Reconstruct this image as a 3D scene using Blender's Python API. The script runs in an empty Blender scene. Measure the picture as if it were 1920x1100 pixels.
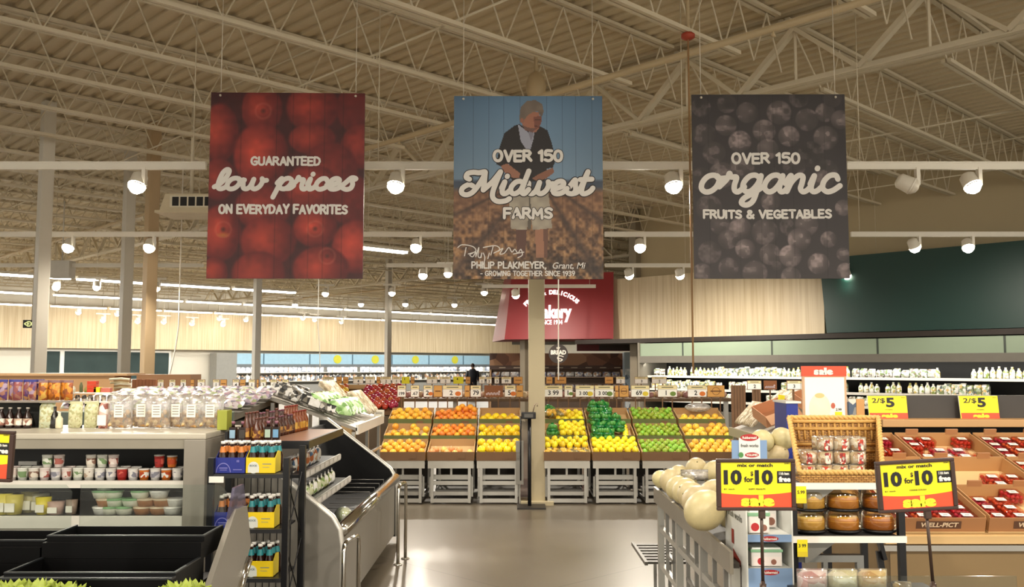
import bpy, bmesh, math, random
import numpy as np
from mathutils import Vector, Matrix
PI = math.pi
SC = bpy.context.scene
COL = SC.collection
# ---------------------------------------------------------------- camera
F, HOR, H = 1700.0, 685.0, 1.6            # focal length in pixels (1920x1100), horizon row, eye height
PITCH = math.atan((HOR - 550.0) / F)
cd = bpy.data.cameras.new('camera'); cam = bpy.data.objects.new('camera', cd); COL.objects.link(cam)
cd.sensor_fit = 'HORIZONTAL'; cd.sensor_width = 36.0; cd.lens = F / 1920.0 * 36.0; cd.clip_start = 0.05; cd.clip_end = 300
cam.location = (0, 0, H); cam.rotation_euler = (PI / 2 + PITCH, 0, 0)
SC.camera = cam
# ---------------------------------------------------------------- world, exposure
SC.view_settings.view_transform = 'Standard'; SC.view_settings.look = 'None'
SC.view_settings.gamma = 1.0; SC.view_settings.use_curve_mapping = False
SC.view_settings.exposure = 0.55
W_ = bpy.data.worlds.new('world'); SC.world = W_; W_.use_nodes = True
W_.node_tree.nodes['Background'].inputs[0].default_value = (1.0, 0.93, 0.80, 1)
W_.node_tree.nodes['Background'].inputs[1].default_value = 1.5
SC.cycles.use_denoising = True
SC.cycles.max_bounces = 7; SC.cycles.diffuse_bounces = 4; SC.cycles.glossy_bounces = 3; SC.cycles.transparent_max_bounces = 16
SC.cycles.sample_clamp_indirect = 4.0
CT, ST = math.cos(PITCH), math.sin(PITCH)
def ray(px, py):
    u, v = (px - 960.0) / F, (550.0 - py) / F
    return u, CT - v * ST, ST + v * CT
def W(px, py, D):
    """world point seen at pixel (px,py) on the vertical plane y = D"""
    x, y, z = ray(px, py); t = D / y
    return Vector((x * t, D, H + z * t))
def Z(px, py, z):
    """world point seen at pixel on the horizontal plane of height z"""
    x, y, w = ray(px, py); t = (z - H) / w
    return Vector((x * t, y * t, z))
PHI = math.radians(46.0); E1 = Vector((math.sin(PHI), math.cos(PHI), 0)); E2 = Vector((-math.cos(PHI), math.sin(PHI), 0))
def RS(a, s, z=0.0):
    """building grid (roof and outer walls stand at 46 degrees to the produce displays): a along the joists, s across them"""
    p = E1 * a + E2 * s; return Vector((p.x, p.y, z))
# ---------------------------------------------------------------- materials
def lin(h):
    if not isinstance(h, str): return tuple(h)
    h = h.lstrip('#'); c = [int(h[i:i + 2], 16) / 255 for i in (0, 2, 4)]
    return tuple(x / 12.92 if x <= 0.04045 else ((x + 0.055) / 1.055) ** 2.4 for x in c)
MATS = {}
def M(h, rough=0.55, metal=0.0, var=0.10, scale=6.0, bump=0.0, stretch=None, rnd=0.0, spec=0.5, coat=0.0, trans=0.0):
    """procedural principled material: colour broken up by noise, optional bump, optional per-object brightness shift"""
    key = (h, rough, metal, var, scale, bump, stretch, rnd, spec, coat, trans)
    if key in MATS: return MATS[key]
    m = bpy.data.materials.new('surface_' + str(h).strip('#')); m.use_nodes = True
    nt = m.node_tree; N = nt.nodes; L = nt.links; b = N['Principled BSDF']
    c = lin(h)
    tc = N.new('ShaderNodeTexCoord'); no = N.new('ShaderNodeTexNoise'); no.inputs['Scale'].default_value = scale; no.inputs['Detail'].default_value = 3
    if stretch:
        mp = N.new('ShaderNodeMapping'); mp.inputs['Scale'].default_value = stretch
        L.new(tc.outputs['Object'], mp.inputs[0]); L.new(mp.outputs[0], no.inputs['Vector'])
    else: L.new(tc.outputs['Object'], no.inputs['Vector'])
    mx = N.new('ShaderNodeMix'); mx.data_type = 'RGBA'
    mx.inputs[6].default_value = (*[x * (1 - var) for x in c], 1); mx.inputs[7].default_value = (*[min(1, x * (1 + var)) for x in c], 1)
    L.new(no.outputs['Fac'], mx.inputs[0]); out = mx.outputs[2]
    if rnd:
        oi = N.new('ShaderNodeObjectInfo'); hs = N.new('ShaderNodeHueSaturation'); ma = N.new('ShaderNodeMapRange'); mb = N.new('ShaderNodeMapRange')
        ma.inputs[3].default_value = 0.5 - rnd * 0.06; ma.inputs[4].default_value = 0.5 + rnd * 0.06
        mb.inputs[3].default_value = 1 - rnd * 0.35; mb.inputs[4].default_value = 1 + rnd * 0.35
        L.new(oi.outputs['Random'], ma.inputs[0]); L.new(oi.outputs['Random'], mb.inputs[0])
        L.new(ma.outputs[0], hs.inputs['Hue']); L.new(mb.outputs[0], hs.inputs['Value']); L.new(out, hs.inputs['Color']); out = hs.outputs[0]
    L.new(out, b.inputs['Base Color'])
    b.inputs['Roughness'].default_value = rough; b.inputs['Metallic'].default_value = metal
    b.inputs['Specular IOR Level'].default_value = spec; b.inputs['Coat Weight'].default_value = coat
    if trans: b.inputs['Transmission Weight'].default_value = trans
    if bump:
        bp = N.new('ShaderNodeBump'); bp.inputs['Strength'].default_value = bump; bp.inputs['Distance'].default_value = 0.01
        L.new(no.outputs['Fac'], bp.inputs['Height']); L.new(bp.outputs[0], b.inputs['Normal'])
    MATS[key] = m; return m
def EM(h, s):
    key = ('em', h, s)
    if key in MATS: return MATS[key]
    m = bpy.data.materials.new('lit_' + h.strip('#')); m.use_nodes = True; nt = m.node_tree; nt.nodes.clear()
    o = nt.nodes.new('ShaderNodeOutputMaterial'); e = nt.nodes.new('ShaderNodeEmission'); e.inputs[0].default_value = (*lin(h), 1); e.inputs[1].default_value = s
    nt.links.new(e.outputs[0], o.inputs[0]); m.cycles.emission_sampling = 'NONE'
    MATS[key] = m; return m
def CLEAR(tint='#ffffff', gloss=0.12, body=0.0, bodycol='#ffffff'):
    """thin clear plastic or glass: mostly see-through, a little sheen, optionally a milky body"""
    key = ('clear', tint, gloss, body, bodycol)
    if key in MATS: return MATS[key]
    m = bpy.data.materials.new('clear_plastic'); m.use_nodes = True; nt = m.node_tree; nt.nodes.clear(); N = nt.nodes; L = nt.links
    o = N.new('ShaderNodeOutputMaterial'); t = N.new('ShaderNodeBsdfTransparent'); g = N.new('ShaderNodeBsdfGlossy'); mx = N.new('ShaderNodeMixShader')
    t.inputs[0].default_value = (*lin(tint), 1); g.inputs['Roughness'].default_value = 0.12
    lw = N.new('ShaderNodeLayerWeight'); lw.inputs[0].default_value = 0.35
    mr = N.new('ShaderNodeMapRange'); mr.inputs[3].default_value = gloss * 0.5; mr.inputs[4].default_value = min(0.9, gloss * 3.5)
    L.new(lw.outputs['Fresnel'], mr.inputs[0]); L.new(mr.outputs[0], mx.inputs[0])
    base = t.outputs[0]
    if body:
        d = N.new('ShaderNodeBsdfDiffuse'); d.inputs[0].default_value = (*lin(bodycol), 1); m2 = N.new('ShaderNodeMixShader')
        no = N.new('ShaderNodeTexNoise'); no.inputs['Scale'].default_value = 18; tc = N.new('ShaderNodeTexCoord'); L.new(tc.outputs['Object'], no.inputs['Vector'])
        mr2 = N.new('ShaderNodeMapRange'); mr2.inputs[1].default_value = 0.35; mr2.inputs[2].default_value = 0.7; mr2.inputs[3].default_value = body * 0.5; mr2.inputs[4].default_value = min(1, body * 1.5)
        L.new(no.outputs['Fac'], mr2.inputs[0]); L.new(mr2.outputs[0], m2.inputs[0]); L.new(t.outputs[0], m2.inputs[1]); L.new(d.outputs[0], m2.inputs[2]); base = m2.outputs[0]
    L.new(base, mx.inputs[1]); L.new(g.outputs[0], mx.inputs[2]); L.new(mx.outputs[0], o.inputs[0])
    MATS[key] = m; return m
def VC(rough=0.5):
    """printed picture: colours come from the print stored on the mesh"""
    key = ('vc', rough)
    if key in MATS: return MATS[key]
    m = bpy.data.materials.new('printed_picture'); m.use_nodes = True; nt = m.node_tree; a = nt.nodes.new('ShaderNodeAttribute'); a.attribute_name = 'print'
    b = nt.nodes['Principled BSDF']; b.inputs['Roughness'].default_value = rough; nt.links.new(a.outputs['Color'], b.inputs['Base Color'])
    MATS[key] = m; return m
def PATCH(cols, scale=30.0, rough=0.5, rnd=0.0, coord='Object', stretch=None):
    """blotchy printed / mixed-contents material: voronoi cells coloured from a short list"""
    key = ('patch', tuple(cols), scale, rough, rnd, coord, stretch)
    if key in MATS: return MATS[key]
    m = bpy.data.materials.new('mixed_' + cols[0].strip('#')); m.use_nodes = True; nt = m.node_tree; N = nt.nodes; L = nt.links; b = N['Principled BSDF']
    tc = N.new('ShaderNodeTexCoord'); v = N.new('ShaderNodeTexVoronoi'); v.inputs['Scale'].default_value = scale
    vec = tc.outputs[coord]
    if stretch:
        mp = N.new('ShaderNodeMapping'); mp.inputs['Scale'].default_value = stretch; L.new(vec, mp.inputs[0]); vec = mp.outputs[0]
    if rnd:
        oi = N.new('ShaderNodeObjectInfo'); ad = N.new('ShaderNodeVectorMath'); ad.operation = 'ADD'; mu = N.new('ShaderNodeMath'); mu.operation = 'MULTIPLY'; mu.inputs[1].default_value = 37.0
        L.new(oi.outputs['Random'], mu.inputs[0]); L.new(mu.outputs[0], ad.inputs[1]); L.new(vec, ad.inputs[0]); vec = ad.outputs[0]
    L.new(vec, v.inputs['Vector'])
    cr = N.new('ShaderNodeValToRGB'); cr.color_ramp.interpolation = 'CONSTANT'; el = cr.color_ramp.elements
    for i, c in enumerate(cols):
        e = el[i] if i < 2 else el.new(i / len(cols)); e.position = i / len(cols); e.color = (*lin(c), 1)
    sp = N.new('ShaderNodeSeparateColor'); L.new(v.outputs['Color'], sp.inputs[0]); L.new(sp.outputs[0], cr.inputs[0]); L.new(cr.outputs[0], b.inputs['Base Color'])
    b.inputs['Roughness'].default_value = rough
    MATS[key] = m; return m
# ---------------------------------------------------------------- mesh builder
class Plane:
    def __init__(s, o, u=(1, 0, 0), v=(0, 0, 1)):
        s.o = Vector(o); s.u = Vector(u).normalized(); s.v = Vector(v).normalized(); s.n = s.u.cross(s.v)
    def __call__(s, a, b, t=0.0): return s.o + s.u * a + s.v * b + s.n * t
TXT = {}
def text_geo(body, bold=0.0):
    k = (body, bold)
    if k in TXT: return TXT[k]
    c = bpy.data.curves.new('t', 'FONT'); c.body = body; c.size = 1.0; c.offset = bold; c.resolution_u = 3; c.fill_mode = 'FRONT'
    o = bpy.data.objects.new('t', c); COL.objects.link(o)
    dg = bpy.context.evaluated_depsgraph_get(); ev = o.evaluated_get(dg); me = ev.to_mesh()
    v = [(p.co.x, p.co.y) for p in me.vertices]; f = [tuple(p.vertices) for p in me.polygons]
    ev.to_mesh_clear(); bpy.data.objects.remove(o); bpy.data.curves.remove(c)
    xs = [p[0] for p in v] or [0, 1]; ys = [p[1] for p in v] or [0, 1]
    TXT[k] = (v, f, min(xs), max(xs), min(ys), max(ys)); return TXT[k]
class MB:
    def __init__(s): s.v = []; s.f = []; s.mi = []; s.sm = []; s.m = 0; s.smooth = False
    def add(s, vs, fs, smooth=None):
        b = len(s.v); s.v.extend(tuple(p) for p in vs); sm = s.smooth if smooth is None else smooth
        for f in fs: s.f.append(tuple(b + i for i in f)); s.mi.append(s.m); s.sm.append(sm)
        return s
    def box(s, c, d, rz=0.0, bev=0.0, R=None):
        x, y, z = [q / 2 for q in d]; c = Vector(c); R = R or Matrix.Rotation(rz, 3, 'Z')
        if bev <= 0:
            vs = [c + R @ Vector(p) for p in ((-x, -y, -z), (x, -y, -z), (x, y, -z), (-x, y, -z), (-x, -y, z), (x, -y, z), (x, y, z), (-x, y, z))]
            return s.add(vs, [(3, 2, 1, 0), (4, 5, 6, 7), (0, 1, 5, 4), (1, 2, 6, 5), (2, 3, 7, 6), (3, 0, 4, 7)], False)
        bm = bmesh.new(); bmesh.ops.create_cube(bm, size=1.0)
        for v in bm.verts: v.co = Vector((v.co.x * d[0], v.co.y * d[1], v.co.z * d[2]))
        bmesh.ops.bevel(bm, geom=list(bm.edges), offset=bev, segments=2, affect='EDGES', profile=0.7)
        bm.verts.index_update(); s.add([c + R @ v.co for v in bm.verts], [[v.index for v in f.verts] for f in bm.faces], False); bm.free(); return s
    def bb(s, x0, x1, y0, y1, z0, z1, bev=0.0): return s.box(((x0 + x1) / 2, (y0 + y1) / 2, (z0 + z1) / 2), (abs(x1 - x0), abs(y1 - y0), abs(z1 - z0)), 0, bev)
    def bar(s, p0, p1, w, h=None, up=(0, 0, 1)):
        p0 = Vector(p0); p1 = Vector(p1); d = (p1 - p0); l = d.length; d = d / l; up = Vector(up)
        if abs(d.dot(up)) > 0.99: up = Vector((0, 1, 0))
        x = d.cross(up).normalized(); y = x.cross(d); R = Matrix((x, d, y)).transposed()
        return s.box((p0 + p1) / 2, (w, l, h or w), 0, 0, R)
    def tube(s, pts, r, n=8, cap=True, closed=False, smooth=True):
        pts = [Vector(p) for p in pts]; k = len(pts); rr = r if isinstance(r, (list, tuple)) else [r] * k; vs = []; fs = []
        prev = None
        for i, p in enumerate(pts):
            a = pts[i - 1] if (i > 0 or closed) else p; b = pts[(i + 1) % k] if (i < k - 1 or closed) else p
            d = (b - a).normalized()
            if prev is None:
                up = Vector((0, 0, 1)) if abs(d.z) < 0.9 else Vector((1, 0, 0)); x = d.cross(up).normalized()
            else:
                x = prev - d * prev.dot(d); x = x.normalized() if x.length > 1e-6 else d.orthogonal().normalized()
            prev = x; y = d.cross(x)
            for j in range(n):
                t = 2 * PI * j / n; vs.append(p + (x * math.cos(t) + y * math.sin(t)) * rr[i])
        for i in range(k if closed else k - 1):
            for j in range(n):
                q = (i + 1) % k; fs.append((i * n + j, i * n + (j + 1) % n, q * n + (j + 1) % n, q * n + j))
        if cap and not closed: fs.append(tuple(range(n - 1, -1, -1))); fs.append(tuple(range((k - 1) * n, k * n)))
        return s.add(vs, fs, smooth)
    def lathe(s, prof, n=16, c=(0, 0, 0), sx=1.0, sy=1.0, smooth=True):
        c = Vector(c); vs = []; fs = []
        for r, z in prof:
            for j in range(n):
                t = 2 * PI * j / n; vs.append(c + Vector((r * sx * math.cos(t), r * sy * math.sin(t), z)))
        for i in range(len(prof) - 1):
            for j in range(n): fs.append((i * n + j, i * n + (j + 1) % n, (i + 1) * n + (j + 1) % n, (i + 1) * n + j))
        if prof[0][0] > 1e-5: fs.append(tuple(range(n - 1, -1, -1)))
        if prof[-1][0] > 1e-5: fs.append(tuple(range((len(prof) - 1) * n, len(prof) * n)))
        return s.add(vs, fs, smooth)
    def ball(s, c, r, nu=12, nv=8, R=None):
        r = r if isinstance(r, (tuple, list)) else (r, r, r); R = R or Matrix.Identity(3); c = Vector(c); vs = []; fs = []
        for i in range(nv + 1):
            a = PI * i / nv
            for j in range(nu):
                t = 2 * PI * j / nu; vs.append(c + R @ Vector((r[0] * math.sin(a) * math.cos(t), r[1] * math.sin(a) * math.sin(t), -r[2] * math.cos(a))))
        for i in range(nv):
            for j in range(nu): fs.append((i * nu + j, i * nu + (j + 1) % nu, (i + 1) * nu + (j + 1) % nu, (i + 1) * nu + j))
        return s.add(vs, fs, True)
    def poly(s, pts): return s.add(pts, [tuple(range(len(pts)))], False)
    def prism(s, pts, vec, smooth=False):
        pts = [Vector(p) for p in pts]; vec = Vector(vec); k = len(pts); nrm = Vector((0, 0, 0))
        for i in range(k): nrm += pts[i].cross(pts[(i + 1) % k])
        if nrm.dot(vec) > 0: pts.reverse()
        return s.add(pts + [p + vec for p in pts], [tuple(range(k)), tuple(range(2 * k - 1, k - 1, -1))] + [(i, k + i, k + (i + 1) % k, (i + 1) % k) for i in range(k)], smooth)
    def text(s, P, body, x0, x1, y0, y1, off=0.002, bold=0.0, keep=False, shear=0.0, warp=None):
        """letters laid on plane P filling the box x0..x1, y0..y1; keep holds the aspect (height wins), centred"""
        v, f, a0, a1, b0, b1 = text_geo(body, bold); w = max(a1 - a0, 1e-6); h = max(b1 - b0, 1e-6)
        kx, ky = (x1 - x0) / w, (y1 - y0) / h
        if keep:
            k = min(kx, ky); xc = (x0 + x1) / 2; x0 = xc - w * k / 2; kx = ky = k
        vs = []
        for x, y in v:
            X, Y = x0 + (x - a0) * kx, y0 + (y - b0) * ky; X += shear * (Y - y0)
            if warp: X, Y = warp(X, Y)
            vs.append(P(X, Y, off))
        return s.add(vs, f, False)
    def rect(s, P, x0, x1, y0, y1, off=0.001): return s.add([P(x0, y0, off), P(x1, y0, off), P(x1, y1, off), P(x0, y1, off)], [(0, 1, 2, 3)], False)
    def disc(s, P, x, y, r, off=0.001, n=20, ry=None): return s.add([P(x + r * math.cos(2 * PI * i / n), y + (ry or r) * math.sin(2 * PI * i / n), off) for i in range(n)], [tuple(range(n))], False)
    def ribbon(s, P, pts, w, off=0.003):
        for i, (x, y) in enumerate(pts):
            off += 2e-5; s.disc(P, x, y, w / 2, off, 10); off += 2e-5
            if i:
                x1, y1 = pts[i - 1]; dx, dy = x - x1, y - y1; l = math.hypot(dx, dy) or 1e-9; nx, ny = -dy / l * w / 2, dx / l * w / 2
                s.add([P(x1 - nx, y1 - ny, off), P(x - nx, y - ny, off), P(x + nx, y + ny, off), P(x1 + nx, y1 + ny, off)], [(0, 1, 2, 3)], False)
        return s
    def mesh(s, name, mats):
        me = bpy.data.meshes.new(name); me.from_pydata(s.v, [], s.f)
        for m in (mats if isinstance(mats, (list, tuple)) else [mats]): me.materials.append(m)
        me.polygons.foreach_set('material_index', s.mi); me.polygons.foreach_set('use_smooth', s.sm); me.update(); return me
    def build(s, name, mats, parent=None, loc=None, rz=0.0):
        o = bpy.data.objects.new(name, s.mesh(name, mats)); COL.objects.link(o); o.parent = parent
        if loc is not None: o.location = loc
        o.rotation_euler = (0, 0, rz); return o
def tag(o, label=None, cat=None, group=None, kind=None):
    if label: o['label'] = label
    if cat: o['category'] = cat
    if group: o['group'] = group
    if kind: o['kind'] = kind
    return o
def thing(name, label, cat, loc=(0, 0, 0), rz=0.0, group=None):
    o = bpy.data.objects.new(name, None); COL.objects.link(o); o.location = loc; o.rotation_euler = (0, 0, rz); o.empty_display_size = 0.1
    return tag(o, label, cat, group)
def struct(name, mb, mats, label=None, cat=None, group=None): return tag(mb.build(name, mats), label, cat, group, 'structure')
KIDS = {}
def kids(o):
    return [c for c in o.children]
def dup(o, loc, rz=None, label=None, group=None, parent=None, scale=None):
    c = o.copy(); COL.objects.link(c)
    if parent is not None: c.parent = parent
    if loc is not None: c.location = loc
    if rz is not None: c.rotation_euler = (0, 0, rz) if not isinstance(rz, (tuple, list)) else rz
    if scale: c.scale = scale if isinstance(scale, (tuple, list)) else (scale,) * 3
    if label: c['label'] = label
    if group: c['group'] = group
    for ch in kids(o): dup(ch, None, parent=c)
    return c
class Proto:
    """first use moves the original, later uses copy it with its parts"""
    def __init__(s, root): s.root = root; s.used = False
    def put(s, loc, rz=0.0, label=None, group=None, scale=None):
        loc = Vector(loc) + Vector((0, 0, .002))
        if s.used: return dup(s.root, loc, rz, label, group, scale=scale)
        s.used = True; r = s.root; r.location = loc; r.rotation_euler = (0, 0, rz) if not isinstance(rz, (tuple, list)) else rz
        if scale: r.scale = scale if isinstance(scale, (tuple, list)) else (scale,) * 3
        return tag(r, label, None, group)
def one(name, mb, mats, label, cat, group=None, loc=None, rz=0.0): return tag(mb.build(name, mats, None, loc, rz), label, cat, group)
def smooth_path(pts, n=6):
    out = []; k = len(pts)
    for i in range(k - 1):
        p0, p1, p2, p3 = pts[max(i - 1, 0)], pts[i], pts[i + 1], pts[min(i + 2, k - 1)]
        for j in range(n):
            t = j / n; t2 = t * t; t3 = t2 * t
            out.append(tuple(0.5 * (2 * b + (c - a) * t + (2 * a - 5 * b + 4 * c - d) * t2 + (3 * b - a - 3 * c + d) * t3) for a, b, c, d in zip(p0, p1, p2, p3)))
    out.append(tuple(pts[-1])); return out
rng = random.Random(7)
# ================================================================ SETTING
DECK, JB, GB = 5.95, 5.2, 4.95             # underside of roof deck, bottom chord of joists, bottom chord of girders
TAN = M('#b6aa92', 0.6, 0, 0.08, 3.0); TAN2 = M('#bda985', 0.55, 0, 0.06, 3.0); STEEL = M('#d6cbb2', 0.5, 0, 0.05, 2.0)
def floor_mat():
    m = bpy.data.materials.new('polished_concrete'); m.use_nodes = True; nt = m.node_tree; N = nt.nodes; L = nt.links; b = N['Principled BSDF']
    tc = N.new('ShaderNodeTexCoord'); n1 = N.new('ShaderNodeTexNoise'); n1.inputs['Scale'].default_value = 0.7; n1.inputs['Detail'].default_value = 6
    n2 = N.new('ShaderNodeTexNoise'); n2.inputs['Scale'].default_value = 60; n2.inputs['Detail'].default_value = 2
    L.new(tc.outputs['Object'], n1.inputs['Vector']); L.new(tc.outputs['Object'], n2.inputs['Vector'])
    cr = N.new('ShaderNodeValToRGB'); cr.color_ramp.elements[0].position = 0.3; cr.color_ramp.elements[0].color = (*lin('#5d5447'), 1); cr.color_ramp.elements[1].position = 0.7; cr.color_ramp.elements[1].color = (*lin('#716757'), 1)
    L.new(n1.outputs['Fac'], cr.inputs[0]); mx = N.new('ShaderNodeMix'); mx.data_type = 'RGBA'; mx.blend_type = 'MULTIPLY'; mx.inputs[0].default_value = 0.25
    L.new(cr.outputs[0], mx.inputs[6]); L.new(n2.outputs['Color'], mx.inputs[7])
    # sawn control joints every 4.6 m, along the building grid
    br = N.new('ShaderNodeTexBrick'); br.offset = 0.0; br.inputs['Scale'].default_value = 1.0; br.inputs['Brick Width'].default_value = 4.6; br.inputs['Row Height'].default_value = 4.6; br.inputs['Mortar Size'].default_value = 0.006
    br.inputs['Color1'].default_value = br.inputs['Color2'].default_value = (1, 1, 1, 1); br.inputs['Mortar'].default_value = (0.5, 0.5, 0.5, 1)
    L.new(tc.outputs['Object'], br.inputs['Vector']); m3 = N.new('ShaderNodeMix'); m3.data_type = 'RGBA'; m3.blend_type = 'MULTIPLY'; m3.inputs[0].default_value = 1
    L.new(mx.outputs[2], m3.inputs[6]); L.new(br.outputs['Color'], m3.inputs[7]); L.new(m3.outputs[2], b.inputs['Base Color'])
    mr = N.new('ShaderNodeMapRange'); mr.inputs[3].default_value = 0.26; mr.inputs[4].default_value = 0.42; L.new(n1.outputs['Fac'], mr.inputs[0]); L.new(mr.outputs[0], b.inputs['Roughness'])
    return m
A0, A1, S0, S1 = -26.55, 47.0, -9.0, 48.0
fl = MB(); fl.bb(A0, A1 + .3, S0, S1 + .3, -0.2, 0)
o = struct('floor', fl, floor_mat()); o.rotation_euler = (0, 0, PI / 2 - PHI)
# fluted steel roof deck: ribs run across the joists
dk = MB(); pit = 0.23; a = A0; prof = []
while a < A1:
    prof += [(a, DECK), (a + 0.10, DECK), (a + 0.125, DECK + 0.04), (a + 0.205, DECK + 0.04)]; a += pit
vs = [RS(p[0], S0, p[1]) for p in prof] + [RS(p[0], S1, p[1]) for p in prof]; k = len(prof)
dk.add(vs, [(i, i + 1, k + i + 1, k + i) for i in range(k - 1)])
struct('ceiling', dk, M('#d2c4a6', 0.6, 0, 0.07, 0.6))
# bar joists in bays of 12.2 m between the girders, one every 1.6 m
BAY = [-26.55, -14.35, -2.15, 10.05, 22.25, 34.45]; SJ = [-0.8 + 1.6 * k for k in range(30)]
def joist_mesh():
    m = MB(); Ln = 12.0
    for y in (-.045, .045): m.bb(0.1, 12.1, y - .03, y + .03, .70, .74)
    for y in (-.034, .034): m.bb(1.0, 11.2, y - .024, y + .024, 0, .045)
    n = 18
    for i in range(n + 1):
        x0 = .3 + i * .644; x1 = x0 + .322; x2 = x0 + .644
        if x0 > .9: m.tube([(x0, 0, .70), (x1, 0, .03)], .011, 5, False)
        else: m.tube([(x0, 0, .70), (1.05, 0, .03)], .014, 5, False)
        if x2 < 11.9 and x1 > .9: m.tube([(x1, 0, .03), (x2, 0, .70)], .011, 5, False)
    return m.mesh('roof_joist', STEEL)
JM = joist_mesh()
for bi, b0 in enumerate(BAY):
    for s in SJ:
        if b0 > 20 and s < 17: continue
        if b0 < -15 and s < 20: continue
        o = bpy.data.objects.new('roof_joist_beam', JM); COL.objects.link(o); o.location = RS(b0, s, JB); o.rotation_euler = (0, 0, PI / 2 - PHI)
        tag(o, 'pale tan open web steel joist under the fluted roof deck', 'beam', 'open web roof joists', 'structure')
def girder(a0, s0, s1):
    m = MB(); zt = DECK - .12
    for d in (-.06, .06):
        m.bar(RS(a0 + d, s0, GB + .05), RS(a0 + d, s1, GB + .05), .09, .012); m.bar(RS(a0 + d * .2, s0, GB + .09), RS(a0 + d * .2, s1, GB + .09), .012, .09)
        m.bar(RS(a0 + d, s0, zt - .05), RS(a0 + d, s1, zt - .05), .09, .09)
    s = s0 + .8; up = True
    while s < s1 - 1.7:
        m.bar(RS(a0, s, GB + .1), RS(a0, s + .8, zt - .1), .075, .05); m.bar(RS(a0, s + .8, zt - .1), RS(a0, s + 1.6, GB + .1), .095, .06)
        m.bar(RS(a0, s + .8, GB + .1), RS(a0, s + .8, zt - .1), .03, .03); s += 1.6
    return m
for a0, s0, s1 in ((10.05, S0, S1), (22.25, 17.6, S1), (34.45, 17.6, S1), (-2.15, S0, S1), (-14.35, 16, S1)):
    struct('roof_girder_beam', girder(a0, s0, s1), STEEL, 'deep trussed steel girder carrying the roof joists across the hall', 'beam', 'trussed roof girders')
# bridging rods between joists and thin sprinkler pipes
for a0 in (2.0, 6.1, 14.1, 18.2, 26.3, 30.4):
    s0 = -.8 if a0 < 20 else 18.4; m = MB(); m.tube([RS(a0, s0, JB + .06), RS(a0, 47.1, JB + .06)], .014, 5); m.tube([RS(a0 + .25, s0, JB + .66), RS(a0 + .25, 47.1, JB + .66)], .014, 5)
    s = s0
    while s < 46: m.tube([RS(a0, s, JB + .06), RS(a0 + .02, s + 1.6, JB + .68)], .010, 4, False); s += 3.2
    struct('bridging_beam', m, STEEL, 'thin steel bridging rods tying the roof joists together', 'beam', 'bridging rods under the roof')
for a0, z in ((8.3, 5.08), (24.5, 5.05), (1.2, 5.1)):
    m = MB(); s0 = -.8 if a0 < 20 else 18.4; m.tube([RS(a0, s0, z), RS(a0, 47.1, z)], .04, 8)
    s = s0 + 1.6
    while s < 46: m.tube([RS(a0, s, z), RS(a0, s, JB + .35)], .008, 4, False); m.lathe([(.0, -.09), (.03, -.085), (.012, -.05), (.012, -.03)], 8, RS(a0, s + .7, z)); s += 3.2
    struct('sprinkler_pipe_beam', m, TAN2, 'tan sprinkler pipe hung below the roof joists', 'pipe', 'sprinkler pipes under the roof')
# walls
WHITE = M('#d9d4c6', 0.6, 0, 0.04, 1.0); PLAST = M('#b8a988', 0.7, 0, 0.05, 1.0)
def wallbox(name, a0, s0, a1, s1, z0, z1, mat, th=.2):
    m = MB(); p, q = RS(a0, s0), RS(a1, s1); d = (q - p).normalized(); n = Vector((-d.y, d.x, 0)) * th
    m.prism([p + Vector((0, 0, z0)), q + Vector((0, 0, z0)), q + n + Vector((0, 0, z0)), p + n + Vector((0, 0, z0))], (0, 0, z1 - z0)); return struct(name, m, mat)
wallbox('wall_far', A0, S1, A1, S1, 0, DECK + .1, WHITE)                       # far side of the grocery hall
wallbox('wall_right', 20.0, 15.8, 20.0, S0, 0, DECK + .1, PLAST)               # wall behind the long refrigerated case
wallbox('wall_return', A1, 15.8, 20.0, 15.8, 0, DECK + .1, PLAST)
wallbox('wall_end', A1, S1, A1, 15.8, 0, DECK + .1, WHITE)
# slatted pale wood fascia boards, dark green and navy fascia
def planks(h1, h2, dirx):
    m = bpy.data.materials.new('pale_wood_boards'); m.use_nodes = True; nt = m.node_tree; N = nt.nodes; L = nt.links; b = N['Principled BSDF']
    tc = N.new('ShaderNodeTexCoord'); mp = N.new('ShaderNodeMapping'); mp.inputs['Scale'].default_value = (9, 9, .25); n1 = N.new('ShaderNodeTexNoise'); n1.inputs['Scale'].default_value = 1.6; n1.inputs['Detail'].default_value = 4
    L.new(tc.outputs['Object'], mp.inputs[0]); L.new(mp.outputs[0], n1.inputs['Vector']); cr = N.new('ShaderNodeValToRGB')
    cr.color_ramp.elements[0].position = .32; cr.color_ramp.elements[0].color = (*lin(h1), 1); cr.color_ramp.elements[1].position = .68; cr.color_ramp.elements[1].color = (*lin(h2), 1)
    L.new(n1.outputs['Fac'], cr.inputs[0]); L.new(cr.outputs[0], b.inputs['Base Color']); b.inputs['Roughness'].default_value = .5; return m
WOODP = planks('#c9b48e', '#e0d0b0', 0)
def fascia(name, a0, s0, a1, s1, z0, z1, mat, th=.25, cut=0.0):
    """board box in the building grid; cut leans its first end"""
    m = MB(); p, q = RS(a0, s0), RS(a1, s1); d = (q - p).normalized(); n = Vector((-d.y, d.x, 0)) * th; up = Vector((0, 0, 1))
    lo = [p + up * z0, q + up * z0, q + n + up * z0, p + n + up * z0]; hi = [p + d * cut + up * z1, q + up * z1, q + n + up * z1, p + n + d * cut + up * z1]
    m.add(lo + hi, [(3, 2, 1, 0), (4, 5, 6, 7), (0, 1, 5, 4), (1, 2, 6, 5), (2, 3, 7, 6), (3, 0, 4, 7)]); return struct(name, m, mat)
fascia('trim_1', -12.3, 47.55, 46.8, 47.55, 2.45, 4.6, WOODP, .4)              # pale wood band along the far wall
fascia('trim_2', -12.6, 47.2, -20, 47.2, 2.45, 4.6, M('#1c2233', .5), -.3)
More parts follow.
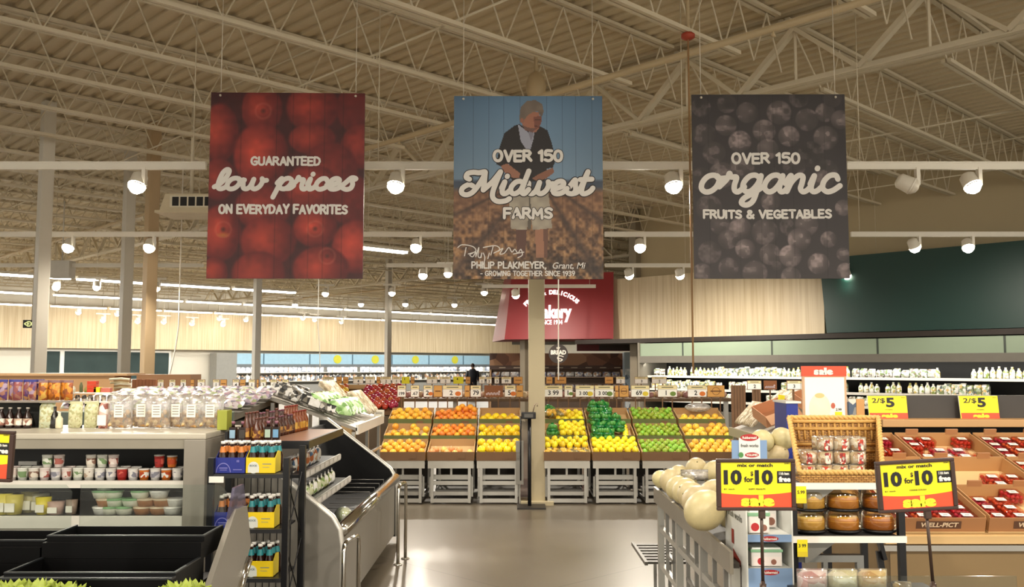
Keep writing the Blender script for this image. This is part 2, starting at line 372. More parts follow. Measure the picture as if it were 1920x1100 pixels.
fascia('trim_3', 19.65, 16.6, 19.65, 10.0, 2.28, 4.0, WOODP, .3)               # pale wood band right of the bakery sign
GREEN = M('#0d3a33', 0.45, 0, .12, .8)
fascia('trim_4', 19.25, 9.75, 19.25, S0, 2.33, 4.02, GREEN, .7, -.13)
fascia('trim_5', 18.75, 16.9, 18.75, S0, 2.19, 2.30, M('#2a2019', .6), 1.2)     # dark soffit under the bands
# steel columns
for px, D, w, col in ((1006, 10.75, .19, '#b5a888'), (72, 14.7, .19, '#d6d1c4'), (232, 18.0, .19, '#cdc8bc'), (276, 16.0, .19, '#b59d7a'), (480, 27, .19, '#d0ccc2'), (727, 36, .2, '#cac5ba'), (984, 26.6, .2, '#8f8470'), (1193, 25.1, .25, '#8f8470')):
    m = MB(); p = W(px, 685, D); rz = 0 if D < 12 else PI / 4
    hc = 4.78 if px == 1006 else DECK - .01
    m.box((p.x, p.y, hc / 2), (w, w, hc), rz, .012); m.box((p.x, p.y, .02), (w * 2, w * 2, .04), rz)
    struct('column', m, M(col, .5, 0, .05, 1.5), 'square steel column rising to the roof', 'column', 'steel columns')
# windows and office front on the far wall (left)
def far(px, py): # point on the far wall seen at a pixel
    x, y, z = ray(px, py); d = E2.x * x + E2.y * y; t = 47.95 / d; return Vector((x * t, y * t, H + z * t))
for i, (x0, x1, y0) in enumerate(((120, 222, 658), (240, 270, 660), (284, 316, 661), (84, 112, 658))):
    p, q = far(x0, y0), far(x1, y0 + 1); zt = p.z; d = (q - p); d.z = 0; L_ = d.length; d.normalize(); P = Plane((p.x, p.y, 0), d, (0, 0, 1))
    root = thing('window_%d' % (i + 1), None, None, (0, 0, 0)); root['kind'] = 'structure'
    m = MB(); m.prism([P(0, .9, .01), P(L_, .9, .01), P(L_, zt, .01), P(0, zt, .01)], P.n * .03); m.build('window_pane', M('#3c4a4a', .15, 0, .3, .8), root)
    m = MB()
    for (u0, u1, v0, v1) in ((-.1, L_ + .1, zt, zt + .12), (-.1, L_ + .1, .8, .9), (-.1, 0, .8, zt), (L_, L_ + .1, .8, zt)): m.prism([P(u0, v0, .01), P(u1, v0, .01), P(u1, v1, .01), P(u0, v1, .01)], P.n * .08)
    m.build('window_frame', M('#e3e3dc', .5), root)
# ================================================================ LAMPS
WARM, COOL = (1.0, 0.91, 0.78), (1.0, 0.95, 0.86)
KEY, MIDK, STRIP = 240.0, 420.0, 480.0
WM = M('#e8e2d4', .4, 0, .03)
def spot_light(parent, aim, energy, color, size=150, blend=.7, rad=.08):
    l = bpy.data.lights.new('lamp_light', 'SPOT'); l.energy = energy; l.color = color; l.spot_size = math.radians(size); l.spot_blend = blend; l.shadow_soft_size = rad
    o = bpy.data.objects.new('lamp_light', l); COL.objects.link(o); o.parent = parent; o.location = Vector(aim).normalized() * .16
    o.rotation_euler = Vector(aim).to_track_quat('-Z', 'Y').to_euler(); return o
LENS = EM('#fff3dc', 30.0); LENS_OFF = M('#d8d0c0', .3)
HEADS = {}
def head_mesh(aim, lit):
    """track head: adaptor arm, square drum housing, round lens facing aim"""
    k = (tuple(aim), lit)
    if k in HEADS: return HEADS[k]
    d = Vector(aim).normalized(); q = Vector((0, 0, 1)).rotation_difference(-d).to_matrix()
    h = MB(); h.smooth = True
    prof = [(.05, .16), (.085, .13), (.095, .0), (.1, -.02), (.085, -.02), (.085, 0.0)]
    b = MB(); b.lathe(prof, 14); h.add([q @ Vector(v) for v in b.v], b.f, True)
    l = MB(); b = MB(); b.lathe([(.0, -.095), (.05, -.082), (.088, -.04), (.098, .0)], 14); l.add([q @ Vector(v) for v in b.v], b.f, True)
    a = MB(); a.bb(.06, .10, -.035, .035, .0, .2); a.bb(-.02, .10, -.02, .02, .19, .215)
    HEADS[k] = (h.mesh('lamp_housing', WM), l.mesh('lens', LENS if lit else LENS_OFF), a.mesh('mounting_arm', WM)); return HEADS[k]
def track_head(loc, aim=(-.15, -.35, -1), lit=True, energy=KEY, color=WARM, label=None, group=None, light=True, scale=1.0, size=150):
    t = thing('track_lamp', label or 'white round track lamp shining under the roof', 'lamp', loc, 0, group); t.scale = (scale,) * 3
    hh = None
    for nm, me in zip(('lamp_housing', 'lens', 'mounting_arm'), head_mesh(aim, lit)):
        o = bpy.data.objects.new(nm, me); COL.objects.link(o); o.parent = hh if nm == 'lens' else t; hh = hh or o
    if lit and light: spot_light(t, aim, energy, color, size)
    return t
def track(x0, x1, y, z, label, hang=None):
    t = thing('lighting_track', label, 'light track', ((x0 + x1) / 2, y, z)); h = (x1 - x0) / 2
    m = MB(); m.bb(-h, h, -.025, .025, -.035, .035); m.bb(-h, h, -.035, .035, .035, .05); m.build('rail', WM, t)
    k = max(1, int(h * 2 / 3))
    for i in range(k + 1):
        m = MB(); x = -h + .15 + (2 * h - .3) * i / k; m.tube([(x, 0, .04), (x, 0, DECK + .03 - z)], .006, 5); m.build('hanging_wire', M('#cfc4ac', .4), t)
    return t
# near row: three tracks in line
TY = 10.0; tz = W(960, 312, TY).z; hz = tz - .215
track(W(-200, 0, TY).x, W(395, 0, TY).x, TY, tz, 'long white lighting track above the cooler, left of the tomato banner')
track(W(688, 0, TY).x, W(1300, 0, TY).x, TY, tz, 'white lighting track passing behind the farmer banner')
track(W(1578, 0, TY).x, W(2150, 0, TY).x, TY, tz, 'white lighting track right of the blueberry banner')
for px, lit, aim, lab in ((257, 1, (-.1, -.45, -1), 'bright track lamp hanging left of the tomato banner, above the square air unit'), (742, 1, (-.1, -.4, -1), 'bright track lamp between the tomato and farmer banners'), (1263, 1, (.12, -.4, -1), 'bright track lamp just left of the blueberry banner'),
                     (1707, 0, (.9, -.2, -.5), 'unlit white track lamp turned sideways, right of the blueberry banner'), (1823, 1, (.25, -.5, -1), 'bright tilted track lamp high above the green fascia'), (-120, 1, (0, -.3, -1), 'bright track lamp beyond the picture on the upper track')):
    track_head((W(px, 345, TY).x, TY, hz), aim, bool(lit), label=lab)
# second row
TY = 15.3; tz = W(960, 440, TY).z
track(W(-150, 0, TY).x, W(400, 0, TY).x, TY, tz, 'white lighting track of the second row, low left of the tomato banner')
track(W(1582, 0, TY).x, W(2050, 0, TY).x, TY, tz, 'white lighting track in front of the green fascia top')
track(W(680, 0, TY).x, W(850, 0, TY).x, TY, tz, 'short white lighting track between the tomato and farmer banners, second row')
for px, lab in ((128, 'track lamp of the second row farthest from the tomato banner'), (280, 'track lamp of the second row beside the brown column'), (780, 'second row track lamp between the tomato and farmer banners'), (1200, 'second row track lamp between the farmer and blueberry banners'), (1715, 'dimmer track lamp before the top edge of the green fascia'), (1815, 'bright track lamp before the top edge of the green fascia')):
    track_head((W(px, 457, TY).x, TY, tz - .215), (-.1, -.5, -1) if px != 1715 else (.5, .2, -1), True, label=lab, energy=KEY)
track(W(1130, 0, TY).x, W(1292, 0, TY).x, TY, tz, 'short white lighting track between the farmer and blueberry banners')
# third row
TY = 20.0; tz = W(960, 498, TY).z
track(W(-150, 0, TY).x, W(395, 0, TY).x, TY, tz, 'white lighting track of the third row above the fluorescent strips')
track(W(1130, 0, TY).x, W(1290, 0, TY).x, TY, tz, 'white lighting track at the top of the pale wood fascia')
for px, lab in ((88, 'third row track lamp above the left end of the fluorescent strip'), (1180, 'third row track lamp at the top of the wood fascia, by the bakery sign'), (1275, 'third row track lamp at the top of the wood fascia, by the blueberry banner'), (793, 'third row track lamp close to the farmer banner edge'), (1588, 'track lamp at the lower corner of the blueberry banner, on the green fascia')):
    track_head((W(px, 516, TY).x, TY, tz - .215), (0, -.3, -1) if px < 1000 else (.35, .35, -1), True, label=lab, energy=KEY)
track(W(730, 0, TY).x, W(850, 0, TY).x, TY, tz, 'white lighting track of the third row beside the farmer banner')
track(W(1560, 0, TY).x, W(1640, 0, TY).x, TY, tz, 'short lighting track behind the blueberry banner corner')
# fourth row: short track in front of the bakery sign, with one lamp; far lamps on their own tracks
TY = 22.5; tz = W(960, 537, TY).z
track(W(905, 0, TY).x, W(1113, 0, TY).x, TY, tz, 'white lighting track crossing the red bakery sign')
track_head((W(967, 548, TY).x, TY, tz - .215), (.25, .5, -1), True, label='track lamp in front of the red bakery sign, left of the big column', energy=250)
FARL = [(105, 538, 27), (181, 538, 27), (293, 540, 27), (840, 513, 24), (735, 549, 30), (908, 548, 30), (610, 550, 30), (677, 570, 36), (760, 570, 36), (852, 571, 36), (553, 571, 36)]
for px, py, D in FARL:
    p = W(px, py, D); track_head(p, (0, -.2, -1), True, label='small far track lamp glowing over the grocery hall', group='far track lamps over the grocery hall', light=False, scale=1.15)
    m = MB(); m.bb(p.x - .3, p.x + .3, D - .03, D + .03, p.z + .25, p.z + .31); m.tube([(p.x, D, p.z + .3), (p.x, D, JB + .2)], .008, 4)
    one('lighting_track', m, WM, 'short far white lighting track over the grocery hall', 'light track', 'far lighting tracks over the grocery hall')
for px, py in ((147, 585), (220, 588), (193, 600), (258, 602), (307, 603), (360, 606), (398, 596), (418, 608), (461, 599), (568, 596), (590, 599), (640, 603)):
    p = far(px, py); p = p - E2 * 2.2; p.z = W(px, py, p.y).z; p.x = W(px, py, p.y).x
    for g in (-2.15, 10.05, 22.25, 34.45):
        q = p.dot(E1) - g
        if abs(q) < .5: p += E1 * ((.5 - abs(q)) * (1 if q > 0 else -1))
    track_head(p, (E2.x * .6, E2.y * .6, -1), True, label='small lamp washing the far wood fascia with light', group='far lamps on the wood fascia', light=False, scale=1.3)
    m = MB(); m.bar(p + E1 * -.35 + Vector((0, 0, .315)), p + E1 * .35 + Vector((0, 0, .315)), .06, .06); m.tube([p + Vector((0, 0, .28)), p + Vector((0, 0, DECK - .4 - p.z))], .01, 4)
    one('lighting_track', m, WM, 'short white track carrying a lamp before the far wood fascia', 'light track', 'short tracks before the far wood fascia')
# fluorescent rows along the joists
TUBE = EM('#fff8ea', 9.0)
def strip_row(s, a0, a1, z, n0, lab, energy):
    a = a0; ln = 2.35; i = 0
    mb = MB(); mb.bb(-ln / 2, ln / 2, -.13, .13, .02, .09); mh = mb.mesh('lamp_housing', WM)
    mb = MB(); mb.bb(-ln / 2 + .03, ln / 2 - .03, -.10, -.02, -.03, .02); mb.bb(-ln / 2 + .03, ln / 2 - .03, .02, .10, -.03, .02); mt = mb.mesh('tubes', TUBE)
    mb = MB(); mb.tube([(0, 0, .08), (0, 0, DECK - .3 - z)], .008, 4); mw = mb.mesh('hanging_wire', STEEL)
    while a < a1:
        t = thing('fluorescent_lamp', lab, 'lamp', RS(a, s, z), PI / 2 - PHI, lab.replace('fluorescent tube lamp', 'fluorescent lamps'))
        for nm, me, x in (('lamp_housing', mh, 0), ('tubes', mt, 0), ('hanging_wire', mw, -1), ('hanging_wire', mw, 1)):
            o = bpy.data.objects.new(nm, me); COL.objects.link(o); o.parent = t; o.location = (x, 0, 0)
        a += 2.5; i += 1
    l = bpy.data.lights.new('tube_light', 'AREA'); l.shape = 'RECTANGLE'; l.size = a1 - a0; l.size_y = .25; l.energy = energy * (a1 - a0) / 10; l.color = COOL
    o = bpy.data.objects.new('tube_light', l); COL.objects.link(o); o.location = RS((a0 + a1) / 2 - 1.2, s, z - .06); o.rotation_euler = (0, 0, PI / 2 - PHI)
strip_row(28.3, -2.0, 16.5, 4.16, 0, 'fluorescent tube lamp in the nearer long row over the hall', STRIP)
strip_row(35.2, -8.0, 34.0, 4.16, 0, 'fluorescent tube lamp in the farther long row over the hall', STRIP)
strip_row(42.0, -6.0, 44.0, 4.16, 0, 'fluorescent tube lamp in the farthest row before the wood fascia', STRIP)
strip_row(18.6, 13.0, 15.0, 4.5, 0, 'fluorescent tube lamp alone between the tomato and farmer banners', STRIP)
# added rows over and behind the viewer, out of the picture, to light the near displays
for y, xs, e, lab in ((4.6, (-3.6, -1.2, 1.2, 3.6), KEY * .36, 'first'), (0.2, (-4.0, -1.3, 1.3, 4.0), KEY * .85, 'second')):
    track(min(xs) - .6, max(xs) + .6, y, 3.9, 'added white lighting track high over the near displays, %s row out of sight' % lab)
    for i, x in enumerate(xs): track_head((x, y, 3.685), (.0, .12 if y > 1 else .55, -1), True, e, WARM, 'added track lamp high over the near displays, out of sight', 'added track lamps out of sight over the near displays')

l = bpy.data.lights.new('wash_light', 'AREA'); l.shape = 'RECTANGLE'; l.size = 52; l.size_y = .3; l.energy = 300; l.color = COOL
o = bpy.data.objects.new('wash_light', l); COL.objects.link(o); o.location = RS(18, 45.4, 4.3); o.rotation_euler = (math.radians(62), 0, PI / 2 - PHI)
# ================================================================ HANGING BANNERS
BD = 8.6
LETTER = M('#dcd8d2', .6, 0, .03); INK = M('#2a2424', .6, 0, .05)
# monoline script letters: strokes in x-height units, advance
G = {
 'l': ([[(-.1, .18), (.2, .5), (.45, 1.15), (.5, 1.65), (.34, 1.78), (.16, 1.45), (.08, .7), (.12, .15), (.3, .0), (.5, .12), (.62, .35)]], .55),
 'o': ([[(.68, .8), (.48, .99), (.22, .9), (.06, .55), (.08, .2), (.27, .0), (.5, .06), (.68, .35), (.72, .75), (.6, .95), (.72, .8), (.95, .82)]], .88),
 'w': ([[(.0, .85), (.06, .4), (.14, .08), (.34, .02), (.5, .3), (.58, .9), (.56, .4), (.64, .08), (.82, .01), (1.02, .25), (1.1, .65), (1.04, .95), (1.12, .78), (1.32, .8)]], 1.3),
 'p': ([[(-.1, .55), (.1, .98), (.02, .2), (-.12, -.75)], [(.04, .35), (.22, .85), (.48, 1.0), (.68, .8), (.66, .4), (.46, .05), (.2, .06), (.06, .3)], [(.46, .05), (.7, .08), (.88, .35)]], .82),
 'r': ([[(-.1, .3), (.14, .75), (.2, 1.1), (.3, .88), (.52, .86), (.5, .4), (.56, .08), (.72, .01), (.92, .3)]], .8),
 'i': ([[(.0, .45), (.1, .95), (.06, .3), (.16, .02), (.34, .06), (.52, .35)], [(.16, 1.36), (.17, 1.4)]], .46),
 'c': ([[(.62, .74), (.5, .97), (.25, .94), (.07, .6), (.08, .22), (.28, .0), (.52, .08), (.76, .35)]], .7),
 'e': ([[(-.06, .38), (.26, .42), (.56, .62), (.58, .88), (.4, 1.0), (.18, .86), (.08, .45), (.18, .08), (.42, .0), (.66, .12), (.84, .42)]], .82),
 's': ([[(-.12, .2), (.1, .5), (.34, 1.1), (.42, .7), (.5, .25), (.36, .0), (.12, .06)], [(.36, .0), (.58, .1), (.72, .38)]], .74),
 'S': ([[(-.1, .2), (.15, .6), (.42, 1.06), (.68, .98), (.5, .8), (.58, .45), (.52, .1), (.3, -.01), (.08, .1)]], .68),
 'g': ([[(.66, .82), (.46, .99), (.22, .9), (.06, .55), (.08, .2), (.26, .0), (.46, .1), (.64, .5), (.7, .95), (.66, .1), (.58, -.55), (.36, -.78), (.14, -.66), (.2, -.38), (.5, -.1), (.92, .35)]], .88),
 'a': ([[(.66, .82), (.46, .99), (.22, .9), (.06, .55), (.08, .2), (.26, .0), (.46, .1), (.64, .5), (.7, .95), (.66, .3), (.74, .02), (.9, .05), (1.02, .35)]], .94),
 'n': ([[(-.08, .5), (.1, .96), (.05, .02), (.16, .55), (.38, .95), (.58, .9), (.6, .5), (.58, .2), (.7, .0), (.86, .08), (1.0, .35)]], .94),
 'd': ([[(.66, .82), (.46, .99), (.22, .9), (.06, .55), (.08, .2), (.26, .0), (.46, .1), (.64, .5), (.8, 1.8), (.68, .6), (.7, .1), (.86, .02), (1.02, .35)]], .94),
 't': ([[(.0, .45), (.2, 1.75), (.08, .6), (.12, .1), (.3, .0), (.55, .2), (.66, .45)], [(-.12, 1.12), (.5, 1.16)]], .6),
 'M': ([[(-.15, .62), (-.4, .72), (-.68, .45), (-.66, .08), (-.4, -.08), (-.12, .08), (.1, .55), (.28, 1.2), (.34, 1.72), (.02, 1.66), (-.3, 1.7), (-.58, 1.6), (-.62, 1.3), (-.42, 1.15)],
        [(.34, 1.72), (.42, .9), (.46, .3)], [(.46, .3), (.85, .95), (1.16, 1.75)], [(1.16, 1.75), (1.05, .8), (1.0, .1), (1.1, -.35), (1.4, -.6), (1.8, -.55), (1.98, -.38)]], 1.42)}
def script_strokes(word, slant=.16):
    out = []; x = 0.0
    for ch in word:
        if ch == ' ': x += .75; continue
        st, adv = G[ch]
        for s in st: out.append([(x + a + slant * b, b) for a, b in smooth_path(s, 6)])
        x += adv
    return out
def script(mb, P, word, x0, x1, y0, y1, w, off, slant=.16):
    st = script_strokes(word, slant); xs = [p[0] for s in st for p in s]; ys = [p[1] for s in st for p in s]
    kx = (x1 - x0 - w) / (max(xs) - min(xs)); ky = (y1 - y0 - w) / (max(ys) - min(ys))
    for s in st: mb.ribbon(P, [(x0 + w / 2 + (a - min(xs)) * kx, y0 + w / 2 + (b - min(ys)) * ky) for a, b in s], w, off)
# hand drawn capitals as strokes; lower case key marks strokes with round corners
K_ = {'A': ([[(0, 0), (.3, 1), (.6, 0)], [(.12, .33), (.48, .33)]], .8), 'B': ([[(0, 0), (0, 1), (.38, .97), (.45, .72), (.33, .53), (0, .52)], [(.33, .53), (.54, .38), (.5, .1), (.3, 0), (0, 0)]], .76), 'C': ([[(.55, .85), (.35, 1), (.1, .85), (0, .5), (.1, .15), (.35, 0), (.56, .15)]], .77),
 'D': ([[(0, 0), (0, 1), (.28, .98), (.52, .78), (.57, .45), (.42, .08), (.2, .0), (0, 0)]], .8), 'E': ([[(.48, 1), (0, 1), (0, 0), (.5, 0)], [(0, .52), (.42, .52)]], .7), 'F': ([[(.5, 1), (0, 1), (0, 0)], [(0, .5), (.42, .5)]], .68), 'G': ([[(.55, .85), (.35, 1), (.1, .85), (0, .5), (.1, .15), (.35, 0), (.58, .12), (.58, .42), (.34, .42)]], .82),
 'H': ([[(0, 0), (0, 1)], [(.54, 0), (.54, 1)], [(0, .5), (.54, .5)]], .78), 'I': ([[(0, 0), (0, 1)]], .25), 'K': ([[(0, 0), (0, 1)], [(.5, 1), (.05, .45), (.55, 0)]], .76), 'L': ([[(0, 1), (0, 0), (.46, 0)]], .66), 'M': ([[(0, 0), (.05, 1), (.35, .35), (.65, 1), (.7, 0)]], .94), 'N': ([[(0, 0), (0, 1), (.55, 0), (.55, 1)]], .79),
 'O': ([[(.3, 1), (.1, .88), (0, .5), (.1, .12), (.3, 0), (.5, .12), (.6, .5), (.5, .88), (.3, 1)]], .83), 'P': ([[(0, 0), (0, 1), (.38, .98), (.52, .75), (.4, .5), (0, .45)]], .73), 'R': ([[(0, 0), (0, 1), (.38, .98), (.5, .75), (.38, .52), (0, .47)], [(.25, .47), (.55, 0)]], .76), 'S': ([[(.5, .86), (.3, 1), (.06, .86), (.1, .62), (.4, .45), (.5, .2), (.3, 0), (0, .12)]], .71),
 'T': ([[(0, 1), (.58, 1)], [(.29, 1), (.29, 0)]], .74), 'U': ([[(0, 1), (0, .3), (.12, .04), (.28, 0), (.44, .04), (.55, .3), (.55, 1)]], .79), 'V': ([[(0, 1), (.29, 0), (.58, 1)]], .76), 'W': ([[(0, 1), (.18, 0), (.4, .7), (.62, 0), (.8, 1)]], 1.0), 'Y': ([[(0, 1), (.28, .48), (.56, 1)], [(.28, .48), (.28, 0)]], .74),
 '1': ([[(0, .8), (.2, 1), (.2, 0)]], .46), '5': ([[(.5, 1), (.08, 1), (.04, .6), (.3, .63), (.52, .45), (.48, .14), (.25, 0), (0, .1)]], .73), '0': ([[(.27, 1), (.08, .88), (0, .5), (.08, .12), (.27, 0), (.46, .12), (.54, .5), (.46, .88), (.27, 1)]], .76), '9': ([[(.48, .7), (.3, .45), (.08, .55), (.05, .85), (.26, 1), (.46, .86), (.48, .5), (.2, 0)]], .7), '3': ([[(.02, .88), (.25, 1), (.45, .8), (.2, .54), (.48, .3), (.28, 0), (0, .1)]], .68),
 '&': ([[(.62, 0), (.12, .74), (.2, .98), (.38, .95), (.4, .75), (.05, .36), (.05, .1), (.25, 0), (.45, .1), (.62, .42)]], .84), ',': ([[(.06, .06), (0, -.16)]], .3), '-': ([[(0, .45), (.3, .45)]], .5)}
def caps(mb, P, word, x0, x1, y0, y1, w, off=.003, wob=.04, grow=0.0):
    r = random.Random(len(word)); st = []; x = 0
    for ch in word:
        if ch == ' ': x += .42; continue
        ss, adv = K_[ch]; dy = r.uniform(-wob, wob); k = 1 + r.uniform(-wob, wob)
        for s in ss: st.append([(x + a, b * k + dy) for a, b in (smooth_path(s, 4) if ch in 'CGOSU0935&' else s)])
        x += adv
    xs = [p[0] for s in st for p in s]; kx = (x1 - x0 - w) / (max(xs) - min(xs)); ky = y1 - y0 - w
    for s in st: mb.ribbon(P, [(x0 + w / 2 + (a - min(xs)) * kx, y0 + w / 2 + b * ky) for a, b in s], w + grow, off)
# --- pictures printed on the boards, worked out on a grid (rows from the top)
NX, NY = 220, 270
gx, gy = np.meshgrid((np.arange(NX) + .5) / NX, (np.arange(NY) + .5) / NY)
nr = np.random.RandomState(3)
def noise(n, seed, ax=1.0):
    r = np.random.RandomState(seed).rand(int(n * 1.25) + 3, int(n * ax) + 3); x = gx * n * ax; y = gy * n * 1.25
    i, j = x.astype(int), y.astype(int); fx, fy = x - i, y - j; fx = fx * fx * (3 - 2 * fx); fy = fy * fy * (3 - 2 * fy)
    return (r[j, i] * (1 - fx) + r[j, i + 1] * fx) * (1 - fy) + (r[j + 1, i] * (1 - fx) + r[j + 1, i + 1] * fx) * fy
def rgb(h): return np.array([int(h[i:i + 2], 16) / 255 for i in (1, 3, 5)])
def over(img, a, c): a = np.clip(a, 0, 1)[..., None]; return img * (1 - a) + a * (c if np.ndim(c) > 1 else np.array(c))
def inside(pts, soft=0):
    r = np.zeros(gx.shape, bool); k = len(pts)
    for i in range(k):
        (x1, y1), (x2, y2) = pts[i], pts[(i + 1) % k]
        if y1 == y2: continue
        c = ((y1 > gy) != (y2 > gy)) & (gx < (x2 - x1) * (gy - y1) / (y2 - y1) + x1); r ^= c
    return r.astype(float)
def boards(img, xs, d=.82):
    for x in xs: img = img * (1 - (1 - d) * np.clip(1 - np.abs(gx - x) / .0045, 0, 1))[..., None]
    return img
def tomato_print():
    img = np.zeros((NY, NX, 3)) + rgb('#3a1216')
    img = over(img, noise(4, 1) * .5, rgb('#4d171a'))
    for cx, cy, r, ry, hi in ((.06, .22, .13, .17, 1), (.33, .09, .14, .14, .8), (.66, .08, .18, .14, .8), (.95, .08, .14, .15, .1), (.33, .34, .185, .19, 1.15), (.66, .25, .16, .09, .85), (.98, .29, .14, .13, .6), (.78, .42, .19, .16, .4), (.06, .47, .12, .12, .7), (.66, .52, .19, .14, .9), (.35, .62, .19, .13, .7), (.92, .58, .17, .14, .2),
                              (.08, .76, .14, .16, 1.25), (.39, .80, .19, .14, 1.0), (.69, .73, .15, .11, 1.1), (.96, .83, .17, .15, 1.15), (.33, .97, .18, .12, .8), (.73, .95, .19, .13, .95), (.05, .97, .09, .09, 1.0)):
        d = np.sqrt(((gx - cx) / r) ** 2 + ((gy - cy) / ry) ** 2); m = np.clip((1 - d) * 9, 0, 1); s = np.clip(1 - np.sqrt(((gx - cx + r * .2) / r) ** 2 + ((gy - cy + ry * .1) / ry) ** 2), 0, 1)
        c = rgb('#5b1719') * (1 - s)[..., None] + s[..., None] * (rgb('#b8402f') * min(hi, 1.15) + rgb('#5b1719') * max(0, 1 - hi))
        img = over(img, m, c)
        if hi > 1.05: img = over(img, np.clip(1 - np.sqrt(((gx - cx - .02) / .05) ** 2 + ((gy - cy - .01) / .018) ** 2), 0, 1) * .6 * (hi > 1.2), rgb('#d9a23a'))
    for cx, cy in ((.69, .735), (.1, .74), (.34, .1), (.77, .88)):
        d = np.hypot(gx - cx, (gy - cy) * 1.22); img = over(img, np.clip(1 - d / .022, 0, 1) * .8, rgb('#3a1a14')); img = over(img, np.clip(1 - np.abs(d - .05) / .012, 0, 1) * .22, rgb('#d88a70'))
    img *= (.9 + .2 * noise(30, 5))[..., None]
    return boards(img, (.2, .43, .535, .645, .74, .86), .72)
def berry_print():
    img = np.zeros((NY, NX, 3)) + rgb('#2b2628'); img = over(img, noise(5, 2) * .5, rgb('#3a3436'))
    nz = noise(26, 8); nz2 = noise(60, 9)
    for cx, cy, r, b in ((.08, .22, .07, .6), (.22, .17, .065, .8), (.23, .05, .06, .5), (.36, .1, .065, .85), (.31, .26, .07, 1), (.14, .32, .07, .6), (.47, .2, .07, .9), (.57, .1, .075, .8), (.49, .3, .065, 1), (.63, .23, .065, .9), (.75, .14, .07, .75), (.87, .1, .06, .7), (.87, .24, .075, .85), (.97, .14, .06, .9),
                         (.7, .02, .06, .4), (.92, .02, .06, .6), (.06, .07, .06, .4), (.19, .44, .08, .7), (.32, .4, .075, .8), (.05, .46, .07, .5), (.77, .33, .08, .35), (.87, .42, .07, .5), (.66, .39, .07, .5), (.5, .46, .07, .4), (.85, .47, .06, .7), (.1, .62, .08, .6), (.5, .585, .06, .9), (.97, .62, .05, .9),
                         (.17, .71, .06, .75), (.3, .73, .068, 1), (.46, .75, .08, .85), (.62, .72, .06, .5), (.73, .71, .07, .9), (.22, .79, .06, .8), (.68, .79, .07, 1.1), (.87, .79, .05, .9), (.33, .84, .06, 1.15), (.49, .87, .065, .85), (.62, .88, .068, 1.25), (.1, .86, .07, .6), (.22, .94, .06, .7), (.8, .92, .065, 1.1), (.96, .87, .04, .8), (.39, .97, .075, .8), (.05, .97, .06, .8), (.97, .96, .05, .9), (.62, .99, .06, .9), (.53, .93, .03, .5)):
        r *= 1.13; d = np.hypot(gx - cx, (gy - cy) * 1.22) / r; m = np.clip((1 - d) * 9, 0, 1); s = np.clip(1 - np.hypot(gx - cx + r * .25, (gy - cy) * 1.22 + r * .25) / (r * 1.35), 0, 1)
        c = rgb('#453d3e') * (1 - s)[..., None] + s[..., None] * rgb('#8a7c7b') * b; c = c * (.68 + .45 * (nz > .55) * nz2 + .3 * nz)[..., None]
        img = over(img, m, c)
    img = over(img, np.clip(gy - .3, 0, 1) * .25, rgb('#6a5f60'))
    return boards(img, (.105, .3, .44, .53, .65, .86), .8)
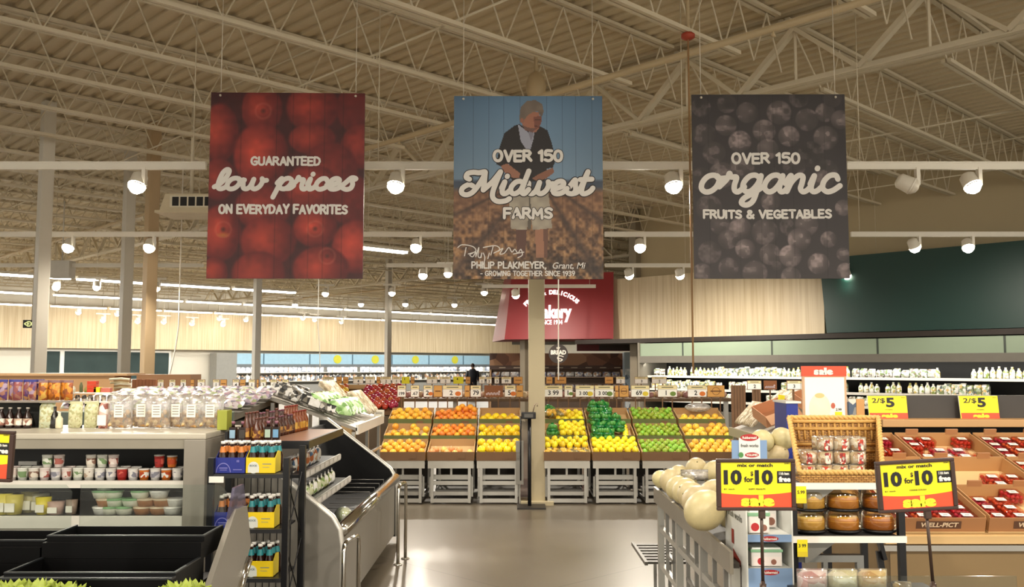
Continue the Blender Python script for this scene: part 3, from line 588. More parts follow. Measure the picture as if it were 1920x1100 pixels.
def farm_print():
    img = rgb('#5d7f9f') * (1 - gy / .46)[..., None].clip(0, 1) + rgb('#7d99b2') * (gy / .46)[..., None].clip(0, 1)
    img = img * (.8 + .2 * np.clip(1.3 - 2 * np.abs(gx - .5), 0, 1))[..., None]
    img = over(img, (gy > .455).astype(float) * np.clip((gy - .455) * 60, 0, 1), rgb('#3f4a5a'))
    f = np.clip((gy - .5) / .03, 0, 1); t = np.clip((gy - .49) / .51, 0, 1)
    soil = rgb('#7d5a44') * (1 - t)[..., None] + rgb('#6d5138') * t[..., None]
    st = (noise(46, 11) - .45); soil = soil + (np.clip(st, -.3, .5) * t ** .7)[..., None] * rgb('#d0a468') * .85 + ((noise(90, 12) - .5) * t)[..., None] * .22
    u = (gx - .56) / np.maximum(gy - .44, .02)
    for uc, w in ((-2.6, .28), (-1.05, .2), (.75, .16), (1.75, .25), (0.02, .1)): soil = over(soil, np.clip(1 - np.abs(u - uc) / w, 0, 1) * .75, rgb('#3a2c28'))
    img = over(img, f, soil)
    img = boards(img, (.13, .235, .335, .445, .625, .73, .82, .93), .8)
    # the farmer: legs, shorts, sweater, arms, collar, head
    def put(pts, c, a=1.0): nonlocal img; img = over(img, inside(pts) * a, rgb(c))
    sh = .9 + .25 * noise(24, 21)
    put([(.415, .72), (.49, .72), (.48, .885), (.425, .885)], '#5c3d33'); put([(.545, .72), (.635, .72), (.625, .885), (.55, .885)], '#a07057'); put([(.60, .72), (.635, .72), (.625, .885), (.605, .885)], '#6d4a3c')
    img = over(img, inside([(.365, .53), (.635, .53), (.66, .725), (.53, .735), (.51, .62), (.49, .735), (.385, .73)]), rgb('#9c9384') * sh[..., None])
    put([(.505, .56), (.515, .56), (.52, .73), (.495, .73)], '#5d564c')
    put([(.44, .155), (.405, .165), (.34, .205), (.305, .29), (.285, .375), (.335, .395), (.37, .37), (.38, .45), (.40, .475), (.61, .47), (.625, .40), (.665, .395), (.685, .35), (.655, .25), (.63, .19), (.555, .155), (.53, .20)], '#231f20')
    put([(.315, .385), (.36, .372), (.445, .425), (.44, .455), (.395, .45), (.34, .42)], '#9a6a55'); put([(.665, .395), (.62, .41), (.56, .435), (.525, .455), (.56, .47), (.62, .455), (.675, .42)], '#8a5c48')
    put([(.43, .155), (.50, .20), (.545, .185), (.535, .24), (.515, .295), (.49, .30), (.45, .25)], '#9c9fb0'); put([(.50, .2), (.545, .185), (.52, .25)], '#80808e')
    put([(.455, .08), (.57, .09), (.585, .13), (.575, .175), (.555, .198), (.52, .20), (.475, .185), (.45, .13)], '#a06a55')
    put([(.535, .115), (.59, .11), (.59, .14), (.575, .175), (.545, .19), (.54, .15)], '#7a4b3f'); put([(.46, .16), (.5, .175), (.55, .18), (.53, .202), (.48, .19)], '#6e5048')
    put([(.545, .128), (.585, .128), (.585, .134), (.545, .134)], '#3c2a26'); put([(.54, .163), (.57, .166), (.57, .171), (.54, .168)], '#5a302a')
    img = over(img, inside([(.44, .125), (.45, .06), (.49, .028), (.55, .022), (.595, .045), (.605, .085), (.59, .12), (.565, .085), (.53, .09), (.50, .105), (.475, .13), (.465, .15), (.45, .15)]), rgb('#6e6258') * sh[..., None])
    img = over(img, np.clip(1 - np.hypot((gx - .458) / .014, (gy - .135) / .016), 0, 1) * 3, rgb('#9a6450'))
    img = over(img, np.clip((gy - .86) / .06, 0, 1) * np.clip((.98 - gy) / .02, 0, 1) * .28 * (gx > .08), rgb('#1c1614'))
    return img
def banner(px0, px1, pyt, pyb, img, label, tilt):
    a = W(px0, pyt, BD); b = W(px1, pyt, BD); c = W((px0 + px1) / 2, pyb, BD); w = b.x - a.x; h = a.z - c.z
    root = thing('hanging_banner', label, 'banner', ((a.x + b.x) / 2, BD, c.z), tilt); P = Plane((-w / 2, 0, 0), (1, 0, 0), (0, 0, 1))
    vs = []; fs = []
    for j in range(NY + 1):
        for i in range(NX + 1): vs.append(P(w * i / NX, h * (1 - j / NY), 0))
    for j in range(NY):
        for i in range(NX): q = j * (NX + 1) + i; fs.append((q, q + NX + 1, q + NX + 2, q + 1))
    me = bpy.data.meshes.new('printed_face'); me.from_pydata(vs, [], fs); me.materials.append(VC(.55))
    img = np.clip(img * .95 + .015, 0, 1); l = np.where(img <= .04045, img / 12.92, ((img + .055) / 1.055) ** 2.4)
    at = me.color_attributes.new('print', 'FLOAT_COLOR', 'CORNER')
    full = np.concatenate([np.repeat(l.reshape(-1, 3), 4, 0), np.ones((NX * NY * 4, 1))], 1).astype(np.float32); at.data.foreach_set('color', full.ravel())
    o = bpy.data.objects.new('printed_face', me); COL.objects.link(o); o.parent = root
    m = MB(); m.bb(-w / 2, w / 2, .003, .02, 0, h); m.build('board', M('#4a3f3a', .7), root)
    for x in (-w / 2 + .09, w / 2 - .09):
        m = MB(); m.tube([(x, .01, h - .03), (x, .01, JB + .05 - c.z)], .004, 5); m.ball((x, -.006, h - .03), .012, 8, 6); m.build('hanging_wire', M('#d8d0c0', .4), root)
    return root, P, w, h
def fr(P, w, h, m):  # picture fractions (from the top left) to the banner plane
    return lambda x0, x1, y0, y1: (x0 * w, x1 * w, h * (1 - y1), h * (1 - y0))
root, P, w, h = banner(397, 684, 174, 522, tomato_print(), 'hanging banner of red tomatoes promising low prices', .02)
m = MB(); B = fr(P, w, h, m)
caps(m, P, 'GUARANTEED', *B(.265, .72, .345, .398), .021); caps(m, P, 'ON EVERYDAY FAVORITES', *B(.065, .90, .603, .658), .022)
script(m, P, 'low priceS', *B(.02, .965, .405, .58), .047, .004); m.build('lettering', LETTER, root.children[0])
root, P, w, h = banner(851.5, 1129, 180, 523, farm_print(), 'hanging banner showing a farmer in a field', 0.0)
m = MB(); B = fr(P, w, h, m)
for dk in (1, 0):
    m.m = 0 if dk else 1; bo = .11 if dk else .07; of = .003 if dk else .005; e = .004 if dk else 0
    caps(m, P, 'OVER 150', *B(.26, .735, .295, .366), .03, of, .03, e * 3); caps(m, P, 'FARMS', *B(.33, .665, .612, .678), .028, of, .03, e * 3)
    x0, x1, y0, y1 = B(.035, .95, .40, .595); script(m, P, 'Midwest', x0 - e * 2, x1 + e * 2, y0 - e * 2, y1 + e * 2, .070 if dk else .05, of)
caps(m, P, 'PHILIP PLAKMEYER,', *B(.12, .62, .905, .945), .013, .004); m.text(P, 'Grant, Mi', *B(.655, .87, .91, .95), .004, .01, shear=.25); caps(m, P, '- GROWING TOGETHER SINCE 1939', *B(.18, .81, .955, .985), .009, .004)
for s in ([(.03, .83), (.06, .815), (.13, .825), (.15, .85), (.10, .865)], [(.085, .83), (.075, .875)], [(.13, .86), (.11, .87), (.13, .88), (.15, .855), (.15, .88)], [(.15, .88), (.17, .83), (.165, .875), (.18, .885), (.19, .86), (.185, .885)], [(.2, .86), (.21, .885), (.2, .92), (.17, .93)], [(.24, .86), (.23, .89)],
          [(.2, .83), (.28, .82), (.31, .84), (.27, .86)], [(.265, .825), (.25, .87)], [(.3, .85), (.33, .835), (.31, .865), (.34, .86), (.37, .83), (.39, .855), (.41, .84), (.43, .86), (.45, .84), (.46, .87), (.43, .885)], [(.4, .865), (.47, .855)]):
    m.ribbon(P, [(a * w, h * (1 - b)) for a, b in smooth_path(s, 4)], .009, .005)
m.build('lettering', [INK, LETTER], root.children[0])
root, P, w, h = banner(1297, 1583, 177, 522, berry_print(), 'hanging banner of dark blueberries about organic fruits', -.01)
m = MB(); B = fr(P, w, h, m)
caps(m, P, 'OVER 150', *B(.25, .70, .318, .383), .026); caps(m, P, 'FRUITS & VEGETABLES', *B(.06, .895, .628, .68), .022)
script(m, P, 'organic', *B(.035, .97, .39, .62), .053, .004); m.build('lettering', LETTER, root.children[0])
# tall red-capped drop pole, square air unit, white boxes near the roof
p = W(1290, 70, 9.6); t = thing('drop_pole', 'tan drop pole hanging from a red cap left of the blueberry banner', 'pole', (p.x, 9.6, 0))
m = MB(); m.smooth = True; m.lathe([(.0, p.z + .05), (.05, p.z + .05), (.075, p.z + .03), (.075, p.z - .005), (.03, p.z - .03), (0, p.z - .03)], 14); m.build('cap', M('#a8402c', .5), t)
m = MB(); m.tube([(0, 0, p.z - .03), (0, 0, W(1290, 700, 9.6).z)], .011, 6); m.build('pole', M('#a8845c', .5), t); m = MB(); m.tube([(0, 0, p.z + .05), (0, 0, DECK)], .02, 6); m.build('conduit', TAN2, t)
p = W(350, 381, 14.0); t = thing('air_unit', 'cream square ceiling air unit with dark louvres beside the tomato banner', 'air conditioner', (p.x, 14.0, p.z - .18))
m = MB(); m.prism([(-.42, -.2, 0), (.5, -.2, 0), (.5, .6, .02), (-.42, .6, .02)], (0, 0, .04)); m.add([(-.36, -.16, .04), (.46, -.16, .04), (.46, .6, .04), (-.36, .6, .04), (-.28, -.16, .3), (.46, -.16, .3), (.46, .6, .3), (-.28, .6, .3)], [(0, 1, 5, 4), (1, 2, 6, 5), (2, 3, 7, 6), (3, 0, 4, 7), (4, 5, 6, 7), (3, 2, 1, 0)]); m.build('casing', M('#d6c9aa', .5), t)
m = MB(); m.bb(-.2, .44, -.175, -.16, .09, .27); m.m = 1
for i in range(5): m.bb(-.16 + i * .125, -.06 + i * .125, -.178, -.17, .11, .25)
m.build('louvre', [M('#e2dac4', .5), M('#15130f', .6)], t); m = MB(); m.tube([(0, .2, .3), (0, .2, DECK + .03 - p.z + .18)], .03, 6); m.build('hanging_rod', STEEL, t); t['kind'] = 'thing'
for px, D, lab, wd in ((116, 20, 'pale square box hung under the roof over the fluorescent strip', .47), (690, 17, None, 0)):
    if lab:
        p = W(px, 505, D); m = MB(); m.box((p.x, D, p.z), (wd, .3, .38), 0, .015); m.tube([(p.x, D, p.z + .18), (p.x, D, JB + .05)], .015, 5); one('ceiling_box', m, M('#d8d4ca', .5), lab, 'box')
p = W(1005, 163, 12.2); m = MB(); m.ball((p.x, 12.2, p.z), (.14, .14, .22), 14, 10); m.tube([(p.x, 12.2, p.z + .2), (p.x, 12.2, DECK)], .03, 6); one('speaker_dome', m, TAN2, 'rounded tan speaker hanging from the roof above the farmer banner', 'speaker')
# cords hanging from the roof
for px, py0, py1, D, z1, lab in ((1047, 523, 712, 8.65, None, 'thin white cord hanging below the farmer banner in front of the bread sign'), (327, 610, 715, 15.6, None, 'white cable swinging down near the brown column'), (588, 610, 690, 24.0, None, 'thin white cable hanging before the blue dairy case')):
    a = W(px + (8 if px < 1000 else 0), py0, D); b = W(px - (12 if px < 400 else (-12 if px < 1000 else 0)), py1, D); top = Vector((a.x, D, 5.2)); 
    if px > 1000: a = W(px, 521, D); top = a
    m = MB(); m.tube(([top] if px < 1000 else []) + [tuple(x) for x in smooth_path([tuple(a), tuple(a * .55 + b * .45 + Vector((.02 if px < 1000 else 0, 0, 0))), tuple(b)], 5)], .006 if D < 10 else .012, 5)
    one('dangling_cable', m, M('#efe9dc', .5), lab, 'cable')
# ================================================================ CITRUS STANDS
SILVER = M('#b9b7b0', .35, .6, .05, 3.0); SILVD = M('#8d8b86', .4, .5, .05, 3.0); CARD = M('#b08a5c', .75, 0, .08, 6.0); CARDD = M('#745539', .75, 0, .1, 6.0); OLIVE = M('#5d6633', .6, 0, .12, 6.0); KRAFT = M('#c9a877', .75, 0, .08, 4.0)
BLACK = M('#0d0d0e', .45, 0, .1, 4.0); BLACKM = M('#17171a', .35, .2, .1); WHT = M('#efece4', .5, 0, .03); PAPER = M('#f3efe2', .6, 0, .02); INKD = M('#1c1c1e', .6)
def fruit_proto(name, label, cat, mats, r, squash=.94, leafy=None, nub=0.0, elong=1.0):
    m = MB(); prof = []
    for i in range(9):
        a = PI * i / 8; rr = math.sin(a) * r; z = -math.cos(a) * r * squash
        if elong != 1: z *= elong; rr *= 1 - .10 * abs(math.cos(a)) ** 2
        if i == 8: z -= r * .06 - nub
        prof.append((max(rr, 1e-6), z))
    m.lathe(prof, 12)
    root = m.build(name, mats); tag(root, label, cat)
    s = MB(); s.lathe([(r * .10, r * squash * elong - r * .05 + nub), (r * .07, r * squash * elong + nub), (0, r * squash * elong + nub)], 6); s.build('stem', M('#6d6a32', .7), root)
    return Proto(root)
ORANGE = M('#fbb93a', .42, 0, .12, 30, .25, None, .35); DEEP = M('#f79a34', .42, 0, .12, 30, .25, None, .35); GRAPE = M('#f6d01e', .4, 0, .12, 30, .2, None, .4); LEMON = M('#f7e02a', .4, 0, .1, 30, .2, None, .3); LIME = M('#93b336', .35, 0, .2, 20, .2, None, .6); NAVEL = M('#fbca44', .42, 0, .12, 30, .25, None, .3); PALEO = M('#f3b266', .45, 0, .1, 30, .2, None, .4)
FP = {'orange': fruit_proto('orange', '', 'fruit', ORANGE, .044), 'mandarin': fruit_proto('mandarin', '', 'fruit', DEEP, .041, .86), 'grapefruit': fruit_proto('grapefruit', '', 'fruit', GRAPE, .05), 'lemon': fruit_proto('lemon', '', 'fruit', LEMON, .037, 1.0, None, .004, 1.18),
      'lime': fruit_proto('lime', '', 'fruit', LIME, .033, 1.0, None, .002, 1.1), 'navel': fruit_proto('navel_orange', '', 'fruit', NAVEL, .045), 'pale': fruit_proto('orange', '', 'fruit', PALEO, .042)}
FR = {'orange': .044, 'mandarin': .041, 'grapefruit': .05, 'lemon': .039, 'lime': .034, 'navel': .045, 'pale': .042}
ZR = [W(960, 847, 10.6).z, W(960, 816, 11.0).z, W(960, 785, 11.4).z]; YR = [10.6, 11.0, 11.4]; ZB = W(960, 753, 11.8).z
def heap(kind, x0, x1, tier, label, group, fill=(0, 1), dens=1.0, lift=0.0, depth=.30, slope=None, xr=(0, 1), rows=None):
    """fruit laid in rows on a bed rising towards the back of a crate"""
    r = FR[kind]; st = r * 2.02; y0 = YR[tier] + r + .02; n = rows or max(1, int((depth) / (st * .82))); w = x1 - x0; xa, xb = x0 + w * xr[0] + r + .012, x0 + w * xr[1] - r - .012
    sl = slope if slope is not None else .40
    for j in range(n):
        t = j / max(1, n - 1)
        if not (fill[0] <= t <= fill[1]): continue
        k = int((xb - xa) / st) + 1; sp = (xb - xa) / max(1, k - 1) if k > 1 else 0
        for i in range(k):
            if rng.random() > dens: continue
            x = xa + i * sp + (sp * .5 if j % 2 else 0)
            if x > xb + .005: continue
            y = y0 + j * st * .84
            if y + r > YR[tier] + .372: continue
            z = ZR[tier] - .035 + lift + (y - YR[tier]) * sl + rng.uniform(-.006, .010)
            FP[kind].put((x + rng.uniform(-.004, .004), y + rng.uniform(-.004, .004), z), (rng.uniform(-1, 1), rng.uniform(-1, 1), rng.uniform(0, 6)), label, group)
def crate(x0, x1, tier, label, front=OLIVE, bedz=None):
    """cardboard tray: base, low printed front, sides, sloping paper bed"""
    t = thing('produce_crate', label, 'crate', ((x0 + x1) / 2, YR[tier], ZR[tier] - .10)); w = (x1 - x0) / 2 - .006; d = .385; hb = .20
    m = MB(); m.m = 0; m.bb(-w, w, 0, .008, 0, .10); m.m = 1
    m.bb(-w, w, .008, d, 0, .008)
    for x in (-w, w - .008): m.prism([(x, .008, .008), (x, d, .008), (x, d, hb), (x, .008, .10)], (.008, 0, 0))
    m.m = 2; m.bb(-w, w, d - .008, d, .008, hb + .02); m.m = 3; m.bb(w * .3, w * .62, -.003, 0, .025, .075); m.m = 1
    m.prism([(-w + .01, .01, .008), (-w + .01, d - .01, .008), (-w + .01, d - .01, .135), (-w + .01, .01, .012)], (w * 2 - .02, 0, 0))
    m.build('tray', [front, KRAFT, CARD, CARDD], t); return t
def stand(x0, x1, label):
    """silver wheeled frame: apron, legs, rails and an inner frame"""
    t = thing('display_stand', label, 'display stand', ((x0 + x1) / 2, 10.62, 0)); w = (x1 - x0) / 2 - .012
    zt = W(960, 863, 10.6).z; za = W(960, 878, 10.6).z
    m = MB(); m.bb(-w, w, 0, .02, za, zt - .005); m.build('apron', M('#cfccc2', .45, .2), t)
    m = MB()
    for k in range(3):
        y0 = YR[k] - 10.62 + (.03 if k == 0 else 0); z1 = ZR[k] - .102; m.bb(-w, w, y0, YR[k] - 10.62 + (.40 if k < 2 else .50), z1 - .02, z1)
        for x in (-w, w - .02): m.bb(x, x + .02, y0 + .3, y0 + .33, zt - .04, z1 - .02)
    for x in (-w, w - .02): m.bb(x, x + .02, .02, 1.28, zt - .06, zt - .03)
    m.build('stepped_bed', SILVD, t)
    for x in (-w + .05, w - .05):
        m = MB(); m.bb(x - .016, x + .016, .004, .036, .02, za); m.build('leg', SILVER, t)
        m = MB(); m.bb(x - .016, x + .016, 1.1, 1.132, .02, zt + .2); m.build('leg', SILVER, t)
        m = MB(); m.bb(x - .014, x + .014, .036, 1.1, .03, .06); m.build('side_rail', SILVER, t)
    for z, dy in ((.045, .01), (.12, .06), (.245, .02), (.30, .06)):
        m = MB(); m.bb(-w + .05, w - .05, dy, dy + .025, z - .022, z + .022); m.build('rail', SILVER, t)
    m = MB()
    for x in (-w + .01, w - .035): m.bb(x, x + .025, .09, .115, .08, .31)
    m.bb(-w + .03, w - .03, .09, .115, .31, .33); m.bb(-.012, .012, .09, .115, .33, za); m.build('inner_frame', SILVER, t)
    m = MB(); m.bb(-w + .06, w - .06, .35, .95, .10, .13); m.build('lower_shelf', SILVD, t)
    m = MB(); m.bb(-w, w, 1.2, 1.22, .02, zt + .1); m.build('back_panel', M('#37322c', .6), t)  # added dark sheet: its colour stands in for the shade behind the frame
    return t
UN = []
for x0, x1, a0, a1 in ((709, 798, 740, 820), (800, 890, 820, 901), (892, 978, 904, 982), (1019, 1108, 1022, 1105), (1110, 1201, 1106, 1195), (1203, 1293, 1196, 1282), (1296, 1392, 1283, 1369)):
    UN.append((W(x0, 847, 10.6).x, W(x1, 847, 10.6).x))
names = ('first', 'second', 'third', 'fourth', 'fifth', 'sixth', 'seventh')
what = ('oranges', 'mandarins', 'grapefruit', 'bagged fruit and lemons', 'bagged limes and lemons', 'limes', 'large oranges'); tn = ('lowest', 'middle', 'top')
for i, (x0, x1) in enumerate(UN):
    side = 'left of' if i < 3 else 'right of'
    stand(x0, x1, 'silver frame display stand under the %s %s the big column' % (what[i], side))
    for t in range(3): crate(x0, x1, t, '%s cardboard tray with olive front on the stand of %s' % (tn[t], what[i]), CARDD if t == 0 else OLIVE)
    for x in (x0, ):
        pass
def H_(kind, i, t, nm, **k):
    heap(kind, UN[i][0], UN[i][1], t, nm, nm.split(' ', 1)[1] if False else 'fruit: ' + nm, **k)
for t in range(3):
    H_('orange', 0, t, 'round orange heaped in the %s tray of the leftmost citrus stand' % tn[t], dens=1.0 if t != 1 else .9, depth=.36)
H_('pale', 1, 0, 'pale orange lying loose in the lowest tray of the mandarin stand', dens=.75, fill=(0, .6), depth=.33, lift=-.01)
H_('mandarin', 1, 1, 'deep orange mandarin in the middle tray of the second stand', depth=.36, lift=.01)
H_('mandarin', 1, 2, 'deep orange mandarin in the top tray of the second stand', depth=.36, lift=.0)
H_('mandarin', 1, 2, 'deep orange mandarin on the raised back corner of the second stand', depth=.36, lift=.06, xr=(.45, 1), fill=(.4, 1))
H_('grapefruit', 2, 0, 'yellow grapefruit in the lowest tray beside the big column', depth=.36, lift=.02)
H_('grapefruit', 2, 1, 'yellow grapefruit in the middle tray beside the big column', depth=.36)
H_('grapefruit', 2, 2, 'yellow grapefruit in the half empty top tray beside the big column', depth=.36, fill=(0, .55), lift=-.01)
H_('lemon', 3, 0, 'yellow lemon in the lowest tray right of the column', depth=.36, lift=.02, fill=(.5, 1))
H_('lemon', 3, 1, 'yellow lemon in the middle tray right of the column', depth=.36, xr=(.36, 1), lift=.03)
H_('lemon', 3, 2, 'yellow lemon in the top tray right of the column', depth=.36, xr=(.3, 1), dens=.9, fill=(0, .8))
H_('lemon', 4, 0, 'yellow lemon in the lowest tray below the green bags of limes', depth=.36, lift=.02)
H_('lemon', 4, 1, 'yellow lemon in the middle tray beside the green bags of limes', depth=.36, xr=(.72, 1))
for t in range(3): H_('lime', 5, t, 'green lime in the %s tray of the loose lime stand' % tn[t], depth=.36, lift=.015)
H_('navel', 6, 0, 'large yellow orange in the lowest tray of the stand behind the melons', depth=.36)
H_('navel', 6, 1, 'large yellow orange in the middle tray of the stand behind the melons', depth=.36, dens=.85)
H_('navel', 6, 2, 'large yellow orange in the top tray of the stand behind the melons', depth=.36, fill=(0, .4), lift=-.015)
# net bags of limes and of mixed citrus, each one net with its fruit
def net_bag(name, label, group, fruit, net, r, k, size):
    t = thing(name, label, 'bag', (0, 0, 0), 0, group); m = MB(); m2 = MB(); rr = random.Random(k)
    pts = []
    for i in range(k):
        a = rr.uniform(0, 2 * PI); q = math.sqrt(rr.random()); b = rr.uniform(-1, 1)
        m.ball((math.cos(a) * q * size[0], math.sin(a) * q * size[1], size[2] + b * size[2] * .8), r, 8, 6)
    m.build('fruit', fruit, t)
    m2.lathe([(.02, .0), (size[0] * .8, size[2] * .15), (size[0] * 1.25, size[2]), (size[0] * .9, size[2] * 1.7), (.015, size[2] * 2.15), (.03, size[2] * 2.5)], 12, (0, 0, 0), 1, size[1] / size[0]); m2.build('net', net, t)
    t['label'] = label; return Proto(t)
NETG = CLEAR('#6fc98a', .15, .55, '#1f9a4c'); NB = net_bag('net_bag', '', '', M('#4d9440', .4, 0, .2, 20), NETG, .03, 26, (.075, .06, .055))
NETY = CLEAR('#d8e0b0', .2, .25, '#d9d3a8'); NB2 = net_bag('net_bag', '', '', M('#d6a83a', .4, 0, .3, 20), NETY, .032, 22, (.075, .06, .05))
x0, x1 = UN[4]
for j in range(5):
    for i in range(3):
        if (j, i) in ((0, 2), (4, 2), (3, 2), (4, 0)) and j != 4: continue
        if j == 4 and i != 0 and i != 1: continue
        y = 11.02 + j * .15; z = ZR[1] - .055 + j * .075
        NB.put((x0 + .105 + i * .125 + (.02 if j % 2 else 0) + rng.uniform(-.008, .008), y, z + .02), rng.uniform(0, 3), 'green net bag of limes piled on the stand right of the lemons', 'green net bags of limes')
x0, x1 = UN[3]
NB.put((x0 + .1, 11.70, ZR[2] + .03), .4, 'green net bag of limes standing in the corner beside the big column', None); NB.put((x0 + .13, 11.18, ZR[1] + .0), 1.4, 'green net bag lying in the middle tray beside the big column', None)
NB2.put((x0 + .11, 11.50, ZR[2] - .0), 1, 'pale net bag of mixed citrus beside the big column', None); NB2.put((x0 + .24, 11.55, ZR[2] + .0), 2, 'pale net bag of mixed citrus next to the loose lemons', None)
for i, xx in enumerate((.08, .22, .36, .48)): NB2.put((x0 + xx, 10.70, ZR[0] - .05), xx * 7, 'pale net bag of citrus in the lowest tray beside the column', 'pale net bags in the lowest tray', (1, 1, .75))
m = MB(); x0, x1 = UN[6]; m.ball((x0 + .3, 11.66, ZR[2] + .13), (.17, .08, .06), 14, 8); one('plastic_bag', m, CLEAR('#ffffff', .3, .4, '#eeeae6'), 'crumpled clear plastic bag in the top tray behind the melons', 'bag')
# price cards on posts behind the trays
ORNG = M('#d9a45a', .6, 0, .1, 8.0); CRM = M('#f1e3b0', .6, 0, .05)
def price_card(px0, px1, py0, py1, D, body, label, style='w', pic=None, post=True, group=None, zbase=None, post_to=None):
    a = W(px0, py0, D); b = W(px1, py1, D); w = b.x - a.x; h = a.z - b.z; zb = zbase if zbase is not None else ZR[2] - .10
    t = thing('price_card', label, 'price sign', ((a.x + b.x) / 2, D, min(b.z, zb)), 0, group); zo = b.z - min(b.z, zb); P = Plane((0, 0, zo), (1, 0, 0), (0, 0, 1))
    m = MB(); m.box((0, .006, zo + h / 2), (w, .008, h), 0, 0)
    if style == 'w':
        m.m = 1; m.rect(P, -w / 2 + .004, w / 2 - .004, .004, h * .66, -.0005 + .0); m.m = 2; m.rect(P, -w / 2 + .004, w / 2 - .004, h * .68, h - .004, -.0005)
        m.m = 3
        if body: m.text(P, body, -w * .30, w * .16 if pic else w * .34, h * .16, h * .56, .0012, .02, True)
        m.rect(P, -w * .3, w * .3, h * .80, h * .86, .0012)
        if pic: m.m = 4; m.disc(P, w * .28, h * .28, min(w, h) * .26, .0012, 12, min(w, h) * .2)
    elif style == 'o':
        m.m = 2 if not pic else 0; m.m = 4; m.rect(P, -w / 2 + .004, w / 2 - .004, .004, h - .004, -.0005); m.m = 0; m.rect(P, -w * .32, w * .32, h * .45, h * .55, .001)
        if pic:
            for k in range(24):
                q = 2 * PI * k / 24; q2 = 2 * PI * (k + 1) / 24; r = min(w, h) * .34
                m.add([P(r * math.cos(q), h / 2 + r * math.sin(q), .001), P(r * math.cos(q2), h / 2 + r * math.sin(q2), .001), P(r * .88 * math.cos(q2), h / 2 + r * .88 * math.sin(q2), .001), P(r * .88 * math.cos(q), h / 2 + r * .88 * math.sin(q), .001)], [(0, 1, 2, 3)])
    elif style == 'y':
        m.m = 4; m.rect(P, -w / 2 + .003, w / 2 - .003, .003, h - .003, -.0005); m.m = 3; m.text(P, body or '5', -w * .32, w * .1, h * .5, h * .85, .001, .03, True)
    elif style == 'p':
        m.m = 4; m.rect(P, -w / 2 + .003, w / 2 - .003, .003, h - .003, -.0005); m.m = 1
        for k in range(9): m.disc(P, -w * .36 + k * w * .08, h * (.25 + .06 * (k % 2)), h * .1, .001, 10)
        m.disc(P, w * .3, h * .45, h * .1, .001, 10)
    pc = {'lemon': '#e2c93a', 'orange': '#d9752a', 'green': '#6d8a3a', 'pink': '#c08a90'}.get(pic, '#d9a14a')
    m.build('card', [M('#7d4f2a' if style != 'y' else '#c9b43a', .6), M('#fdfaf2', .55) if style != 'p' else M('#c9b3b5', .6), CRM, INKD, M({'o': '#d6a055', 'y': '#e8e52a', 'p': '#87512b'}.get(style, pc), .6)], t)
    if post:
        for x in ((-w * .25, w * .25) if w > .2 else (0,)):
            m = MB(); m.bb(x - .007, x + .007, .012, .026, 0, zo + h * .9); m.build('post', CARDD, t)
    return t
SG = [(745, 761, '1⁹⁹'.replace('⁹⁹', '99'), 'w', None), (770, 786, '.67', 'w', None), (794, 811, '2', 'w', 'orange'), (813, 829, '', 'o', None), (830, 867, '2', 'w', 'orange'), (871, 881, '', 'o', None), (882, 902, '79', 'w', None), (908, 943, '', 'p', None), (946, 967, '5', 'w', 'orange'), (968, 981, '', 'o', None),
      (1019, 1055, '3 99', 'w', None), (1058, 1074, '1', 'w', 'green'), (1079, 1114, '3 00', 'w', 'lemon'), (1115, 1151, '3 00', 'w', 'green'), (1153, 1160, '', 'o', None), (1161, 1179, '', 'o', 'c'), (1183, 1218, '69', 'w', 'lemon'), (1233, 1270, '1', 'w', 'green'), (1289, 1325, '2', 'w', 'orange'), (1326, 1359, '', 'o', 'c')]
nmap = {'o': 'plain orange card', 'p': 'brown picture card with a row of pale onions'}
for k, (a, b, body, st, pic) in enumerate(SG):
    left = k < 10; i = k + 1 if left else k - 9
    lab = (('white price card reading %s' % body) if st == 'w' else nmap.get(st)) + (', %s %s' % (('first', 'second', 'third', 'fourth', 'fifth', 'sixth', 'seventh', 'eighth', 'ninth', 'tenth')[i - 1], 'from the apples' if left else 'from the big column'))
    price_card(a, b, 722, 744, 11.86, body, lab, st, pic)
# hanging scale on a black stand against the big column
p = W(991, 780, 10.42); t = thing('produce_scale', 'black produce scale on a tall stand in front of the big column', 'scale', (p.x, 10.42, 0))
m = MB(); m.bb(-.13, .19, -.16, .16, 0, .02); m.build('base_plate', M('#2a2622', .5), t); m = MB(); m.tube([(.01, 0, .02), (.01, 0, p.z - .02)], .022, 10); m.build('pole', BLACKM, t)
m = MB(); m.box((0, -.01, p.z + .01), (.165, .12, .075), 0, .01); m.m = 1; m.rect(Plane((0, -.071, p.z), (1, 0, 0), (0, 0, 1)), -.05, .05, -.01, .03); m.build('scale_head', [BLACKM, M('#5c5a55', .3)], t)
m = MB(); m.tube([(-.09, 0, .3), (-.09, 0, p.z)], .01, 6); m.build('cable_tube', BLACKM, t)
m = MB(); m.smooth = True; m.tube([(.05, -.02, p.z + .05), (.07, -.02, p.z + .13), (.10, -.02, p.z + .15), (.10, -.02, p.z + .11)], .007, 6); m.build('hook', M('#9c8a78', .4, .3), t)
m = MB(); m.box((p.x - .10, 10.62, .48), (.09, .04, .5), 0, .005); m.bb(p.x - .11, p.x - .09, 10.61, 10.63, 0, .25); one('grey_box', m, M('#8d8a82', .5), 'narrow grey metal box standing behind the scale by the big column', 'box')
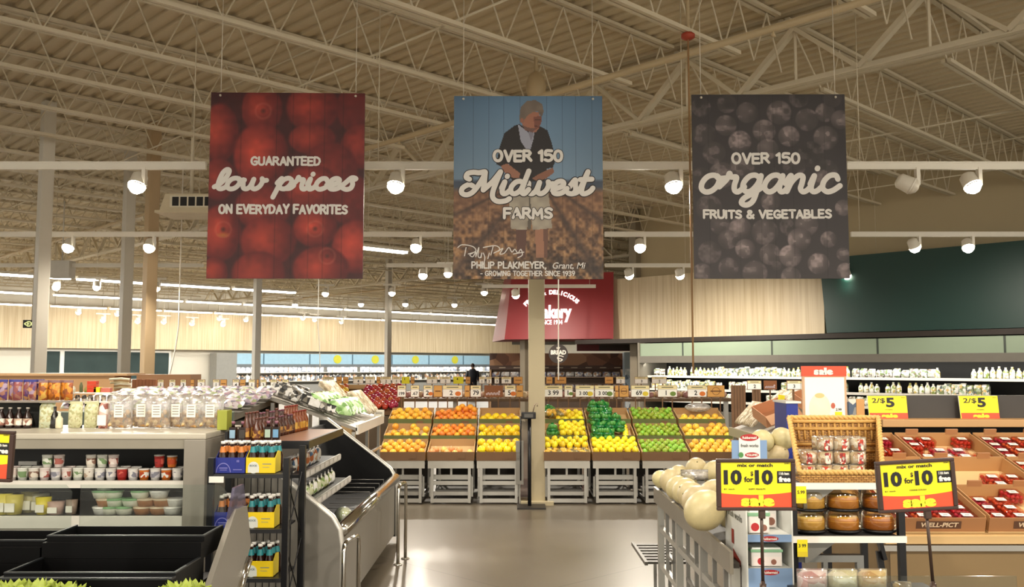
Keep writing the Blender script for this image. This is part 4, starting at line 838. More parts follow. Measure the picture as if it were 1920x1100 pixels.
# ================================================================ LEFT: COOLER, RACK, CASE, BLACK BINS
GREY = M('#938d82', .5, .1, .04, 2.0); LGREY = M('#c4bfb3', .45, .1, .04, 2.0); CREAM = M('#c4bdac', .4, .05, .03, 2.0); CHROME = M('#d8d6d0', .14, 1.0, .03)
GLASS = CLEAR('#f2f6f4', .10)
def pillow(m, w, d, h, c=(0, 0, 0), n=6, pinch=.9, R=None):
    """soft filled bag: flat seams left and right, bulging faces"""
    c = Vector(c); R = R or Matrix.Identity(3); vs = []; fs = []
    for side in (-1, 1):
        for j in range(n + 1):
            for i in range(n + 1):
                a, b = i / n * 2 - 1, j / n * 2 - 1; q = max(0, (1 - abs(a) ** 3) * (1 - abs(b) ** 3)) ** .5
                vs.append(c + R @ Vector((a * w / 2 * (1 - .06 * (1 - abs(b)) * 0), side * d / 2 * q, (b + 1) * h / 2)))
    k = (n + 1) ** 2
    for j in range(n):
        for i in range(n):
            q = j * (n + 1) + i; fs.append((q, q + 1, q + n + 2, q + n + 1)); fs.append((k + q, k + q + n + 1, k + q + n + 2, k + q + 1))
    return m.add(vs, fs, True)
# ---- long grey open cooler
CY = 5.35; CZ = W(200, 812, CY).z; xr, xe = W(343, 900, CY).x, -1.79; XL = -4.2
t = thing('open_cooler', 'long grey open cooler with dark shelves at the left, tubs inside', 'cooler', (0, CY, 0)); z842 = W(200, 842, CY).z; zs = W(200, 908, CY).z; zd = W(200, 972, CY).z
m = MB(); m.bb(XL, xe, 0, .75, CZ - .035, CZ, .008); m.build('counter_top', CREAM, t)
m = MB(); m.prism([(XL, .01, CZ - .035), (XL, .16, CZ - .035), (XL, .12, z842), (XL, .03, z842)], (xr - XL, 0, 0)); m.build('canopy', M('#bdb6a6', .4, .1), t)
m = MB(); m.bb(XL, xr, .72, .75, .1, CZ - .036); m.build('back_panel', M('#1b1a19', .5), t)
m = MB(); m.bb(xr, xe, .0, .75, .02, CZ - .036, .006); m.build('end_panel', GREY, t)
m = MB(); m.bb(XL, xr, .10, .72, zs - .02, zs); m.build('shelf', M('#3a3936', .5), t); m = MB(); m.bb(XL, xr, .07, .10, zs - .03, zs + .012); m.build('shelf_price_strip', M('#ddd9cf', .4), t)
m = MB(); m.bb(XL, xr, .03, .72, zd - .04, zd); m.build('deck', M('#3a3936', .5), t); m = MB(); m.bb(XL, xr, 0, .03, zd - .055, zd + .012); m.build('deck_price_strip', M('#ddd9cf', .4), t)
m = MB(); m.bb(XL, xr, 0, .7, .02, zd - .056); m.build('base', GREY, t)
for px in (110, 195, 270):
    m = MB(); x = W(px, 815, CY).x; m.lathe([(.012, 0), (.009, .004), (0, .005)], 10, (x, .0, 0)); 
for x in (W(40, 860, CY + .6).x,): m = MB(); m.bb(x - .05, x + .07, .66, .70, W(40, 868, CY + .66).z - .012, W(40, 868, CY + .66).z + .012); m.build('thermometer_strip', WHT, t)
# tubs and cups on the shelves
def tub(name, r, h, col, lid, lab=None, pic=None):
    root = thing(name, '', 'tub'); m = MB(); m.lathe([(r * .8, 0), (r * .98, h * .86), (r * .98, h * .9)], 14); m.build('cup', M(col, .35, 0, .08, 30), root)
    m = MB(); m.lathe([(r * 1.03, h * .88), (r * 1.03, h * .97), (r * .95, h), (0, h)], 14); m.build('lid', M(lid, .3, 0, .05), root)
    if lab: m = MB(); m.lathe([(r * .90, h * .25), (r * .965, h * .72)], 14); m.v = [(x * 1.012, y * 1.012, z) for x, y, z in m.v]; m.f = m.f[:14]; m.mi = m.mi[:14]; m.sm = m.sm[:14]; m.build('wrapper', PATCH(lab, 45, .4, .5), root)
    return Proto(root)
TUBS = {'cream': tub('dip_tub', .0305, .075, '#ece6da', '#f2eee6', ['#ece6da', '#b9a08a', '#e8dfcf', '#8d6a5a']), 'pink': tub('dip_tub', .0305, .075, '#eadad4', '#efe2dc', ['#e8d4cc', '#b0645a', '#efe6dd']), 'green': tub('dip_tub', .0305, .075, '#e6e8dc', '#eef0e6', ['#e9ece0', '#7d9a6a', '#dfe3d2']),
        'orange': tub('salsa_tub', .0305, .07, '#d8762a', '#f0ede6', ['#f0ece4', '#d8702a', '#b8481f']), 'red': tub('salsa_tub', .0305, .075, '#b8332a', '#d8d4cc', ['#a82a26', '#d86a5a', '#7a1f1c']), 'white': tub('yogurt_tub', .0305, .072, '#efece6', '#e4e2dc', ['#eeeae4', '#c8c6cc', '#8a8a96'])}
sy = CY + .19
def tubrow(seq, py, D, z, gl):
    for px, kind, lab in seq: TUBS[kind].put((W(px, py, D).x, D, z), rng.uniform(0, 6), lab, gl)
cool = ['pink', 'green', 'cream', 'red', 'cream', 'pink', 'white']
gtx = {'pink': 'pinkish', 'green': 'green and white', 'cream': 'cream', 'orange': 'orange', 'red': 'red', 'white': 'white'}
lo = [(22 + 20.7 * i, k) for i, k in enumerate(['pink', 'green', 'cream', 'pink', 'white', 'pink', 'green', 'cream', 'white', 'white', 'red', 'white', 'orange', 'white', 'orange', 'white'])]
tubrow([(p, k, '%s tub standing on the upper cooler shelf' % gtx[k]) for p, k in lo], 890, sy, zs, 'small tubs along the upper cooler shelf')
tubrow([(p + 6, k, '%s tub in the second line of the upper cooler shelf' % gtx[k]) for p, k in lo if k != 'orange'], 890, sy + .09, zs, 'tubs in the second line of the upper shelf')
st = [(88, 'green'), (110, 'pink'), (170, 'cream'), (191, 'green'), (212, 'pink'), (298, 'red'), (322, 'orange')]
for p, k in st: TUBS[k].put((W(p, 890, sy + .02).x, sy + .02, zs + .076), rng.uniform(0, 6), '%s tub stacked on the upper cooler shelf, %s' % (gtx[k], {88: 'far left', 110: 'second from the left', 170: 'third from the left', 191: 'middle one', 212: 'third from the right', 298: 'second from the grey panel', 322: 'beside the grey panel'}[p]), None)
def flat_tub(col, lid):
    root = thing('salad_tub', '', 'tub'); m = MB(); m.lathe([(.044, 0), (.056, .034), (.056, .038)], 16); m.build('cup', M(col, .35, 0, .25, 40), root); m = MB(); m.lathe([(.058, .036), (.058, .044), (.05, .047), (0, .047)], 16); m.build('lid', M(lid, .3), root); return Proto(root)
FT = {'g': flat_tub('#dcdccb', '#7fae7a'), 'b': flat_tub('#a9744e', '#d8c4a8'), 'w': flat_tub('#d8d6d0', '#f0eee8')}
yy = CY + .16
for px, lv, k in ((192, 0, 'w'), (192, 1, 'b'), (190, 2, 'g'), (190, 3, 'w'), (207, 0, 'g'), (208, 1, 'g'), (234, 0, 'g'), (212, 2, 'g'), (240, 1, 'g'), (268, 0, 'b'), (268, 1, 'b'), (298, 0, 'b'), (298, 1, 'b'), (324, 0, 'w'), (324, 1, 'w'), (298, 2, 'w'), (262, 2, 'g')):
    FT[k].put((W(px, 960, yy).x + (.02 if lv % 2 else 0), yy + (0.0 if px != 207 else .0), zd + lv * .0475), 0, {'g': 'flat clear tub with green lid on the lower cooler deck', 'b': 'flat tub of brown salad on the lower cooler deck', 'w': 'flat tub with white lid on the lower cooler deck'}[k], {'g': 'green lidded flat tubs', 'b': 'brown flat tubs', 'w': 'white lidded flat tubs'}[k])
def pot(col, h, r, lab): 
    root = thing('juice_pot', lab, 'tub'); m = MB(); m.lathe([(r * .8, 0), (r, h), (0, h)], 14); m.build('cup', M(col, .4, 0, .12, 20), root); m = MB(); m.bb(-r * .55, r * .55, -r - .003, -r + .004, h * .15, h * .6); m.build('sticker', PAPER, root); return root
for px, c, h, r, lab in ((6, '#e6d55a', .12, .05, 'yellow pot at the left end of the lower cooler deck'), (26, '#dccb62', .115, .052, 'yellow pot with white sticker on the lower cooler deck'), (42, '#b8ad7c', .12, .05, 'olive pot beside the yellow ones on the lower deck'), (62, '#c9c3a8', .11, .05, 'pale pot standing behind the bright yellow cup'), (81, '#ecd83a', .10, .045, 'bright yellow cup on the lower cooler deck'), (105, '#c9a79a', .075, .05, 'low pinkish tub right of the bright yellow cup'), (134, '#9a8878', .085, .034, 'small brown jar alone right of the yellow cups')):
    o = pot(c, h, r, lab); o.location = (W(px, 960, yy).x, yy + (.08 if px in (62, 42) else 0), zd + .002)
# ---- goods standing on the cooler top
TY = CY + .42
def bottle(name, cat, glass, cap, lab, r, h, neck=.35):
    root = thing(name, '', cat); m = MB(); m.lathe([(r * .95, 0), (r, .01), (r, h * (.6 - neck * .2)), (r * .42, h * .78), (r * .36, h * .94), (r * .36, h * .95)], 12); m.build('glass', glass, root)
    m = MB(); m.lathe([(r * .43, h * .93), (r * .43, h), (0, h)], 10); m.build('cap', cap, root)
    if lab: m = MB(); m.lathe([(r * 1.02, h * .14), (r * 1.02, h * .46)], 12); m.f = m.f[:12]; m.mi = m.mi[:12]; m.sm = m.sm[:12]; m.build('paper_label', lab, root)
    return Proto(root)
DK = M('#241411', .15, 0, .1); BR = M('#4b2413', .18, 0, .15, 10); AMB = M('#7a3c16', .2, 0, .15, 10)
BV = bottle('vinegar_bottle', 'bottle', DK, M('#c9c2b8', .4), PATCH(['#b9a08a', '#e3dccf', '#8a5a4a'], 40, .5, .6), .026, .13)
for i, px in enumerate((2, 18.5, 35, 51.5)): BV.put((W(px, 790, TY).x, TY, CZ), rng.uniform(0, 6), 'dark dressing bottle in the row under the purple snack bags', 'dark dressing bottles')
t = thing('snack_shelf', 'small black shelf on the cooler top holding snack bags', 'shelf', (0, TY, CZ)); x0, x1 = W(-40, 750, TY).x, W(69, 750, TY).x; zz = W(30, 754, TY).z - CZ
m = MB(); m.bb(x0, x1, .12, .13, 0, zz); m.build('back_panel', M('#0f120f', .6), t); m = MB(); m.bb(x0, W(132, 750, TY).x, -.04, .13, zz, zz + .01); m.build('shelf', M('#8a827a', .5), t)
for x in (x0, x1, W(131, 750, TY).x): m = MB(); m.bb(x - .006, x + .006, .10, .12, 0, zz); m.build('post', BLACK, t)
def bag(name, cat, cols, w, d, h, top='#b9b2c4', sc=40):
    root = thing(name, '', cat); m = MB(); pillow(m, w, d, h); m.build('pouch', PATCH(cols, sc, .35, .8), root); m = MB(); m.bb(-w / 2, w / 2, -.004, .004, h - .004, h + .012); m.build('seal', M(top, .4), root); return Proto(root)
PB = bag('snack_bag', 'bag', ['#7a4f6a', '#9a6a5a', '#b98a5a', '#5a3a6a', '#8a4a4a', '#a08aa0'], .055, .04, .12, '#3f3f8a'); OB = bag('snack_bag', 'bag', ['#b86a22', '#d88a2a', '#8a4a1a', '#c9a04a', '#a0522a'], .055, .04, .115, '#8a6a6a')
for i, px in enumerate((2, 16, 29, 43, 57, 66)): PB.put((W(px, 750, TY).x, TY + .02 + (i % 2) * .03, CZ + zz + .01), rng.uniform(-.2, .2), 'purple snack bag standing on the small black shelf', 'purple snack bags')
for i, px in enumerate((77, 89, 101, 113, 125)): OB.put((W(px, 750, TY).x, TY + .02 + (i % 2) * .03, CZ + zz + .01), rng.uniform(-.2, .2), 'orange snack bag standing on the small black shelf', 'orange snack bags')
GBAG = [('#c6cdb0', 85, .10, .16, 'pale green upright bag beside the dark dressing bottles'), (None,) * 5, ('#c9c8a0', 138, .09, .155, 'pale yellow green bag, first of a pair on the cooler top'), ('#c3c49a', 168, .09, .155, 'pale yellow green bag, second of a pair on the cooler top')]
for c, px, w, h, lab in GBAG:
    if c: root = thing('pasta_bag', lab, 'bag', (W(px + 3, 790, TY).x, TY, CZ + .002)); m = MB(); pillow(m, w, .06, h); m.build('pouch', PATCH([c, '#b9b48c', '#d3d3b2', c, '#aaa878'], 70, .4), root); m = MB(); m.bb(-w / 2, w / 2, -.003, .003, h - .003, h + .012); m.build('seal', M(c, .4), root)
BV2 = bottle('sauce_bottle', 'bottle', M('#17110f', .2), M('#3a3a3a', .4), None, .026, .135); BV2.put((W(102, 790, TY).x, TY, CZ), 0, 'black bottle between the pale green bags on the cooler top')
BV3 = bottle('cheese_jar', 'jar', M('#d8d2b4', .35, 0, .2, 40), M('#e6e2d6', .4), None, .022, .10, .0); BV3.put((W(114, 790, TY).x, TY - .02, CZ), 0, 'slim pale jar beside the black bottle')
root = thing('pink_bag', 'pink and red tall bag next to the clear bags on the cooler top', 'bag', (W(195, 790, TY).x, TY, CZ)); m = MB(); pillow(m, .07, .05, .16); m.build('pouch', PATCH(['#c98a7a', '#d8b0a4', '#8a4a3e', '#efe2dc'], 30, .4), root); m = MB(); m.bb(-.03, .025, -.031, -.026, .02, .085); m.build('paper_label', PAPER, root)
CB = thing('clear_bag', '', 'bag'); m = MB(); pillow(m, .155, .07, .21, n=8); m.build('film', CLEAR('#ffffff', .22, .2, '#f3efe9'), CB)
m = MB(); rr = random.Random(5)
for k in range(40): m.ball((rr.uniform(-.055, .055), rr.uniform(-.018, .018), .018 + rr.random() ** 1.3 * .085), (rr.uniform(.012, .02), .008, rr.uniform(.01, .016)), 7, 5, Matrix.Rotation(rr.uniform(0, 3), 3, 'Y'))
m.build('crackers', PATCH(['#c9a268', '#b98a4e', '#ddc08a', '#a87a44'], 40, .6), CB); m = MB(); m.bb(-.028, .028, -.0375, -.035, .07, .15); m.m = 1
for k in range(4): m.bb(-.02, .02, -.0385, -.0372, .085 + k * .016, .091 + k * .016)
m.build('paper_label', [PAPER, M('#9a948a', .6)], CB); CB = Proto(CB)
for px, lab in ((228, 'first of the large clear bags of crackers on the cooler top, from the left'), (264, 'second of the large clear bags of crackers on the cooler top'), (298, 'third large clear bag of crackers, in the middle of the cooler top'), (330, 'fourth large clear bag of crackers on the cooler top'), (364, 'fifth large clear bag of crackers on the cooler top'), (398, 'large clear bag of crackers beside the olive box')):
    CB.put((W(px, 790, TY).x, TY + (.03 if px in (264, 330) else -.02), CZ), rng.uniform(-.12, .12), lab)
root = one('carton', MB().bb(-.03, .03, -.05, .05, 0, .12, .004), M('#9aa03a', .5), 'olive green carton standing at the corner of the cooler top', 'box', None, (W(421, 790, TY - .1).x, TY - .1, CZ))
# white two-tier jar shelf
t = thing('jar_shelf', 'white two tier shelf of small jars behind the pale bags', 'shelf', (0, TY + .28, CZ)); YS = TY + .28; x0, x1 = W(128, 740, YS).x, W(212, 740, YS).x; za, zb2 = W(170, 752, YS).z - CZ, W(170, 735, YS).z - CZ
for z in (za, zb2): m = MB(); m.bb(x0, x1, -.04, .06, z - .008, z); m.build('shelf', WHT, t)
for x in (x0, x1): m = MB(); m.bb(x - .006, x + .006, .05, .06, 0, zb2); m.build('post', WHT, t)
J = Proto(tag(MB().lathe([(.014, 0), (.016, .004), (.016, .03), (.012, .036), (.012, .04), (0, .04)], 10).build('spice_jar', PATCH(['#8a8078', '#d8d2c6', '#4a4440', '#b9a890'], 60, .4, .9)), '', 'jar'))
for i in range(7): J.put((x0 + .02 + i * (x1 - x0 - .04) / 6, YS, CZ + za), i, 'small grey jar on the lower white jar shelf', 'small jars on the lower jar shelf')
for px, c, w, h, lab in ((137, '#c9c4b0', .03, .04, 'small pale jar at the left of the upper jar shelf'), (152, '#5a5f3a', .022, .065, 'slim dark green bottle on the upper jar shelf'), (163, '#8a8a3a', .03, .035, 'olive jar on the upper jar shelf'), (174, '#c8432a', .06, .075, 'stack of red boxes on the upper jar shelf'), (184, '#e2cf2a', .04, .035, 'yellow box on the upper jar shelf'), (200, '#c06a5a', .06, .03, 'pinkish box at the right of the upper jar shelf')):
    m = MB(); x = W(px, 730, YS).x
    if w < .035: m.lathe([(w / 2, 0), (w / 2, h * .7), (w * .3, h * .85), (w * .3, h), (0, h)], 10, (x, YS, CZ + zb2))
    else:
        n = 3 if h > .06 else 1
        for k in range(n): m.bb(x - w / 2, x + w / 2, YS - .02, YS + .02, CZ + zb2 + k * h / n + .0005, CZ + zb2 + (k + 1) * h / n - .001)
    one('jar' if w < .035 else 'small_box', m, M(c, .4, 0, .15, 20), lab, 'jar' if w < .035 else 'box')
# ---- beer rack
RX0, RX1 = W(396, 900, 5.05).x, W(537, 900, 5.05).x; RB = 5.37
t = thing('wire_rack', 'black metal rack of six packs standing before the low case', 'rack', (0, 5.05, 0)); zt = W(400, 858, 5.05).z; ztb = W(567, 834, RB).z; XP = W(567, 900, RB).x
for x in (RX0, RX1): m = MB(); m.bb(x - .016, x + .016, -.016, .016, 0, zt); m.build('post', BLACKM, t)
for x in (RX0, XP): m = MB(); m.bb(x - .018, x + .018, RB - 5.05 - .018, RB - 5.05 + .018, 0, ztb); m.build('post', BLACKM, t)
SZ = [W(470, 888, 5.05).z, W(470, 991, 5.05).z, W(470, 1083, 5.05).z]
for z in SZ:
    m = MB(); m.bb(RX0 + .017, RX1 - .017, -.005, .30, z - .012, z); m.m = 1; m.bb(RX0 + .017, RX1 - .017, -.014, -.005, z - .022, z + .0); m.build('shelf', [BLACKM, M('#3a3a3c', .3, .4)], t)
m = MB()
for a, b in ((.25, .62), (.62, .25), (.62, 1.0), (1.0, .62)): m.tube([(RX1, .0, a), (XP, RB - 5.05, b)], .004, 5, False)
m.build('side_brace', BLACKM, t)
m = MB()
for k in range(9): x = RX0 + .05 + k * (RX1 - RX0 - .1) / 8; m.tube([(x, RB - 5.05, .1), (x, RB - 5.05, SZ[0] - .02)], .003, 4, False)
m.build('back_wires', BLACKM, t); m = MB(); m.bb(RX0 - .005, RX0 + .075, -.024, -.017, SZ[0] - .045, SZ[0] - .012); m.build('price_tag', WHT, t)
BB = thing('beer_bottle', '', 'bottle'); m = MB(); m.lathe([(.024, 0), (.0245, .004), (.0245, .085), (.012, .125), (.0105, .155)], 12); m.build('glass', M('#2a130b', .15, 0, .1), BB); m = MB(); m.lathe([(.0135, .152), (.0135, .164), (.011, .167), (0, .167)], 10); m.build('cap', M('#e9e6df', .4), BB)
m = MB(); m.lathe([(.0185, .106), (.0125, .138)], 10); m.f = m.f[:10]; m.mi = m.mi[:10]; m.sm = m.sm[:10]; m.v = [(x * 1.03, y * 1.03, z) for x, y, z in m.v]; NECKME = m; m.build('neck_label', M('#1f7f86', .4), BB); BT = Proto(BB)
BB2 = dup(BB, (0, 0, 0)); [setattr(c, 'data', c.data.copy()) or c.data.materials.__setitem__(0, M('#c9762a', .4)) for c in BB2.children if 'neck' in c.name]; BO = Proto(BB2)
def carrier(loc, col, side, label, art):
    t = thing('six_pack_carrier', label, 'carton', loc); w, d, h = .162, .118, .085; m = MB(); P = Plane((-w / 2, 0, 0), (1, 0, 0), (0, 0, 1)); m.bb(-w / 2, w / 2, 0, .003, .001, h); m.m = 1
    if art == 'y':
        m.disc(P, w * .26, h * .36, w * .19, .001, 20, h * .38); m.m = 1; m.rect(P, w * .07, w * .45, .003, h * .36, .0016); m.m = 2; m.text(P, 'BOCK', w * .13, w * .39, h * .42, h * .55, .0026, .03); m.rect(P, w * .56, w * .86, h * .56, h * .61, .001); m.rect(P, w * .56, w * .80, h * .36, h * .39, .001)
    else:
        n = 24
        for k in range(n):
            a, b = PI * k / n, PI * (k + 1) / n; r = w * .25; q = h * .62
            m.add([P(w * .27 + r * math.cos(a), .004 + q * math.sin(a), .001), P(w * .27 + r * math.cos(b), .004 + q * math.sin(b), .001), P(w * .27 + r * .9 * math.cos(b), .004 + q * .9 * math.sin(b), .001), P(w * .27 + r * .9 * math.cos(a), .004 + q * .9 * math.sin(a), .001)], [(3, 2, 1, 0)])
        m.m = 1; m.rect(P, w * .13, w * .41, h * .3, h * .36, .001); m.rect(P, w * .15, w * .39, h * .18, h * .22, .001); m.rect(P, w * .6, w * .9, h * .2, h * .25, .001); m.text(P, 'II', w * .72, w * .8, h * .7, h * .85, .001, .03)
    m.build('front_panel', [M(col, .45, 0, .05), M('#d6d9d2' if art == 'y' else '#7f7cc0', .5), M('#6f7f86' if art == 'y' else '#9a98d0', .5)], t)
    m = MB(); m.bb(-w / 2, w / 2, d - .003, d, .001, h); m.bb(-w / 2 + .003, w / 2 - .003, .003, d - .003, .001, .003); m.build('box_back', M(side, .5), t)
    for x in (-w / 2, w / 2 - .003):
        m = MB(); m.prism([(x, .003, .003), (x, d - .003, .003), (x, d - .003, h * 1.3), (x, d * .5, h * 1.4), (x, .003, h)], (.003, 0, 0)); m.build('end_panel', M(side, .5), t)
    for i in range(3):
        for j in range(2):
            (BT if art == 'y' else BO).put((loc[0] - .051 + i * .051, loc[1] + .031 + j * .056, loc[2] + .0035), rng.uniform(0, 6), 'brown beer bottle in the %s' % label.replace(' six pack', ' six pack,', 1) if False else 'brown beer bottle inside the ' + label, 'bottles: ' + label)
    return t
xa, xb = W(432, 880, 5.07).x, W(491, 880, 5.07).x
for k, nm in ((0, 'top'), (1, 'middle'), (2, 'bottom')):
    if k < 2: carrier((xa, 5.065, SZ[k] + .002), '#1e2b86', '#1a2570', 'blue six pack carrier on the %s rack shelf' % nm, 'b')
    carrier((xb - .006, 5.065, SZ[k] + .002), '#e8c81a', '#d8c23a', 'yellow six pack carrier on the %s rack shelf' % nm, 'y')
    for j, x in enumerate((xa, xb)):
        if k == 2 and j == 0: continue
        for i in range(3): (BT if j else BO).put((x - .053 + i * .053, 5.22, SZ[k]), rng.uniform(0, 6), 'brown beer bottle standing loose behind the carriers on the %s rack shelf' % nm, 'loose bottles at the back of the %s rack shelf' % nm)
# ---- sauce shelf at the near end of the case
SH = ztb + .015; SX0, SX1 = W(428, 830, 5.42).x, W(574, 830, 5.42).x; SY1 = 6.5
t = thing('sauce_shelf', 'brown topped shelf with black edge carrying rows of sauce bottles', 'shelf', (0, 5.42, 0))
m = MB(); m.bb(SX0, SX1, 0, SY1 - 5.42, SH - .02, SH); m.build('shelf_board', M('#8a5c42', .3, 0, .12, 6), t); m = MB(); m.bb(SX0 - .02, SX1 + .02, -.012, 0, SH - .04, SH + .006); m.bb(SX1, SX1 + .02, 0, SY1 - 5.42, SH - .04, SH + .006); m.build('edge_trim', BLACKM, t)
for x, y in ((SX0 + .02, .02),): m = MB(); m.bb(x - .015, x + .015, y - .015, y + .015, 0, SH - .02); m.build('post', BLACKM, t)
m = MB(); m.bb(SX0 - .02, SX0 - .005, 0, SY1 - 5.42, SH, SH + .06); m.build('back_rail', BLACKM, t)
SB = [bottle('sauce_bottle', 'bottle', g, c, l, .024, hh, nk) for g, c, l, hh, nk in ((BR, M('#5a2a1a', .4), PATCH(['#7a4a22', '#b98a3a', '#5a2a14'], 40, .5, .6), .135, .2), (M('#3a1c12', .2), M('#6a3a4a', .4), PATCH(['#6a4a2a', '#a87a3a', '#4a2a1a'], 40, .5, .6), .125, .2), (AMB, M('#7a2a1a', .4), PATCH(['#b9862a', '#8a5a1a', '#c9a04a'], 40, .5, .6), .14, .2))]
n = 0
for r_, (dx, z0) in enumerate(((.075, 0), (.02, .0))):
    for k in range(17):
        y = 5.455 + k * .061; x = SX0 + .045 + (.11 if r_ == 0 else .05) + k * .0042
        SB[0 if k < 3 else (2 if k > 11 else (1 if k % 3 else 0))].put((x, y, SH), rng.uniform(0, 6), 'brown sauce bottle in the %s row on the shelf above the beer rack' % ('front' if r_ == 0 else 'back'), '%s row of sauce bottles' % ('front' if r_ == 0 else 'back'), (1, 1, 1 if r_ == 0 else 1.25))
for px, c, lab in ((437, '#8fb0c8', 'light blue labelled flask at the front corner of the sauce shelf'), (455, '#3a3430', 'dark square bottle second on the sauce shelf'), (503, '#a8c0b0', 'dark jar with pale green label on the sauce shelf'), (518, '#6a9ac0', 'slim bottle with blue label on the sauce shelf')):
    y = 5.445 if px < 470 else 5.50; x = W(px, 815, y).x; root = thing('flask_bottle', lab, 'bottle', (x, y - .0, SH)); m = MB(); m.bb(-.021, .021, -.016, .016, 0, .085, .006); m.lathe([(.012, .085), (.009, .1), (.009, .105)], 8); m.build('glass', DK, root); m = MB(); m.bb(-.016, .016, -.0185, -.0165, .02, .068); m.build('paper_label', M(c, .5), root); m = MB(); m.lathe([(.011, .103), (.011, .118), (0, .118)], 8); m.build('cap', M('#8a5a6a', .4), root)
# ---- low self-service case along the aisle
KX = -1.06; KY0, KY1 = 5.72, 8.4
PR = [(-1.77, .05), (-1.77, 1.10), (-1.70, 1.10), (-1.22, .735), (-1.12, .655), (-1.075, .58), (KX, .48), (KX, .05)]
t = thing('low_display_case', 'low slanted self service case with black inside along the aisle', 'cooler', (0, 0, 0))
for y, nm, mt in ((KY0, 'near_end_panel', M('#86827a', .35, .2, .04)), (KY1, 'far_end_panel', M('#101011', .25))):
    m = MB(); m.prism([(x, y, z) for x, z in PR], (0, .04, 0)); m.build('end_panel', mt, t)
    m = MB(); m.tube([(x, y + .02, z + .004) for x, z in PR[1:]], .022, 8); m.build('edge_trim', M('#cfccc4', .3, .4), t)
m = MB(); m.prism([(-1.76, KY0 + .04, .06), (-1.76, KY0 + .04, 1.06), (-1.72, KY0 + .04, 1.06), (-1.60, KY0 + .04, .5), (-1.60, KY0 + .04, .06)], (0, KY1 - KY0 - .04, 0)); m.build('back_wall', BLACK, t)
m = MB(); m.bb(-1.60, -1.09, KY0 + .04, KY1, .44, .47); m.build('deck', BLACK, t)
m = MB(); m.bb(-1.09, KX - .01, KY0 + .04, KY1 - .01, .07, .53); m.build('front_panel', M('#8f8a80', .35, .3, .04), t)
m = MB(); m.smooth = True; m.tube([(KX - .005, KY0 + .05, .575), (KX - .005, KY1 - .02, .575)], .045, 12); m.build('bumper', CHROME, t)
for x, z, nm in ((-1.32, .915, 'upper'), (-1.24, .75, 'lower')):
    m = MB(); m.bb(-1.70, x, KY0 + .05, 7.0, z - .02, z); m.build('shelf', BLACKM, t); m = MB(); m.bb(x, x + .012, KY0 + .05, 7.0, z - .03, z + .014); m.m = 1
    for k in range(8): m.bb(x + .012, x + .0135, KY0 + .1 + k * .155, KY0 + .2 + k * .155, z - .022, z + .008)
    m.build('price_strip', [M('#b9b7b2', .3, .2), M('#dcd8d2', .5)], t)
m = MB()
for k in range(4): y = 7.3 + k * .26; m.tube([(-1.5, y, .47), (-1.13, y, .47), (-1.13, y, .60), (-1.5, y, .60)], .004, 5)
m.build('wire_dividers', M('#6e6c68', .4, .4), t)
ML = bag('vegetable_pack', 'package', ['#e6e3da', '#c9a88a', '#b86a3a', '#efece6', '#4a6a8a', '#d8d6cc'], .10, .05, .10, '#efece6', 30); MG = bag('vegetable_pack', 'package', ['#e9e8e0', '#a8b06a', '#cfd3b0', '#f2f0ea', '#7a9a4a'], .11, .05, .085, '#efece6', 30)
for k in range(7): ML.put((-1.40, KY0 + .16 + k * .12, .915), PI / 2 + .2, 'white and orange vegetable pack on the upper shelf of the low case', 'packs on the upper shelf of the low case')
for k in range(8): MG.put((-1.32, KY0 + .16 + k * .12, .75), PI / 2 + .2, 'white and green vegetable pack on the lower shelf of the low case', 'packs on the lower shelf of the low case')
root = thing('wrapped_cabbage', 'pale wrapped cabbage lying alone in the well of the low case', 'vegetable', (W(650, 945, 6.5).x - .02, 6.5, .475)); m = MB(); m.ball((0, 0, .065), (.066, .066, .062), 14, 10); m.build('head', PATCH(['#dfe6b8', '#c9d890', '#eef0d8'], 20, .5), root); m = MB(); m.ball((0, 0, .067), (.071, .071, .068), 12, 8); m.build('film', CLEAR('#ffffff', .25, .2), root)
for lab, pts in (('chrome bumper hoop at the near corner of the low case', ((W(645, 1018, 5.32).x, 5.32), (W(673, 1012, 5.60).x, 5.60), W(645, 1018, 5.32).z)), ('chrome bumper hoop at the far corner of the low case', ((W(746, 1050, 7.45).x, 7.45), (W(760, 1040, 7.68).x, 7.68), W(750, 908, 7.5).z))):
    (xa_, ya), (xb_, yb), z = pts; m = MB(); m.smooth = True; c = .05; d = Vector((xb_ - xa_, yb - ya, 0)).normalized() * c; A, B = Vector((xa_, ya, 0)), Vector((xb_, yb, 0)); up = Vector((0, 0, 1))
    t = thing('bumper_hoop', lab, 'bumper', A); m.tube([Vector((0, 0, .01)), up * (z - c), up * (z - c * .3) + d * .3, up * z + d, B - A - d + up * z, B - A - d * .3 + up * (z - c * .3), B - A + up * (z - c), B - A + up * .01], .014, 10); m.build('hoop', CHROME, t)
    for q in (Vector((0, 0, 0)), B - A): m = MB(); m.lathe([(.035, 0), (.035, .008), (.018, .014)], 12, q); m.build('foot_flange', CHROME, t)
